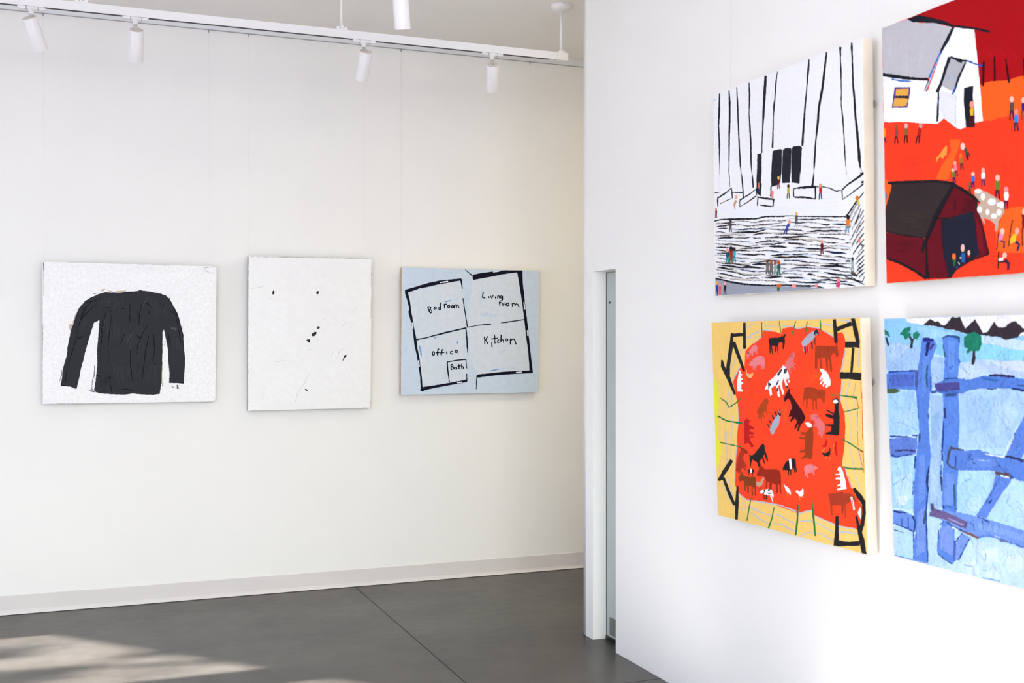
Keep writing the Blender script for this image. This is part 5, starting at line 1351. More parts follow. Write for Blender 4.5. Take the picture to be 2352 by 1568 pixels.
16 2 303 673 355 710 417 743 457 755 475 733 454 697 413 673 362 648 316 636 297 654
17 3 456 749 492 769 505 754 518 727 499 722 485 733 470 722 453 730
16 4 473 730 501 722 506 729 477 737
18 3 328 635 338 580 350 581 344 637
18 3 358 642 364 593 374 593 372 643
18 3 414 672 423 617 437 618 432 673
18 3 455 703 461 648 472 649 469 703
16 4 313 645 321 599 327 599 321 645
16 4 377 648 375 599 380 599 383 648
19 4 465 639 528 643 633 640 670 643 726 643 734 614 741 573 722 558 708 566 695 590 667 584 647 560 658 500 659 453 637 450 630 494 623 547 608 523 614 464 597 461 588 511 581 553 533 555 538 468 519 468 514 546 489 546 478 464 456 466 457 545
20 5 629 637 618 595 624 595 636 636
21 5 709 660 715 637 722 637 717 661
22 2 -569 437 -551 428 -552 407 -526 405 -529 394 -551 391 -548 370 -521 366 -529 356 -549 353 -548 337 -518 331 -521 323 -548 316 -551 289 -554 279 -527 273 -531 256 -561 258 -610 254 -616 300 -611 341 -589 396
23 2 -472 440 -460 443 -456 413 -427 407 -397 411 -368 422 -375 395 -394 378 -423 374 -452 383 -467 400
24 3 -434 374 -443 340 -431 340 -424 374
22 4 54 489 85 474 105 446 124 415 136 359 120 352 96 389 84 370 108 320 87 313 62 356 48 388 30 349 33 311 54 271 30 254 11 297 -3 335 -25 322 -3 239 -30 235 -44 289 -58 327 -119 305 -111 251 -137 237 -149 278 -175 297 -199 284 -209 292 -173 336 -138 363 -81 390 -25 430 20 463
25 5 -37 411 26 463 38 451 -10 405
25 5 99 442 92 432 81 425 70 423 60 427 56 435 57 446 64 457 75 464 86 466 96 462 100 453
25 5 -57 333 -22 373 -7 367 -39 328
25 5 -161 349 -139 343 -118 331 -141 317 -154 278 -159 297
25 5 119 402 132 371 116 371
25 5 -45 308 -25 309 -27 277 -44 276
25 5 88 332 109 330 102 310 81 316
26 6 92 446 91 441 87 438 83 437 79 438 76 441 75 445 76 450 80 453 84 455 88 453 91 450
22 5 514 471 557 469 585 454 612 428 634 393 632 351 608 341 579 328 570 337 585 356 571 361 546 336 537 348 557 373 548 381 518 353 509 362 544 396 535 408 515 383 507 389 526 420 537 438 518 453
27 2 314 321 385 333 463 318 501 313 568 316 577 289 554 216 530 221 517 245 488 249 463 242 464 163 445 165 443 229 423 228 424 152 410 154 409 233 360 243 341 163 326 165 335 236 309 223 291 172 287 191 303 272
28 3 324 314 393 320 461 307 463 311 394 323 324 318
28 3 498 305 476 255 481 255 503 304
29 3 96 288 118 308 133 305 127 277 162 247 216 199 274 147 317 93 289 55 258 40 224 -21 204 -20 228 44 184 -6 168 -1 208 55 188 79 151 64 129 47 119 56 147 89 116 87 95 83 129 138 151 158 133 208 103 232 70 208 53 198 48 229
30 2 -214 210 -191 221 -164 200 -165 180 -189 166 -196 140 -182 82 -194 75 -214 119 -244 91 -223 60 -235 56 -261 84 -270 31 -265 11 -277 14 -285 62 -309 41 -321 47 -307 74 -335 99 -316 127 -273 168
16 4 -55 90 -17 92 -13 73 -32 20 -72 -21 -113 -69 -141 -68 -161 -34 -143 0 -102 42
31 5 -53 120 -22 84 9 95 -21 131
31 5 -89 115 -66 77 -50 82 -72 119
31 5 -129 83 -106 51 -91 56 -113 88
31 5 -170 38 -138 8 -124 13 -155 44
31 5 -198 7 -164 -23 -153 -18 -187 12
16 6 -40 124 -14 106 -7 110 -33 128
32 2 -522 14 -479 37 -439 20 -458 -8 -447 -21 -383 -30 -390 -50 -449 -48 -450 -68 -380 -76 -392 -90 -457 -95 -455 -122 -436 -105 -381 -104 -388 -115 -449 -123 -444 -144 -415 -169 -389 -194 -441 -199 -470 -167 -532 -179 -527 -88
8 2 677 228 723 237 715 171 726 119 715 -6 692 -16 636 -15 560 -18 556 -6 619 11 630 47 559 45 564 58 650 66 652 102 567 115 564 139 625 133 662 133 579 158 580 170 663 148
8 3 725 238 719 226 705 217 685 213 666 215 652 223 647 234 653 246 668 255 688 258 707 256 721 249
8 4 691 266 699 246 712 249 704 269
22 5 714 235 710 228 699 222 684 219 669 220 658 225 655 232 659 239 670 245 685 248 700 247 710 242
33 3 372 103 403 126 452 129 490 98 527 76 554 42 542 -1 522 -21 511 -46 496 -47 493 -17 468 -31 459 -25 475 6 447 35 408 32 403 38 439 52 420 82 400 74
34 4 412 110 468 108 457 91 463 90 473 110 413 113
35 4 364 16 390 61 403 80 404 32 404 -71 411 -5 384 -213 348 -223 317 -210 253 -235 238 -230 297 -192 293 -175 230 -183 230 -170 289 -155 304 -76 230 -76 231 -63 301 -59 311 -41 248 -39 249 -26 312 -23
35 5 248 -31 364 -33 367 -18 250 -22
22 5 309 53 350 60 394 49 390 24 358 21 326 32
8 2 -265 -153 -242 -165 -239 -202 -212 -246 -197 -289 -215 -294 -247 -243 -266 -258 -239 -313 -252 -321 -284 -274 -322 -311 -305 -330 -325 -360 -342 -351 -352 -321 -382 -311 -417 -300 -437 -323 -445 -362 -463 -360 -464 -277 -476 -264 -427 -267 -377 -241 -314 -188
36 4 -585 -225 -547 -215 -481 -240 -482 -261 -544 -264 -559 -307 -513 -365 -520 -380 -568 -350 -568 -357 -515 -393 -521 -405 -582 -379 -598 -430 -636 -434 -679 -418 -663 -360 -627 -285
37 5 -607 -220 -564 -230 -490 -248 -484 -241 -557 -223 -599 -212
38 3 -324 -356 -311 -331 -265 -353 -237 -364 -149 -351 -58 -348 -31 -369 -30 -448 -33 -538 -52 -531 -53 -464 -76 -467 -74 -533 -97 -540 -105 -470 -156 -463 -164 -518 -193 -518 -190 -467 -219 -457 -228 -519 -246 -518 -236 -452 -269 -422 -329 -432 -362 -432 -364 -412 -338 -382
8 2 -399 -393 -406 -403 -424 -411 -448 -416 -473 -416 -491 -412 -497 -403 -489 -393 -471 -385 -446 -380 -422 -380 -404 -384
8 3 -484 -411 -491 -439 -482 -439 -474 -410
8 3 -428 -405 -436 -437 -427 -436 -419 -404
22 4 -461 -381 -434 -378 -434 -411 -460 -414
39 5 -639 -484 -597 -423 -578 -421 -561 -447 -512 -452 -389 -442 -377 -475 -388 -518 -387 -597 -405 -596 -407 -534 -431 -530 -429 -599 -448 -608 -449 -525 -486 -526 -495 -586 -514 -589 -510 -525 -531 -528 -532 -580 -551 -579 -553 -509 -570 -487 -621 -507
40 6 -270 -429 -252 -434 -271 -456 -297 -500 -334 -518 -375 -509 -379 -475 -344 -478 -307 -467 -282 -437
41 7 -343 -519 -339 -548 -333 -546 -337 -518
41 7 -325 -516 -322 -541 -316 -540 -319 -515
8 2 -1 -326 35 -283 81 -248 147 -232 173 -249 176 -294 184 -339 173 -343 159 -303 162 -345 149 -349 142 -311 109 -327 112 -366 101 -374 92 -339 81 -343 84 -376 73 -380 65 -339 21 -340 3 -348
22 3 81 -248 114 -241 122 -319 98 -329
10 2 282 -290 314 -267 366 -259 397 -265 437 -274 446 -285 405 -299 394 -310 408 -340 393 -342 379 -312 363 -313 368 -325 316 -331 329 -368 319 -372 305 -345 293 -362 283 -360 290 -327 275 -310
42 3 384 -261 398 -285 404 -283 390 -259
22 2 4 -444 19 -462 57 -471 84 -487 98 -518 87 -530 71 -518 49 -515 23 -488
22 2 159 -488 187 -481 207 -492 240 -468 251 -457 262 -466 259 -504 237 -523 205 -524 185 -507 164 -500
43 4 -12 -459 -25 -494 -18 -494 -5 -459
43 3 45 -518 44 -548 51 -547 53 -517
43 3 202 -528 211 -556 218 -554 209 -527
43 3 225 -527 256 -533 260 -528 228 -523
43 2 543 -118 501 -150 506 -152 548 -121
43 2 559 -179 537 -206 544 -208 565 -181
43 2 588 -184 596 -205 603 -203 594 -183
43 2 575 -42 563 -86 570 -86 582 -42
43 2 646 -86 633 -142 640 -142 653 -85
43 3 801 -303 818 -338 824 -336 807 -301
22 4 -324 -551 -288 -533 -205 -516 -159 -520 -133 -561 -145 -583 -173 -566 -255 -573 -278 -562 -319 -571
25 5 -250 -539 -252 -544 -257 -549 -263 -551 -269 -550 -273 -547 -274 -541 -272 -536 -267 -531 -261 -529 -256 -530 -252 -533
25 5 -183 -523 -186 -528 -192 -532 -200 -534 -208 -534 -214 -531 -216 -527 -213 -523 -207 -519 -199 -517 -191 -517 -185 -520
25 5 -170 -549 -173 -552 -183 -555 -196 -557 -208 -558 -218 -557 -221 -555 -217 -552 -208 -549 -195 -547 -182 -546 -173 -546
25 6 -265 -557 -267 -560 -272 -563 -278 -564 -284 -564 -288 -563 -289 -560 -287 -557 -283 -555 -277 -553 -271 -553 -267 -555
8 7 -278 -573 -276 -613 -266 -612 -266 -571
8 5 -243 -568 -247 -609 -236 -608 -231 -567
22 5 -187 -569 -157 -618 -144 -613 -171 -564
22 2 694 -247 713 -239 740 -267 757 -307 773 -354 779 -396 743 -404 675 -422 666 -413 715 -392 711 -380 667 -394 668 -385 707 -368 708 -337 655 -342 656 -331 709 -319 705 -304 657 -312 657 -301 701 -295 702 -277 678 -270
44 2 562 -460 684 -435 817 -425 862 -446 887 -479 869 -481 833 -462 813 -489 765 -513 760 -611 746 -607 746 -522 724 -592 710 -588 708 -527 606 -541 607 -615 592 -620 582 -532
45 3 684 -438 741 -435 742 -430 685 -433
22 3 817 -452 839 -446 864 -536 846 -545
46 4 829 -462 838 -460 849 -514 841 -518
22 4 893 -556 922 -510 930 -527 927 -599 910 -578
47 3 491 -105 536 -98 558 -56 578 -48 576 -86 555 -112 525 -118
47 3 675 -59 689 -64 682 -107 689 -162 669 -170 648 -110
8 3 503 -160 553 -156 593 -134 596 -117 607 -119 604 -164 581 -179 542 -183 512 -173"""),
'barns': dict(wall='part',c=[2.6175,2.6402,2.2952],size=[0.95,0.8836],lean=0.01922,roll=0.00446,base=(250,60,32),
 cols=[(166,12,20),(176,16,24),(252,94,30),(190,187,192),(197,194,198),(243,243,245),(228,228,232),(28,30,40),(168,206,238),(50,110,190),(86,60,130),(226,168,74),(40,32,40),(178,177,182),(30,76,170),(130,170,215),(190,190,196),(60,100,180),(64,24,30),(230,184,34),(246,152,132),(44,12,22),(42,32,42),(90,76,70),(226,186,176),(42,42,62),(42,132,212),(236,142,122),(120,50,30),(42,32,110),(226,180,170),(42,22,22),(132,72,62),(150,76,40),(52,22,22),(140,92,40),(224,182,176),(40,40,50),(210,190,60),(240,190,170),(60,100,60),(200,120,100),(32,26,52),(172,26,30),(212,152,142),(240,150,50),(40,40,60),(252,98,32),(252,96,32),(252,100,32),(244,54,31),(245,54,31),(52,42,42),(60,49,44),(47,39,42),(98,16,28),(68,14,26),(84,14,26),(70,14,26),(120,18,30),(32,34,48),(30,26,32),(70,24,30),(32,92,162),(236,188,168),(160,24,34),(236,192,168),(42,100,52),(232,112,42),(225,215,210),(235,210,195),(60,60,120),(226,152,62),(82,72,72),(52,32,42),(236,198,184),(72,42,42),(162,112,42),(220,112,52),(62,32,62),(230,122,152),(240,164,142),(32,32,82),(112,120,42),(236,182,162),(92,42,42),(102,92,52),(122,92,52),(52,32,92),(42,112,202),(242,192,172),(62,42,82),(245,240,245),(222,162,152),(62,32,52),(242,182,162),(82,32,62),(222,152,152),(50,40,60),(60,110,180),(236,180,160),(60,40,60),(230,190,60),(220,150,140),(190,166,146),(244,240,238),(44,26,28),(226,188,42),(236,162,152),(40,34,80),(230,132,172),(238,190,172),(72,32,62),(242,240,240),(240,188,170),(112,26,32),(236,180,165),(30,100,150)],
 strokes="""0 1 -715 879 -642 882 948 882 948 165 361 273 253 281 155 281 12 302 -69 292 -87 489 -106 648 -282 724
1 2 237 406 228 395 249 381 252 384 244 395 242 404
1 3 212 441 205 412 222 380 227 380 224 410 217 440
1 4 178 480 186 422 208 364 212 364 199 422 182 480
1 2 149 520 160 451 168 383 171 382 173 449 153 520
1 2 132 483 132 428 158 372 163 372 148 427 136 482
1 3 95 510 110 436 123 363 127 362 126 434 100 510
1 2 72 500 85 452 86 404 89 404 94 450 74 500
1 2 46 497 59 452 73 407 76 407 68 451 49 497
1 2 24 505 19 466 39 425 45 425 39 464 30 504
1 3 3 522 7 480 19 437 22 437 18 479 6 522
1 4 -16 526 -14 491 -1 455 4 455 1 489 -11 525
1 2 -45 516 -41 494 -31 472 -26 471 -24 493 -40 516
2 2 -69 298 12 302 155 279 253 281 361 273 948 165 948 -95 355 34 220 53 79 70 7 62 -45 72 -64 200
3 2 -948 882 -807 882 -697 881 -662 853 -585 823 -443 784 -306 721 -291 714 -348 653 -407 579 -458 520 -502 440 -638 471 -796 519 -948 565
4 3 -700 606 -718 573 -709 532 -704 531 -703 569 -696 604
4 4 -692 718 -714 623 -737 528 -735 527 -706 621 -690 718
4 5 -697 766 -720 655 -746 545 -743 544 -711 652 -695 765
4 6 -714 768 -736 678 -749 585 -746 584 -726 675 -711 767
4 3 -748 738 -764 697 -768 651 -764 650 -751 692 -744 737
4 3 -509 712 -518 678 -516 641 -514 641 -510 676 -507 711
4 3 -537 707 -563 615 -573 518 -570 517 -554 612 -534 706
4 4 -567 673 -589 599 -597 522 -593 520 -574 595 -563 671
4 3 -855 680 -859 649 -873 621 -870 620 -850 646 -852 680
4 3 -846 806 -875 714 -889 615 -885 614 -863 710 -843 805
4 4 -871 792 -886 722 -900 652 -897 651 -876 719 -868 791
4 3 -890 818 -895 797 -905 777 -902 775 -884 793 -887 818
5 3 -948 555 -519 426 -537 364 -516 362 -382 585 -299 705 -259 709 -106 653 -87 489 -63 256 -49 72 -112 73 -236 53 -267 67 -377 152 -435 127 -568 155 -715 192 -948 233
6 4 -405 341 -278 279 -274 92 -377 152 -412 212
7 4 -697 878 -592 878 -525 849 -393 792 -271 723 -189 696 -106 665 20 614 23 602 5 604 -106 653 -259 706 -306 724 -443 784 -577 824 -645 842
7 5 -288 719 -341 662 -384 613 -414 571 -401 563 -363 599 -315 645 -270 708
8 6 -424 548 -395 570 -459 478 -503 410 -536 363 -552 370 -510 430
9 7 -400 591 -447 525 -509 444 -495 436 -435 519 -389 584
7 8 -506 436 -550 368 -526 358 -524 364 -542 369 -498 432
9 4 -861 509 -771 474 -673 452 -673 459 -769 484 -858 517
7 9 -948 551 -862 521 -709 475 -604 448 -515 426 -514 442 -603 463 -705 495 -856 545 -948 575
10 4 -832 450 -681 418 -681 397 -711 288 -865 317
11 5 -818 435 -696 412 -702 365 -825 391
11 5 -834 376 -704 349 -719 301 -852 324
12 6 -822 375 -700 347 -700 363 -822 389
13 4 -319 522 -183 466 -244 382 -293 305 -396 369
7 5 -328 537 -369 466 -410 381 -447 338 -421 323 -389 370 -345 455 -302 523
7 6 -314 525 -244 489 -173 465 -170 476 -238 504 -308 536
7 7 -253 485 -213 470 -207 482 -244 503
7 7 -187 469 -252 387 -292 307 -277 300 -235 378 -176 463
14 7 -174 470 -113 439 -28 397 -23 407 -109 446 -169 478
14 8 -275 339 -304 292 -291 286 -262 332
15 5 -335 389 -313 414 -318 418 -343 394
7 6 -427 328 -438 217 -444 144 -428 141 -420 213 -413 325
16 5 -272 284 -277 98 -272 97 -267 283
17 7 -423 286 -423 238 -418 237 -419 285
7 4 -199 308 -122 306 -127 236 -117 182 -113 56 -189 58 -204 240
18 5 -157 127 -115 119 -117 45 -170 55
19 6 -152 166 -121 166 -125 121 -148 125
20 7 -118 187 -121 176 -127 169 -137 168 -146 173 -152 183 -154 194 -152 205 -145 212 -136 214 -127 209 -120 199
21 8 -41 436 -48 287 -35 284 -24 431
21 3 45 448 44 296 60 293 59 445
21 3 136 412 154 262 170 260 146 411
21 3 271 380 273 261 286 258 282 378
21 3 383 374 386 246 399 243 395 372
22 3 169 108 160 73 158 36 168 34 172 69 183 103
22 4 178 105 182 63 188 33 198 32 194 62 192 103
23 5 170 147 193 143 198 113 191 88 167 93 164 122
24 6 196 155 194 146 188 140 180 139 173 144 167 152 165 161 168 170 173 176 181 177 189 173 194 165
25 5 203 30 194 -2 193 -36 202 -38 205 -6 215 26
25 6 211 27 214 -11 220 -39 229 -40 226 -12 224 25
26 7 204 66 224 62 229 35 223 12 201 16 198 43
27 8 227 74 225 65 220 60 213 59 206 63 201 70 200 79 202 87 207 93 214 94 221 90 226 83
28 3 258 89 249 56 248 22 257 20 260 53 270 84
28 4 266 86 269 47 275 19 284 18 281 46 279 84
29 5 259 126 279 121 284 93 278 70 256 75 253 102
30 6 283 133 280 124 275 119 268 118 261 122 256 129 255 139 257 147 262 152 269 153 276 149 281 142
31 1 -835 129 -844 98 -846 66 -836 64 -832 95 -821 125
31 2 -826 126 -822 90 -816 63 -806 62 -810 88 -812 124
32 3 -834 164 -811 160 -806 133 -813 111 -837 116 -840 142
33 4 -808 171 -810 163 -816 158 -824 157 -831 161 -837 168 -838 176 -836 184 -830 189 -823 190 -815 187 -810 179
34 1 -742 120 -751 88 -753 53 -742 51 -738 84 -727 116
34 2 -732 117 -728 78 -722 50 -711 49 -715 77 -717 115
35 3 -740 157 -717 153 -711 125 -718 102 -744 106 -747 134
36 4 -713 165 -715 156 -721 151 -729 150 -737 154 -743 161 -745 170 -743 179 -737 184 -729 185 -721 181 -715 174
37 3 320 58 312 26 310 -6 319 -8 322 23 332 53
37 4 328 55 331 18 336 -9 345 -9 341 17 340 53
38 5 321 93 340 89 345 62 339 40 318 44 315 70
39 6 343 100 341 92 336 87 330 86 323 89 318 96 317 105 319 113 324 118 330 119 337 115 342 108
37 1 411 10 403 -22 401 -55 410 -57 414 -25 423 6
37 2 419 8 422 -30 428 -58 436 -58 433 -31 432 6
40 3 412 46 432 43 437 15 431 -8 409 -3 406 24
41 4 435 54 433 46 428 40 421 39 414 43 410 50 408 59 410 67 415 73 422 74 429 70 433 63
42 1 -615 99 -634 67 -644 34 -634 30 -621 63 -601 93
42 2 -606 96 -611 58 -613 31 -602 28 -599 55 -591 93
43 3 -604 134 -581 130 -581 103 -595 80 -621 85 -618 112
44 4 -573 141 -576 133 -582 127 -590 126 -598 130 -603 138 -605 147 -603 156 -597 161 -589 162 -581 158 -575 150
45 1 -948 191 -948 128 -935 125 -933 188
46 2 -948 127 -948 117 -933 86 -921 86 -935 127
47 1 -328 7 -238 -9 -247 -43 -298 -137 -351 -250 -459 -229 -415 -162 -321 -73
48 1 89 -501 170 -487 258 -492 447 -508 883 -570 878 -789 441 -769 305 -770 164 -759 39 -743 42 -611 81 -551
49 1 -948 -156 -910 -179 -877 -209 -938 -345 -948 -344
50 1 -829 -42 -810 -43 -788 -46 -787 -43 -811 -33 -831 -39
50 1 -822 -63 -728 -59 -638 -48 -639 -46 -730 -53 -823 -61
50 2 -777 -75 -682 -64 -587 -60 -588 -56 -687 -53 -779 -71
50 3 -844 -98 -711 -92 -592 -68 -593 -65 -717 -81 -845 -94
50 4 -774 -108 -655 -104 -544 -89 -546 -85 -660 -91 -776 -104
50 5 -788 -126 -665 -119 -552 -99 -554 -97 -669 -112 -789 -123
50 1 -778 -144 -677 -139 -581 -129 -582 -126 -682 -129 -780 -141
50 1 -740 -168 -654 -165 -572 -156 -573 -152 -658 -153 -742 -164
50 2 -675 -175 -625 -173 -574 -171 -575 -167 -629 -160 -677 -171
50 3 -643 -187 -607 -183 -569 -181 -570 -178 -611 -173 -645 -184
51 1 205 -196 202 -206 201 -218 204 -219 213 -209 209 -197
51 1 178 -190 175 -227 189 -265 192 -265 186 -228 181 -190
51 1 155 -210 160 -267 170 -325 173 -325 172 -268 159 -210
51 1 118 -188 123 -251 152 -313 156 -312 138 -250 123 -188
51 2 96 -188 105 -254 117 -321 122 -321 120 -255 100 -188
51 1 58 -166 71 -240 78 -314 81 -315 82 -241 61 -166
51 1 28 -143 33 -218 55 -292 59 -292 46 -218 32 -143
51 1 2 -149 8 -223 26 -297 30 -297 20 -223 6 -149
51 2 -31 -115 -23 -184 3 -252 7 -252 -9 -183 -27 -115
52 2 -915 -191 -863 -195 -697 -208 -451 -242 -302 -278 -370 -375 -457 -482 -547 -603 -591 -605 -706 -576 -948 -530 -948 -369 -878 -216
53 3 -770 -407 -648 -431 -528 -440 -528 -438 -648 -425 -770 -405
53 4 -856 -406 -710 -431 -568 -449 -568 -447 -709 -426 -856 -405
53 5 -797 -429 -656 -450 -519 -471 -519 -468 -655 -441 -797 -426
53 6 -843 -438 -710 -458 -581 -477 -580 -474 -709 -449 -843 -435
53 7 -815 -452 -707 -468 -602 -487 -601 -485 -706 -459 -815 -449
53 8 -812 -469 -678 -487 -548 -506 -548 -503 -677 -478 -812 -466
53 9 -771 -483 -664 -499 -559 -518 -559 -516 -663 -494 -771 -482
53 10 -804 -490 -691 -508 -580 -516 -580 -514 -691 -501 -804 -488
53 11 -761 -509 -669 -524 -579 -537 -578 -534 -668 -514 -761 -506
54 3 -456 -286 -479 -319 -483 -357 -478 -358 -466 -323 -452 -288
54 4 -472 -268 -502 -318 -519 -372 -515 -373 -487 -323 -468 -269
54 3 -498 -265 -518 -310 -530 -359 -528 -359 -511 -313 -495 -266
54 3 -532 -288 -557 -321 -556 -363 -551 -364 -538 -326 -527 -289
54 3 -552 -266 -577 -308 -587 -355 -583 -356 -565 -312 -549 -267
54 4 -571 -259 -592 -300 -599 -346 -594 -347 -574 -305 -566 -261
54 5 -598 -276 -618 -307 -618 -344 -612 -345 -598 -312 -592 -278
54 6 -614 -263 -640 -301 -651 -343 -645 -345 -620 -307 -608 -265
54 7 -631 -256 -657 -305 -683 -356 -679 -358 -641 -311 -626 -257
54 3 -665 -260 -683 -307 -707 -352 -703 -354 -670 -311 -661 -261
54 3 -696 -258 -713 -305 -740 -350 -738 -351 -704 -308 -693 -258
54 3 -725 -241 -751 -295 -776 -349 -771 -352 -731 -301 -719 -243
54 3 -748 -237 -771 -273 -780 -313 -775 -315 -754 -278 -743 -239
54 3 -777 -241 -793 -260 -789 -285 -784 -286 -778 -264 -773 -243
54 3 -800 -234 -813 -239 -803 -250 -798 -249 -795 -243 -796 -237
55 3 -948 -533 -706 -576 -582 -606 -547 -615 -511 -557 -458 -488 -302 -287 -206 -348 -121 -406 -92 -498 -56 -624 -21 -750 -177 -785 -299 -831 -341 -882 -358 -882 -554 -874 -730 -784 -868 -733 -948 -711
56 4 -159 -399 -142 -410 -120 -411 -120 -408 -139 -401 -157 -396
56 5 -219 -392 -173 -413 -126 -432 -123 -428 -166 -401 -217 -388
56 6 -225 -404 -176 -431 -120 -444 -119 -441 -171 -422 -223 -402
56 7 -223 -416 -171 -443 -114 -456 -113 -454 -168 -436 -221 -414
56 8 -227 -431 -174 -454 -120 -474 -118 -471 -168 -443 -225 -427
56 9 -229 -445 -187 -467 -142 -481 -140 -479 -182 -457 -228 -442
56 10 -233 -461 -224 -471 -209 -466 -211 -462 -221 -459 -230 -458
57 4 -789 -602 -718 -619 -647 -630 -646 -626 -715 -606 -788 -598
57 5 -873 -603 -764 -627 -655 -634 -655 -631 -763 -618 -872 -600
57 6 -898 -614 -766 -637 -635 -650 -635 -647 -764 -627 -898 -611
57 7 -851 -631 -764 -645 -679 -654 -679 -652 -763 -636 -850 -629
57 4 -893 -644 -787 -659 -685 -678 -685 -676 -786 -653 -892 -642
57 5 -874 -661 -793 -680 -711 -680 -711 -677 -792 -668 -874 -657
58 4 -304 -371 -284 -374 -285 -446 -306 -456
59 4 -116 -519 -71 -600 -67 -729 -113 -713
60 10 -411 -499 -291 -488 -138 -475 -125 -559 -112 -678 -98 -750 -169 -780 -299 -837 -341 -882 -343 -882 -366 -869 -388 -764 -414 -621
61 4 -920 -198 -696 -224 -452 -250 -296 -292 -291 -273 -450 -235 -697 -206 -920 -183
61 5 -313 -278 -405 -370 -486 -466 -556 -584 -590 -638 -611 -695 -593 -701 -558 -650 -520 -599 -446 -484 -370 -389 -291 -291
61 4 -948 -525 -818 -560 -583 -607 -581 -599 -815 -552 -948 -518
61 6 -309 -293 -206 -354 -144 -395 -82 -431 -71 -421 -128 -380 -190 -338 -295 -279
61 8 -127 -410 -97 -498 -57 -631 -27 -753 -16 -752 -48 -630 -87 -497 -112 -409
61 4 -948 -716 -827 -754 -692 -814 -570 -879 -555 -863 -678 -798 -816 -738 -948 -701
61 6 -566 -620 -568 -732 -569 -873 -535 -874 -549 -733 -549 -621
61 11 -416 -498 -418 -621 -393 -764 -384 -764 -410 -621 -406 -500
61 12 -458 -490 -349 -503 -348 -494 -457 -479
61 11 -297 -837 -176 -788 -20 -756 -23 -750 -179 -782 -301 -831
62 12 -236 -751 -238 -805 -214 -806 -212 -753
63 13 -246 -729 -213 -732 -215 -788 -245 -786
64 11 -217 -699 -219 -711 -225 -720 -233 -723 -241 -719 -247 -709 -249 -696 -246 -684 -240 -675 -232 -672 -224 -676 -218 -686
65 11 -172 -753 -173 -759 -177 -763 -183 -764 -189 -762 -193 -757 -194 -751 -192 -745 -188 -741 -182 -740 -177 -742 -173 -747
66 12 -170 -732 -172 -740 -176 -746 -182 -748 -187 -745 -191 -739 -193 -731 -191 -722 -187 -717 -181 -715 -176 -717 -172 -724
67 11 -322 -763 -293 -765 -303 -806 -317 -805
68 12 -294 -747 -296 -757 -302 -764 -310 -766 -318 -763 -323 -755 -325 -744 -323 -734 -317 -727 -309 -725 -301 -728 -296 -736
69 11 -276 -785 -265 -801 -259 -799 -271 -783
70 14 -246 -759 -247 -762 -250 -764 -253 -765 -256 -764 -258 -761 -259 -758 -258 -755 -256 -753 -252 -753 -249 -754 -247 -756
71 12 -301 -818 -277 -825 -272 -815 -296 -807
72 1 -456 -88 -435 -85 -404 -59 -370 -31 -355 -28 -359 -85 -371 -89 -384 -93 -397 -112 -409 -89 -435 -100 -448 -120 -457 -118 -448 -101
73 1 -215 -70 -201 -101 -195 -130 -175 -132 -175 -100 -192 -67
74 2 -192 -112 -187 -149 -171 -150 -177 -113
74 3 -181 -103 -163 -132 -156 -131 -171 -101
75 2 -200 -60 -203 -71 -210 -78 -220 -79 -229 -75 -236 -65 -238 -53 -236 -43 -228 -35 -219 -34 -209 -39 -202 -48
76 1 -243 -150 -245 -176 -242 -203 -234 -204 -235 -177 -230 -152
76 2 -235 -152 -228 -182 -220 -205 -211 -204 -218 -182 -223 -152
77 3 -246 -120 -227 -123 -219 -145 -222 -164 -243 -160 -249 -139
78 4 -226 -114 -228 -120 -233 -125 -239 -125 -246 -123 -251 -117 -252 -110 -250 -103 -245 -99 -239 -98 -232 -101 -227 -107
79 1 -292 -186 -294 -211 -291 -236 -283 -237 -284 -212 -280 -189
79 2 -285 -189 -277 -217 -270 -238 -262 -237 -268 -217 -274 -189
80 3 -295 -159 -277 -162 -270 -182 -272 -199 -292 -197 -298 -176
81 4 -276 -153 -278 -159 -283 -163 -289 -164 -295 -161 -300 -156 -301 -149 -299 -143 -295 -139 -288 -138 -282 -141 -278 -146
82 7 -309 -228 -311 -251 -308 -276 -300 -276 -301 -253 -297 -230
82 8 -302 -230 -295 -257 -287 -277 -279 -277 -286 -257 -291 -230
83 9 -312 -201 -295 -203 -288 -223 -290 -240 -309 -238 -315 -218
84 10 -294 -195 -296 -201 -300 -205 -306 -206 -312 -203 -317 -198 -318 -192 -316 -186 -312 -182 -306 -181 -300 -184 -296 -189
85 7 -172 -323 -177 -340 -178 -359 -172 -360 -170 -342 -164 -325
85 8 -167 -324 -165 -345 -162 -360 -156 -360 -158 -345 -159 -325
86 9 -172 -303 -158 -305 -155 -320 -159 -332 -173 -330 -175 -316
87 10 -156 -299 -158 -303 -161 -306 -166 -307 -170 -305 -173 -301 -174 -296 -173 -292 -170 -289 -165 -288 -161 -290 -157 -294
88 11 -146 -277 -152 -301 -153 -326 -145 -328 -142 -304 -134 -280
88 12 -139 -279 -136 -307 -132 -328 -124 -328 -127 -308 -128 -280
89 13 -145 -250 -127 -253 -122 -273 -128 -290 -147 -288 -150 -267
90 14 -124 -245 -126 -251 -131 -255 -137 -256 -143 -253 -147 -248 -149 -241 -147 -235 -142 -231 -136 -230 -130 -233 -126 -238
91 1 -65 -271 -73 -299 -74 -329 -64 -330 -61 -302 -52 -275
91 2 -58 -273 -55 -306 -50 -330 -40 -330 -43 -307 -44 -274
92 3 -64 -240 -44 -243 -38 -266 -45 -286 -67 -283 -71 -260
93 4 -40 -233 -43 -240 -48 -245 -55 -246 -62 -243 -67 -236 -69 -229 -67 -221 -61 -217 -54 -216 -47 -219 -42 -225
94 1 47 -348 38 -385 36 -424 48 -426 52 -389 64 -352
94 2 57 -351 61 -394 68 -426 80 -426 76 -395 74 -352
83 3 48 -306 75 -310 82 -341 74 -368 44 -364 40 -333
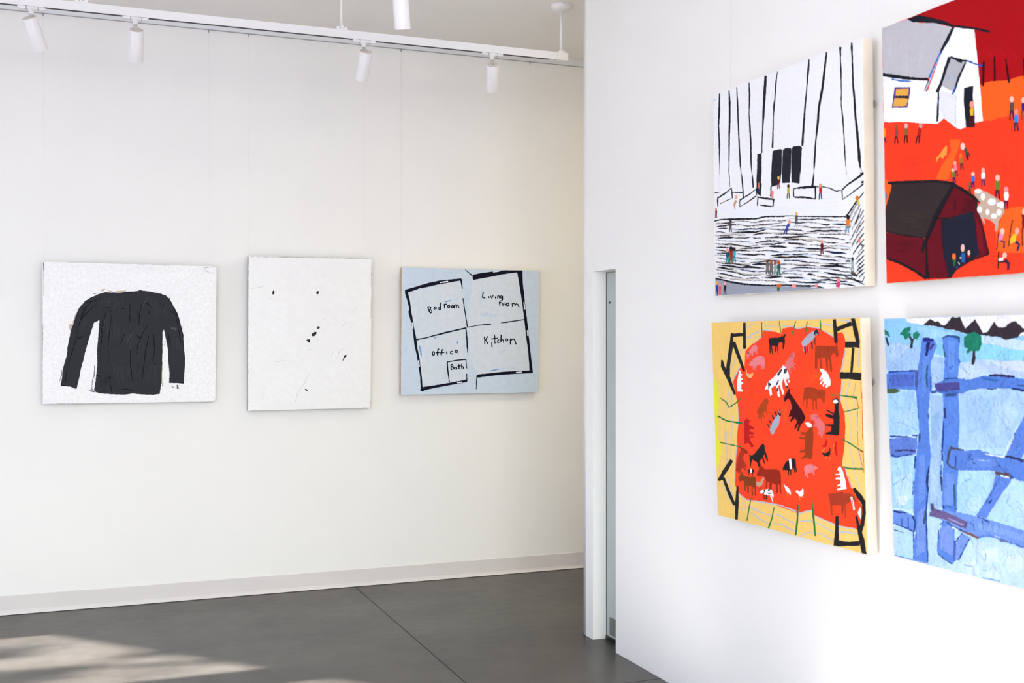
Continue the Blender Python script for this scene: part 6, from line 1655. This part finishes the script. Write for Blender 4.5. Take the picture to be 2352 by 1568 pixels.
95 4 79 -297 77 -306 70 -313 61 -314 51 -310 45 -302 42 -292 45 -282 52 -276 61 -274 71 -278 77 -287
96 2 113 -423 105 -457 103 -492 114 -493 118 -460 128 -427
96 3 122 -425 126 -465 131 -493 142 -493 139 -465 137 -427
92 4 114 -385 138 -389 144 -417 137 -441 111 -437 107 -409
97 5 142 -377 140 -385 133 -391 125 -392 117 -389 111 -382 109 -372 111 -364 118 -358 126 -357 134 -360 140 -367
98 1 367 -338 360 -368 359 -399 368 -400 371 -371 380 -342
98 2 375 -341 378 -375 383 -400 392 -400 389 -376 388 -342
99 3 368 -305 389 -308 394 -333 388 -354 365 -351 362 -326
100 4 392 -298 390 -306 384 -311 377 -312 370 -309 365 -302 364 -294 366 -286 371 -281 378 -280 385 -283 390 -290
101 1 473 -418 466 -448 465 -478 474 -479 477 -450 485 -422
101 2 480 -421 483 -454 488 -479 497 -479 494 -455 493 -422
102 3 474 -386 494 -389 499 -413 493 -434 471 -431 468 -407
103 4 497 -378 495 -386 490 -391 483 -392 476 -389 471 -383 469 -375 471 -367 477 -362 483 -361 490 -364 495 -370
104 9 -127 -358 -88 -346 -27 -368 47 -415 105 -457 108 -508 66 -555 46 -620 35 -616 36 -575 -9 -542 -54 -525 -47 -567 -59 -554 -92 -498 -106 -449 -75 -429 -120 -388
105 10 -40 -396 -43 -407 -50 -415 -59 -417 -68 -412 -75 -403 -77 -391 -74 -380 -67 -372 -58 -370 -49 -374 -42 -384
105 10 46 -439 41 -450 29 -456 12 -457 -4 -452 -16 -443 -20 -431 -16 -421 -3 -414 13 -413 30 -418 42 -428
105 10 86 -460 83 -467 77 -471 68 -472 59 -469 53 -463 50 -456 53 -449 60 -445 69 -444 77 -447 84 -453
105 10 -6 -496 -9 -505 -15 -511 -23 -512 -31 -509 -37 -501 -39 -492 -37 -483 -31 -477 -22 -475 -14 -479 -8 -486
105 10 52 -526 48 -534 40 -539 28 -540 16 -536 7 -530 4 -521 7 -513 16 -508 28 -508 40 -511 49 -518
105 11 89 -507 86 -517 79 -523 68 -525 58 -521 50 -513 48 -503 51 -493 59 -487 69 -486 79 -489 87 -497
105 10 -67 -472 -70 -483 -78 -489 -88 -491 -98 -487 -105 -479 -107 -468 -105 -457 -97 -451 -87 -449 -77 -453 -70 -462
105 10 -67 -359 -71 -365 -82 -369 -97 -369 -111 -365 -122 -359 -126 -351 -122 -345 -111 -341 -96 -341 -81 -345 -71 -351
105 12 107 -465 104 -476 98 -483 90 -485 82 -481 76 -473 74 -462 77 -451 83 -444 91 -442 99 -446 105 -454
106 2 168 -560 148 -620 134 -719 141 -720 157 -622 175 -562
82 2 181 -699 210 -714 192 -749 207 -754 227 -711 193 -686
107 3 174 -646 199 -648 187 -698 147 -702 151 -672
108 4 218 -633 216 -643 210 -650 202 -652 194 -649 189 -641 187 -630 189 -620 195 -614 203 -612 211 -615 216 -623
106 2 58 -623 39 -732 47 -734 64 -624
109 2 68 -682 97 -691 92 -725 106 -727 110 -685 73 -671
110 3 70 -636 101 -639 89 -672 59 -674
111 4 106 -625 104 -635 98 -641 90 -643 82 -640 76 -632 74 -622 76 -613 83 -606 91 -604 99 -608 104 -616
106 3 54 -738 47 -848 56 -849 62 -739
106 4 53 -810 119 -812 119 -803 52 -801
112 5 97 -803 122 -822 121 -859 137 -860 144 -816 112 -790
113 6 55 -786 98 -776 91 -799 60 -803
114 7 121 -769 119 -777 113 -783 105 -784 97 -781 91 -775 89 -767 91 -759 98 -754 106 -752 114 -755 119 -761
115 2 240 -535 268 -543 267 -621 242 -619
115 3 237 -618 237 -725 246 -726 247 -619
116 3 272 -524 270 -533 265 -539 258 -540 251 -537 246 -530 244 -521 246 -512 252 -506 259 -505 266 -508 271 -515
117 2 -931 -280 -933 -293 -939 -302 -947 -305 -948 -304 -948 -253 -945 -252 -938 -257 -933 -267"""),
'fence': dict(wall='part',c=[2.6043,2.6,1.3224],size=[0.95,0.8147],lean=0.05322,roll=0.00349,base=(180,215,243),
 cols=[(242,239,239),(142,197,236),(133,192,234),(160,208,237),(194,217,236),(144,210,234),(203,215,236),(180,200,232),(191,212,237),(157,191,232),(171,200,235),(54,45,53),(30,122,96),(56,44,48),(160,201,239),(169,206,240),(167,201,235),(158,193,232),(176,206,237),(164,205,239),(184,216,240),(176,212,241),(171,210,240),(184,218,240),(178,214,239),(187,219,238),(193,219,239),(182,212,238),(207,226,240),(120,170,215),(130,172,220),(155,188,224),(166,195,228),(144,179,220),(167,199,232),(86,126,208),(88,130,212),(98,138,216),(100,142,218),(104,140,215),(115,145,216),(119,147,216),(108,142,215),(80,104,188),(72,92,64),(36,66,150),(70,84,150),(92,122,200),(60,52,110),(200,225,245),(84,124,206),(76,72,140),(70,80,150),(46,44,92),(52,104,172),(34,44,104),(60,52,96),(40,70,130),(52,80,130),(50,90,170),(36,42,124),(36,36,100),(60,44,100),(44,92,112),(36,76,120),(36,90,110),(40,90,160),(40,60,120),(40,70,110),(60,110,190),(52,100,190),(90,128,210),(212,228,244),(60,90,150),(88,126,206),(100,136,212),(72,76,96),(86,74,84),(226,236,246),(46,52,90),(160,190,235),(30,40,80),(70,100,180),(94,130,210),(40,60,130),(92,76,84),(222,230,240),(100,64,56),(50,90,160),(112,146,218),(126,158,220),(104,90,134),(84,72,112),(150,150,196),(96,92,140),(60,80,130),(120,80,70),(220,228,240),(120,96,104),(60,100,170),(80,120,195),(230,240,248),(104,140,214),(38,52,120),(40,62,120),(46,72,140),(60,60,110),(119,149,218),(70,90,170),(60,90,160),(56,90,160),(30,50,110),(60,80,110),(40,60,100),(46,92,110),(100,150,205),(110,160,210)],
 strokes="""0 1 -730 813 948 813 948 681 207 682 113 666 77 677 -17 706 -70 701 -209 708 -344 733 -417 750 -561 766 -683 779 -718 786
1 2 -948 813 -737 813 -718 786 -561 764 -417 747 -209 708 -70 695 19 689 164 677 305 703 948 712 948 548 84 541 -33 551 -259 525 -395 565 -631 613 -809 654 -948 643
2 3 -457 650 -391 638 -412 565 -470 577
3 3 -640 756 -435 735 -257 703 -404 692 -507 662 -574 687
4 3 -78 695 77 677 302 659 948 665 948 607 160 604 53 632 -73 649
5 4 -81 649 89 620 246 599 948 602 948 552 296 544 -33 548 -101 556
6 5 -56 545 84 536 296 547 948 557 948 487 292 472 153 486 46 507
7 6 -140 544 -57 539 46 507 153 486 292 472 948 483 948 455 291 450 6 454 -75 481
8 7 -276 513 -134 527 -30 482 -69 447 -179 423 -281 429
9 3 -948 642 -827 657 -613 619 -640 470 -915 461 -948 451
10 4 -903 632 -809 651 -701 626 -815 549 -910 522
11 4 -569 768 -507 805 -457 784 -440 790 -400 762 -375 761 -315 812 -242 810 -207 735 -183 752 -122 795 -80 733 -62 707 -32 712 28 775 66 740 117 742 133 758 191 776 253 731 308 758 390 783 441 739 540 769 632 731 630 700 439 696 305 714 229 704 199 676 113 666 78 680 -55 695 -186 702 -295 730 -352 733 -417 750 -535 762
12 3 -948 743 -907 722 -890 687 -936 703 -948 707
13 5 -944 685 -923 630 -903 634 -922 689
13 5 -719 694 -693 661 -706 615 -681 613 -670 665 -702 702
13 6 -677 666 -652 678 -659 685 -684 673
12 6 -796 708 -748 749 -689 756 -694 739 -713 720 -687 707 -735 670 -752 676 -760 695
12 7 -669 713 -633 726 -606 706 -636 669 -671 682
13 8 -152 603 -162 545 -168 515 -148 512 -134 543 -129 602
12 9 -218 682 -170 708 -130 719 -78 690 -74 638 -107 597 -168 597 -193 582 -204 594 -187 614 -222 626
14 1 -944 302 -684 337 -664 244 -658 56 -776 35 -944 23
15 2 -914 186 -692 217 -682 86 -885 53
16 1 -275 331 147 374 287 373 948 389 948 285 178 168 69 13 -300 -13
17 2 -225 295 -1 328 -42 130 -230 82
18 2 17 260 144 312 212 270 121 153 -1 76
19 1 -948 -161 -948 -126 -718 -99 -708 -221 -743 -342 -743 -486 -943 -500 -948 -370
20 2 -928 -265 -745 -225 -747 -395 -911 -443
21 1 -945 -601 -752 -624 -763 -803 -944 -809
22 1 -312 -172 -15 -141 -36 -238 -111 -337 -180 -419 -343 -411
23 2 -247 -331 -140 -293 -138 -389 -252 -411
24 1 14 -297 133 -189 948 -87 948 -362 189 -454 -70 -428
25 2 85 -241 291 -194 281 -377 135 -410
26 1 -574 -813 -388 -748 -317 -674 -265 -628 -181 -583 -24 -570 183 -570 948 -461 948 -813
27 2 -627 -813 -609 -518 -492 -489 -514 -555 -533 -724 -474 -764 -409 -809 -520 -813
28 2 -169 -648 -25 -600 -15 -681 -126 -725
28 2 33 -649 168 -602 193 -690 57 -744
28 2 -276 -813 -305 -758 -205 -715 -177 -789 -271 -813
28 2 -128 -762 -10 -728 -6 -792 -99 -804
28 2 267 -630 408 -593 387 -721 275 -743
28 3 -888 -400 -792 -381 -806 -442 -883 -459
28 1 -41 -66 59 -39 66 -56 -27 -77
29 2 21 -310 65 -316 93 -335 97 -332 68 -312 22 -306
29 3 68 -314 94 -252 90 -252 64 -314
29 3 -306 -760 -225 -757 -221 -804 -216 -803 -221 -754 -305 -756
29 3 -81 -728 -98 -760 -151 -758 -152 -762 -96 -763 -77 -729
29 3 140 -294 182 -323 185 -320 143 -291
29 2 -298 -252 -239 -209 -207 -206 -207 -202 -241 -206 -301 -250
29 2 -904 -163 -861 -238 -856 -236 -899 -161
29 3 -930 -327 -782 -250 -785 -247 -933 -324
29 3 -16 -800 -17 -813 -12 -813 -11 -799
29 3 -122 -701 -111 -650 -116 -651 -127 -701
29 2 -910 -158 -791 -94 -794 -91 -913 -155
29 2 75 -383 58 -432 62 -432 80 -383
29 1 -805 -534 -813 -588 -808 -587 -799 -533
30 3 -922 217 -838 215 -693 203 -692 206 -837 218 -921 220
30 3 -891 109 -817 107 -667 67 -665 70 -816 110 -890 112
30 2 -928 288 -856 233 -853 236 -924 290
30 2 -770 296 -765 232 -761 233 -766 296
30 3 -131 327 -93 317 -91 320 -129 330
30 3 -72 243 -31 303 -34 304 -75 244
30 5 -878 620 -909 575 -905 573 -874 618
30 5 -796 600 -790 549 -786 550 -791 600
30 8 -255 494 -201 460 -198 462 -252 497
31 1 -500 561 -400 553 -411 420 -527 343 -519 466
31 1 -542 312 -421 310 -424 195 -448 41 -446 -61 -454 -68 -476 -259 -472 -416 -596 -452 -599 -338 -572 -143 -546 -13
32 2 -498 528 -431 517 -446 419 -515 393
33 2 -538 170 -450 212 -478 39 -538 22
34 2 -557 -109 -486 -96 -511 -365 -575 -398
35 4 -588 675 -489 681 -454 632 -487 577 -515 528 -531 404 -536 330 -562 187 -563 32 -556 -66 -554 -96 -579 -182 -598 -273 -601 -402 -624 -482 -623 -598 -627 -804 -754 -808 -751 -683 -728 -614 -743 -486 -734 -341 -706 -188 -680 -37 -673 -39 -653 63 -659 182 -668 306 -641 464 -611 588
36 8 -409 680 -371 695 -289 696 -255 667 -273 560 -263 525 -289 435 -288 316 -288 173 -307 -8 -303 -30 -314 -148 -335 -274 -347 -418 -375 -534 -388 -748 -407 -774 -533 -724 -517 -613 -476 -512 -469 -384 -465 -258 -442 -98 -446 -17 -439 -19 -442 72 -420 226 -423 310 -407 432 -391 559 -399 632
37 5 -581 576 -529 577 -561 342 -617 277
38 9 -356 662 -291 662 -311 471 -361 457
39 5 -664 -100 -608 -82 -627 -380 -693 -427
40 5 -706 -481 -621 -430 -649 -731 -735 -785
41 9 -496 -553 -382 -510 -395 -718 -505 -693
42 9 -431 -191 -346 -182 -375 -385 -453 -407
35 5 -948 435 -896 457 -658 466 -640 451 -665 335 -802 338 -948 333
43 6 -916 432 -677 444 -687 362 -913 348
44 6 -948 334 -857 340 -810 325 -878 307 -948 301
45 6 -924 444 -794 456 -650 458 -649 472 -794 464 -925 456
45 7 -890 368 -869 431 -837 394 -832 397 -870 435 -895 368
45 7 -771 435 -753 396 -686 423 -689 426 -751 400 -765 436
45 7 -916 406 -935 341 -929 341 -911 406
46 7 -667 463 -639 470 -647 370 -663 325 -673 381
47 5 -948 -30 -946 -7 -777 16 -677 30 -679 -77 -687 -37 -695 -87 -784 -108 -890 -131 -943 -127 -948 -60
45 6 -940 5 -823 11 -668 31 -668 41 -822 20 -939 15
48 6 -897 -93 -792 -78 -700 -77 -697 -64 -791 -67 -897 -84
45 6 -944 -115 -891 -131 -699 -93 -700 -88 -889 -124 -940 -110
49 7 -769 20 -688 18 -685 28 -765 33
50 9 -448 392 -396 417 -289 424 -187 420 -69 447 28 446 151 441 290 434 948 436 948 385 287 373 190 375 75 374 -74 368 -183 356 -247 333 -443 323 -484 341
51 10 -494 388 -275 400 -271 349 -459 338 -484 352
52 11 -526 320 -475 328 -478 343 -529 335
53 10 -28 445 78 444 168 441 170 451 80 459 -27 456
54 10 -87 431 -13 415 55 417 56 426 -9 430 -83 441
55 10 146 371 244 360 247 374 149 381
55 10 -44 363 23 367 24 374 -44 371
56 10 190 393 274 390 275 400 192 402
57 10 -404 415 -289 422 -289 430 -404 423
58 10 -402 303 -304 312 -304 330 -402 325
59 12 -485 332 -287 333 -286 341 -484 338
60 5 -579 655 -535 660 -489 654 -482 668 -529 684 -581 683
61 6 -548 658 -565 565 -547 563 -514 655
62 7 -491 648 -525 607 -513 602 -474 640
63 6 -553 506 -574 428 -566 358 -554 360 -555 428 -541 505
64 9 -403 676 -346 690 -270 677 -266 649 -254 650 -254 687 -346 700 -406 684
65 9 -403 637 -393 559 -382 560 -395 638
66 9 -278 548 -270 523 -257 527 -270 550
67 9 -422 231 -420 164 -402 166 -401 233
45 9 -431 146 -444 54 -459 -62 -449 -62 -426 55 -419 147
68 7 -657 51 -667 -7 -648 -6 -641 51
69 10 -341 476 -322 504 -328 508 -360 487
70 12 -527 429 -534 330 -522 331 -515 429
59 5 -654 307 -660 150 -653 151 -647 307
45 5 -566 187 -563 156 -556 157 -559 188
71 10 426 454 282 285 177 145 114 28 82 -25 192 -38 247 53 274 135 420 335
72 11 173 152 125 76 76 5 90 0 136 73 182 149
73 12 150 96 177 132 169 135 142 100
74 11 -405 -39 -344 -15 -262 -32 -148 -13 -32 -30 82 -31 199 -38 299 -34 948 -28 948 -126 292 -165 177 -172 113 -151 1 -127 -156 -144 -303 -156 -386 -149 -409 -114
75 12 -231 -60 5 -62 -13 -105 -219 -126
76 12 -260 -22 -375 -10 -402 -62 -419 -123 -381 -149 -321 -157 -317 -147 -374 -141 -400 -118 -384 -64 -364 -26 -264 -32
77 13 -362 -29 -287 -27 -286 -18 -361 -22
78 12 -87 -39 5 -42 66 -43 68 -32 7 -32 -85 -30
79 13 73 -38 153 -45 207 -58 215 -43 158 -32 77 -26
45 13 -334 -69 -343 -157 -337 -157 -328 -69
80 13 -144 -79 -50 -78 -49 -74 -143 -74
45 13 -204 -54 -209 -62 -217 -64 -224 -60 -224 -52 -216 -47 -208 -48 -204 -56 -199 -53 -204 -44 -217 -43 -229 -51 -229 -62 -219 -69 -205 -65 -199 -55
45 14 -211 -76 -215 -82 -222 -84 -228 -81 -228 -75 -221 -71 -214 -72 -211 -78 -206 -75 -211 -68 -222 -67 -233 -74 -233 -83 -224 -88 -212 -85 -206 -77
45 15 -189 -74 -191 -78 -194 -79 -197 -77 -196 -73 -194 -71 -191 -71 -189 -75 -184 -73 -187 -68 -195 -67 -201 -72 -202 -79 -196 -83 -188 -81 -184 -75
81 13 -194 -103 -170 -103 -168 -96 -192 -95
82 12 8 -98 29 -106 37 -95 14 -89
83 12 -8 -152 113 -151 103 -187 32 -260 -18 -325 -101 -432 -180 -425 -103 -330 -36 -238
45 13 19 -166 -31 -242 -98 -334 -93 -336 -26 -244 25 -167
84 13 -66 -339 -44 -313 -52 -309 -79 -332
85 13 -15 -146 33 -157 120 -166 126 -151 43 -137 -6 -129
86 14 28 -158 96 -165 99 -157 32 -150
87 14 60 -143 98 -141 100 -129 63 -128
88 15 100 -144 121 -164 132 -157 112 -136
89 13 -559 -435 -454 -433 -335 -429 -172 -433 -17 -444 188 -465 948 -471 948 -550 271 -561 183 -558 -22 -534 -180 -565 -276 -544 -375 -534 -442 -507 -509 -485 -598 -491
90 14 -174 -467 -18 -468 187 -489 185 -529 -20 -510 -161 -513
91 14 -598 -491 -559 -435 -455 -439 -337 -460 -256 -479 -271 -523 -357 -513 -458 -490
92 15 -579 -407 -571 -450 -548 -445 -553 -400
93 15 -425 -482 -292 -506 -288 -499 -421 -476
94 16 -584 -482 -554 -467 -568 -453 -593 -472
67 10 -473 -407 -462 -424 -445 -416 -457 -399
73 10 -445 -403 -344 -412 -341 -404 -442 -397
95 15 -445 -504 -388 -535 -280 -553 -272 -540 -379 -523 -438 -497
96 16 -288 -555 -232 -562 -176 -573 -168 -561 -223 -546 -281 -540
97 14 -40 -538 5 -548 11 -539 -34 -528
98 15 -1 -556 67 -556 69 -547 2 -546
99 15 -257 -475 -211 -492 -201 -526 -195 -524 -205 -488 -254 -471
73 15 -137 -450 -128 -509 -122 -507 -130 -448
45 16 -174 -433 -80 -455 -77 -450 -171 -428
100 17 -170 -568 -99 -538 -23 -543 181 -568 184 -561 -21 -537 -99 -530 -174 -559
101 16 -394 -534 -345 -546 -339 -537 -389 -527
102 5 -942 -507 -846 -487 -745 -512 -727 -594 -752 -621 -844 -599 -947 -591
103 6 -941 -509 -879 -513 -820 -504 -818 -495 -874 -496 -936 -497
45 6 -863 -543 -862 -602 -855 -601 -856 -541
104 6 -764 -514 -737 -551 -749 -617 -736 -616 -724 -548 -744 -506
45 7 -948 -591 -948 -593 -846 -603 -754 -618 -749 -611 -842 -596 -945 -586
105 8 -801 -527 -801 -606 -794 -605 -793 -526
106 2 -944 -638 -905 -638 -849 -645 -845 -640 -902 -632 -941 -631
107 17 -306 -561 -237 -574 -273 -629 -354 -736 -379 -741 -365 -645
45 18 -308 -556 -366 -618 -361 -621 -303 -559
45 18 -248 -581 -302 -658 -353 -735 -347 -736 -296 -659 -243 -582
108 19 -380 -616 -390 -749 -378 -747 -367 -614
109 9 -536 -727 -478 -756 -409 -774 -403 -767 -470 -747 -530 -721
45 9 -519 -569 -536 -711 -528 -710 -511 -568
110 14 -497 -536 -455 -505 -462 -500 -502 -532
111 6 -583 -156 -613 -262 -603 -326 -590 -323 -590 -260 -571 -156
45 7 -601 -325 -630 -470 -632 -664 -632 -799 -621 -797 -621 -662 -617 -468 -592 -324
112 8 -636 -457 -657 -551 -637 -549 -618 -456
113 9 -479 -216 -475 -310 -461 -308 -463 -213
45 10 -456 -43 -458 -113 -446 -111 -448 -42
59 10 -466 -138 -479 -209 -468 -208 -458 -138
114 11 -365 -253 -368 -334 -363 -396 -354 -394 -350 -331 -355 -251
45 5 -710 -189 -692 -103 -709 -104 -720 -190
99 5 -733 -276 -747 -369 -739 -368 -726 -275
45 8 -755 -618 -763 -803 -755 -802 -748 -617
49 7 -944 -494 -763 -487 -760 -476 -941 -480
115 9 -945 -812 -833 -813 -618 -813 -617 -810 -754 -809 -943 -806
116 4 -155 -812 -15 -809 -13 -803 -153 -806"""),
}

def jitter_outline(p, step, amp):
    q = []
    for i in range(len(p)):
        a, b = p[i], p[(i+1) % len(p)]
        L = math.hypot(b[0]-a[0], b[1]-a[1]); n = max(1, min(40, int(L/step)))
        nx, ny = (-(b[1]-a[1])/L, (b[0]-a[0])/L) if L > 1e-9 else (0, 0)
        for k in range(n):
            t = k/n; j = 0 if k == 0 else rnd.uniform(-amp, amp)
            q.append((a[0]+(b[0]-a[0])*t+nx*j, a[1]+(b[1]-a[1])*t+ny*j))
    return q
STEP = .00013
def make_painting(key, label, group, side_mat, hanger=None, depth=.042, amp=.0011):
    d = ART[key]; w, h = d['size']; hw, hh = w/2, h/2
    if d['wall'] == 'back': u = Vector((1, 0, 0)); n = Vector((0, -1, 0))
    else: u = Vector((0, -1, 0)); n = Vector((-1, 0, 0))
    v = Vector((0, 0, 1)); l, r = d['lean'], d['roll']
    v2 = v*math.cos(l)+n*math.sin(l); n2 = n*math.cos(l)-v*math.sin(l)
    u3 = u*math.cos(r)+v2*math.sin(r); v3 = v2*math.cos(r)-u*math.sin(r)
    root = empty('painting', d['c'])
    root.matrix_world = Matrix(((u3.x, v3.x, n2.x, d['c'][0]), (u3.y, v3.y, n2.y, d['c'][1]), (u3.z, v3.z, n2.z, d['c'][2]), (0, 0, 0, 1)))
    tag(root, label, 'painting', group)
    # stretched canvas: front face at local z = -0.001, edges a little out of true
    bm = bmesh.new(); box(bm, -hw, hw, -hh, hh, -depth, -.0008)
    obj('canvas', bm, side_mat, root); soften(root.children[0], .002, 2)
    # paint
    bm = bmesh.new(); lay = bm.loops.layers.float_color.new('pigment')
    def slab(poly, z, col, down):
        n = len(poly)
        vs = [bm.verts.new((x, y, z)) for x, y in poly]
        fs = []
        for tri in tessellate_polygon([[Vector((x, y, 0)) for x, y in poly]]):
            if len(set(tri)) < 3: continue
            try: f = bm.faces.new([vs[i] for i in tri])
            except ValueError: continue
            f.normal_update()
            if f.normal.z < 0: f.normal_flip()
            fs.append(f)
        if down is not None:
            lo = [bm.verts.new((x, y, down)) for x, y in poly]
            A = sum(poly[i-1][0]*poly[i][1]-poly[i][0]*poly[i-1][1] for i in range(n))
            for i in range(n):
                q = (vs[i-1], lo[i-1], lo[i], vs[i]) if A > 0 else (vs[i], lo[i], lo[i-1], vs[i-1])
                try: fs.append(bm.faces.new(q))
                except ValueError: pass
        for f in fs:
            for lp in f.loops: lp[lay] = col
    edge = [(-hw, -hh), (hw, -hh), (hw, hh), (-hw, hh)]
    slab(jitter_outline(edge, .02, .0011), 0.0, rgb(*d['base']), -.0012)
    for line in d['strokes'].split('\n'):
        q = [int(t) for t in line.split()]
        ci, ly, c = q[0], q[1], q[2:]
        poly = [(c[i]*.0005, c[i+1]*.0005) for i in range(0, len(c), 2)]
        poly = [(min(max(x, -hw+.0004), hw-.0004), min(max(y, -hh+.0004), hh-.0004)) for x, y in jitter_outline(poly, .006, amp)]
        slab(poly, ly*STEP, rgb(*d['cols'][ci]), 0.0)
    obj('painted_surface', bm, PAINT[key], root)
    if hanger is not None:
        bm = bmesh.new(); yy = hanger
        box(bm, hw-.004, hw+.003, yy-.012, yy+.012, -depth-.006, -depth-.001); box(bm, hw+.002, hw+.005, yy-.005, yy+.005, -depth-.008, -depth-.002)
        obj('hanger_bracket', bm, M_GREY, root)
    return root
GB, GP = 'paintings on the far wall', 'paintings on the partition wall'
make_painting('sweater', 'canvas of a dark grey long-sleeved sweater on a white ground', GB, M_EDGEDARK)
make_painting('dots', 'nearly blank white canvas with a few small black marks', GB, M_EDGEDARK)
make_painting('plan', 'pale blue canvas of a floor plan with handwritten room names', GB, M_WOOD)
make_painting('columns', 'white canvas of tall black-lined columns with people on steps', GP, M_LINEN, .21, .046)
make_painting('animals', 'canvas of farm animals in a red pen bordered by yellow', GP, M_LINEN, .19, .046)
make_painting('barns', 'red and orange canvas of a white farmhouse and a dark red barn', GP, M_LINEN)
make_painting('fence', 'blue canvas of a thick wooden fence in snow below dark peaks', GP, M_LINEN, amp=.0016)

# hanging wires
def wire(p, q, label, group):
    t = tag(empty('hanging_wire', p), label, 'picture wire', group)
    bm = bmesh.new(); rod(bm, p, q, .0006, 8); at(obj('cable', bm, M_WIRE), t)
    d = Vector((0, -1, 0)) if abs(p[1]-YB) < .1 else Vector((-1, 0, 0))
    bm = bmesh.new(); rod(bm, (p[0], p[1], p[2]+.006), (p[0], p[1], p[2]-.014), .0032, 10); at(obj('rail_hook', bm, M_GREY), t)
    return t
zs = {k: ART[k]['c'][2]+ART[k]['size'][1]/2 for k in ART}
for x, x1, k, lb in ((-.168, -.160, 'sweater', 'thin hanging wire at the left edge of the sweater canvas'), (.812, .820, 'sweater', 'thin hanging wire near the right edge of the sweater canvas'),
                 (1.065, 1.067, 'dots', 'thin hanging wire at the left edge of the nearly blank white canvas'), (1.827, 1.829, 'dots', 'thin hanging wire near the right edge of the nearly blank white canvas'),
                 (2.088, 2.090, 'plan', 'thin hanging wire at the left edge of the floor plan canvas'), (3.043, 3.040, 'plan', 'thin hanging wire near the right edge of the floor plan canvas')):
    wire((x, YB-.010, 3.645), (x1, YB-.012, zs[k]-.05), lb, 'picture wires on the far wall')
for y, lb in ((4.168, 'thin hanging wire on the partition above the left end of the columns canvas'), (3.242, 'thin hanging wire on the partition above the right end of the columns canvas')):
    wire((XP-.010, y, 3.651), (XP-.010, y, zs['columns']-.05), lb, 'picture wires on the partition')

# ------------------------------------------------------------------ light
w = bpy.data.worlds.new('sky'); scene.world = w; w.use_nodes = True
N = w.node_tree.nodes; Lk = w.node_tree.links; bg = N['Background']
tc = N.new('ShaderNodeTexCoord'); sep = N.new('ShaderNodeSeparateXYZ'); Lk.new(tc.outputs['Generated'], sep.inputs[0])
ramp = N.new('ShaderNodeValToRGB'); e = ramp.color_ramp.elements
e[0].position = 0.0; e[0].color = (.26, .42, .95, 1); e[1].position = .75; e[1].color = (.14, .40, 1.6, 1)
k = ramp.color_ramp.elements.new(.2); k.color = (.21, .44, 1.3, 1)
Lk.new(sep.outputs['Z'], ramp.inputs[0])
# bright warm haze over the street side (-y), clearer blue sky on the left
az = N.new('ShaderNodeMapRange'); az.interpolation_type = 'SMOOTHSTEP'; az.inputs[1].default_value = -.35; az.inputs[2].default_value = -.85; az.inputs[3].default_value = 0; az.inputs[4].default_value = 1
Lk.new(sep.outputs['Y'], az.inputs[0])
mixc = N.new('ShaderNodeMix'); mixc.data_type = 'RGBA'; mixc.inputs['B'].default_value = (1.72, 1.82, 1.74, 1)
Lk.new(az.outputs[0], mixc.inputs['Factor']); Lk.new(ramp.outputs[0], mixc.inputs['A']); Lk.new(mixc.outputs['Result'], bg.inputs['Color']); bg.inputs['Strength'].default_value = 4.0

s = bpy.data.lights.new('sun', 'SUN'); s.energy = 70; s.angle = math.radians(.5); s.color = (1.0, .985, .965)
so = link(bpy.data.objects.new('sun', s)); so.rotation_euler = Vector((1, 0, -.36)).to_track_quat('-Z', 'Y').to_euler()
def portal(name, loc, rot, sx, sy):
    l = bpy.data.lights.new(name, 'AREA'); l.shape = 'RECTANGLE'; l.size = sx; l.size_y = sy
    o = link(bpy.data.objects.new(name, l)); o.location = loc; o.rotation_euler = rot; l.cycles.is_portal = True
portal('daylight_portal_left', (XL-.22, 2.865, 1.8), (math.pi/2, 0, -math.pi/2), 1.35, 3.6)
portal('daylight_portal_far', (XL-.22, 5.55, 2.08), (math.pi/2, 0, -math.pi/2), 2.6, 1.55)
portal('daylight_portal_front', (-.35, YF-.22, 1.85), (math.pi/2, 0, 0), 5.8, 3.5)

# ------------------------------------------------------------------ camera
cam = bpy.data.cameras.new('camera'); cam.sensor_width = 36; cam.lens = 2556/2352*36
cam.dof.use_dof = True; cam.dof.focus_distance = 6.6; cam.dof.aperture_fstop = 4.5
co = link(bpy.data.objects.new('camera', cam)); co.location = (0, 0, 1.65); co.rotation_euler = (math.pi/2, 0, -math.atan((1176-167)/2556))
scene.camera = co

vs = scene.view_settings; vs.view_transform = 'Standard'; vs.look = 'None'; vs.exposure = -.02; vs.gamma = 1.0; vs.use_curve_mapping = False
scene.cycles.use_denoising = True
scene.cycles.max_bounces = 12; scene.cycles.diffuse_bounces = 8
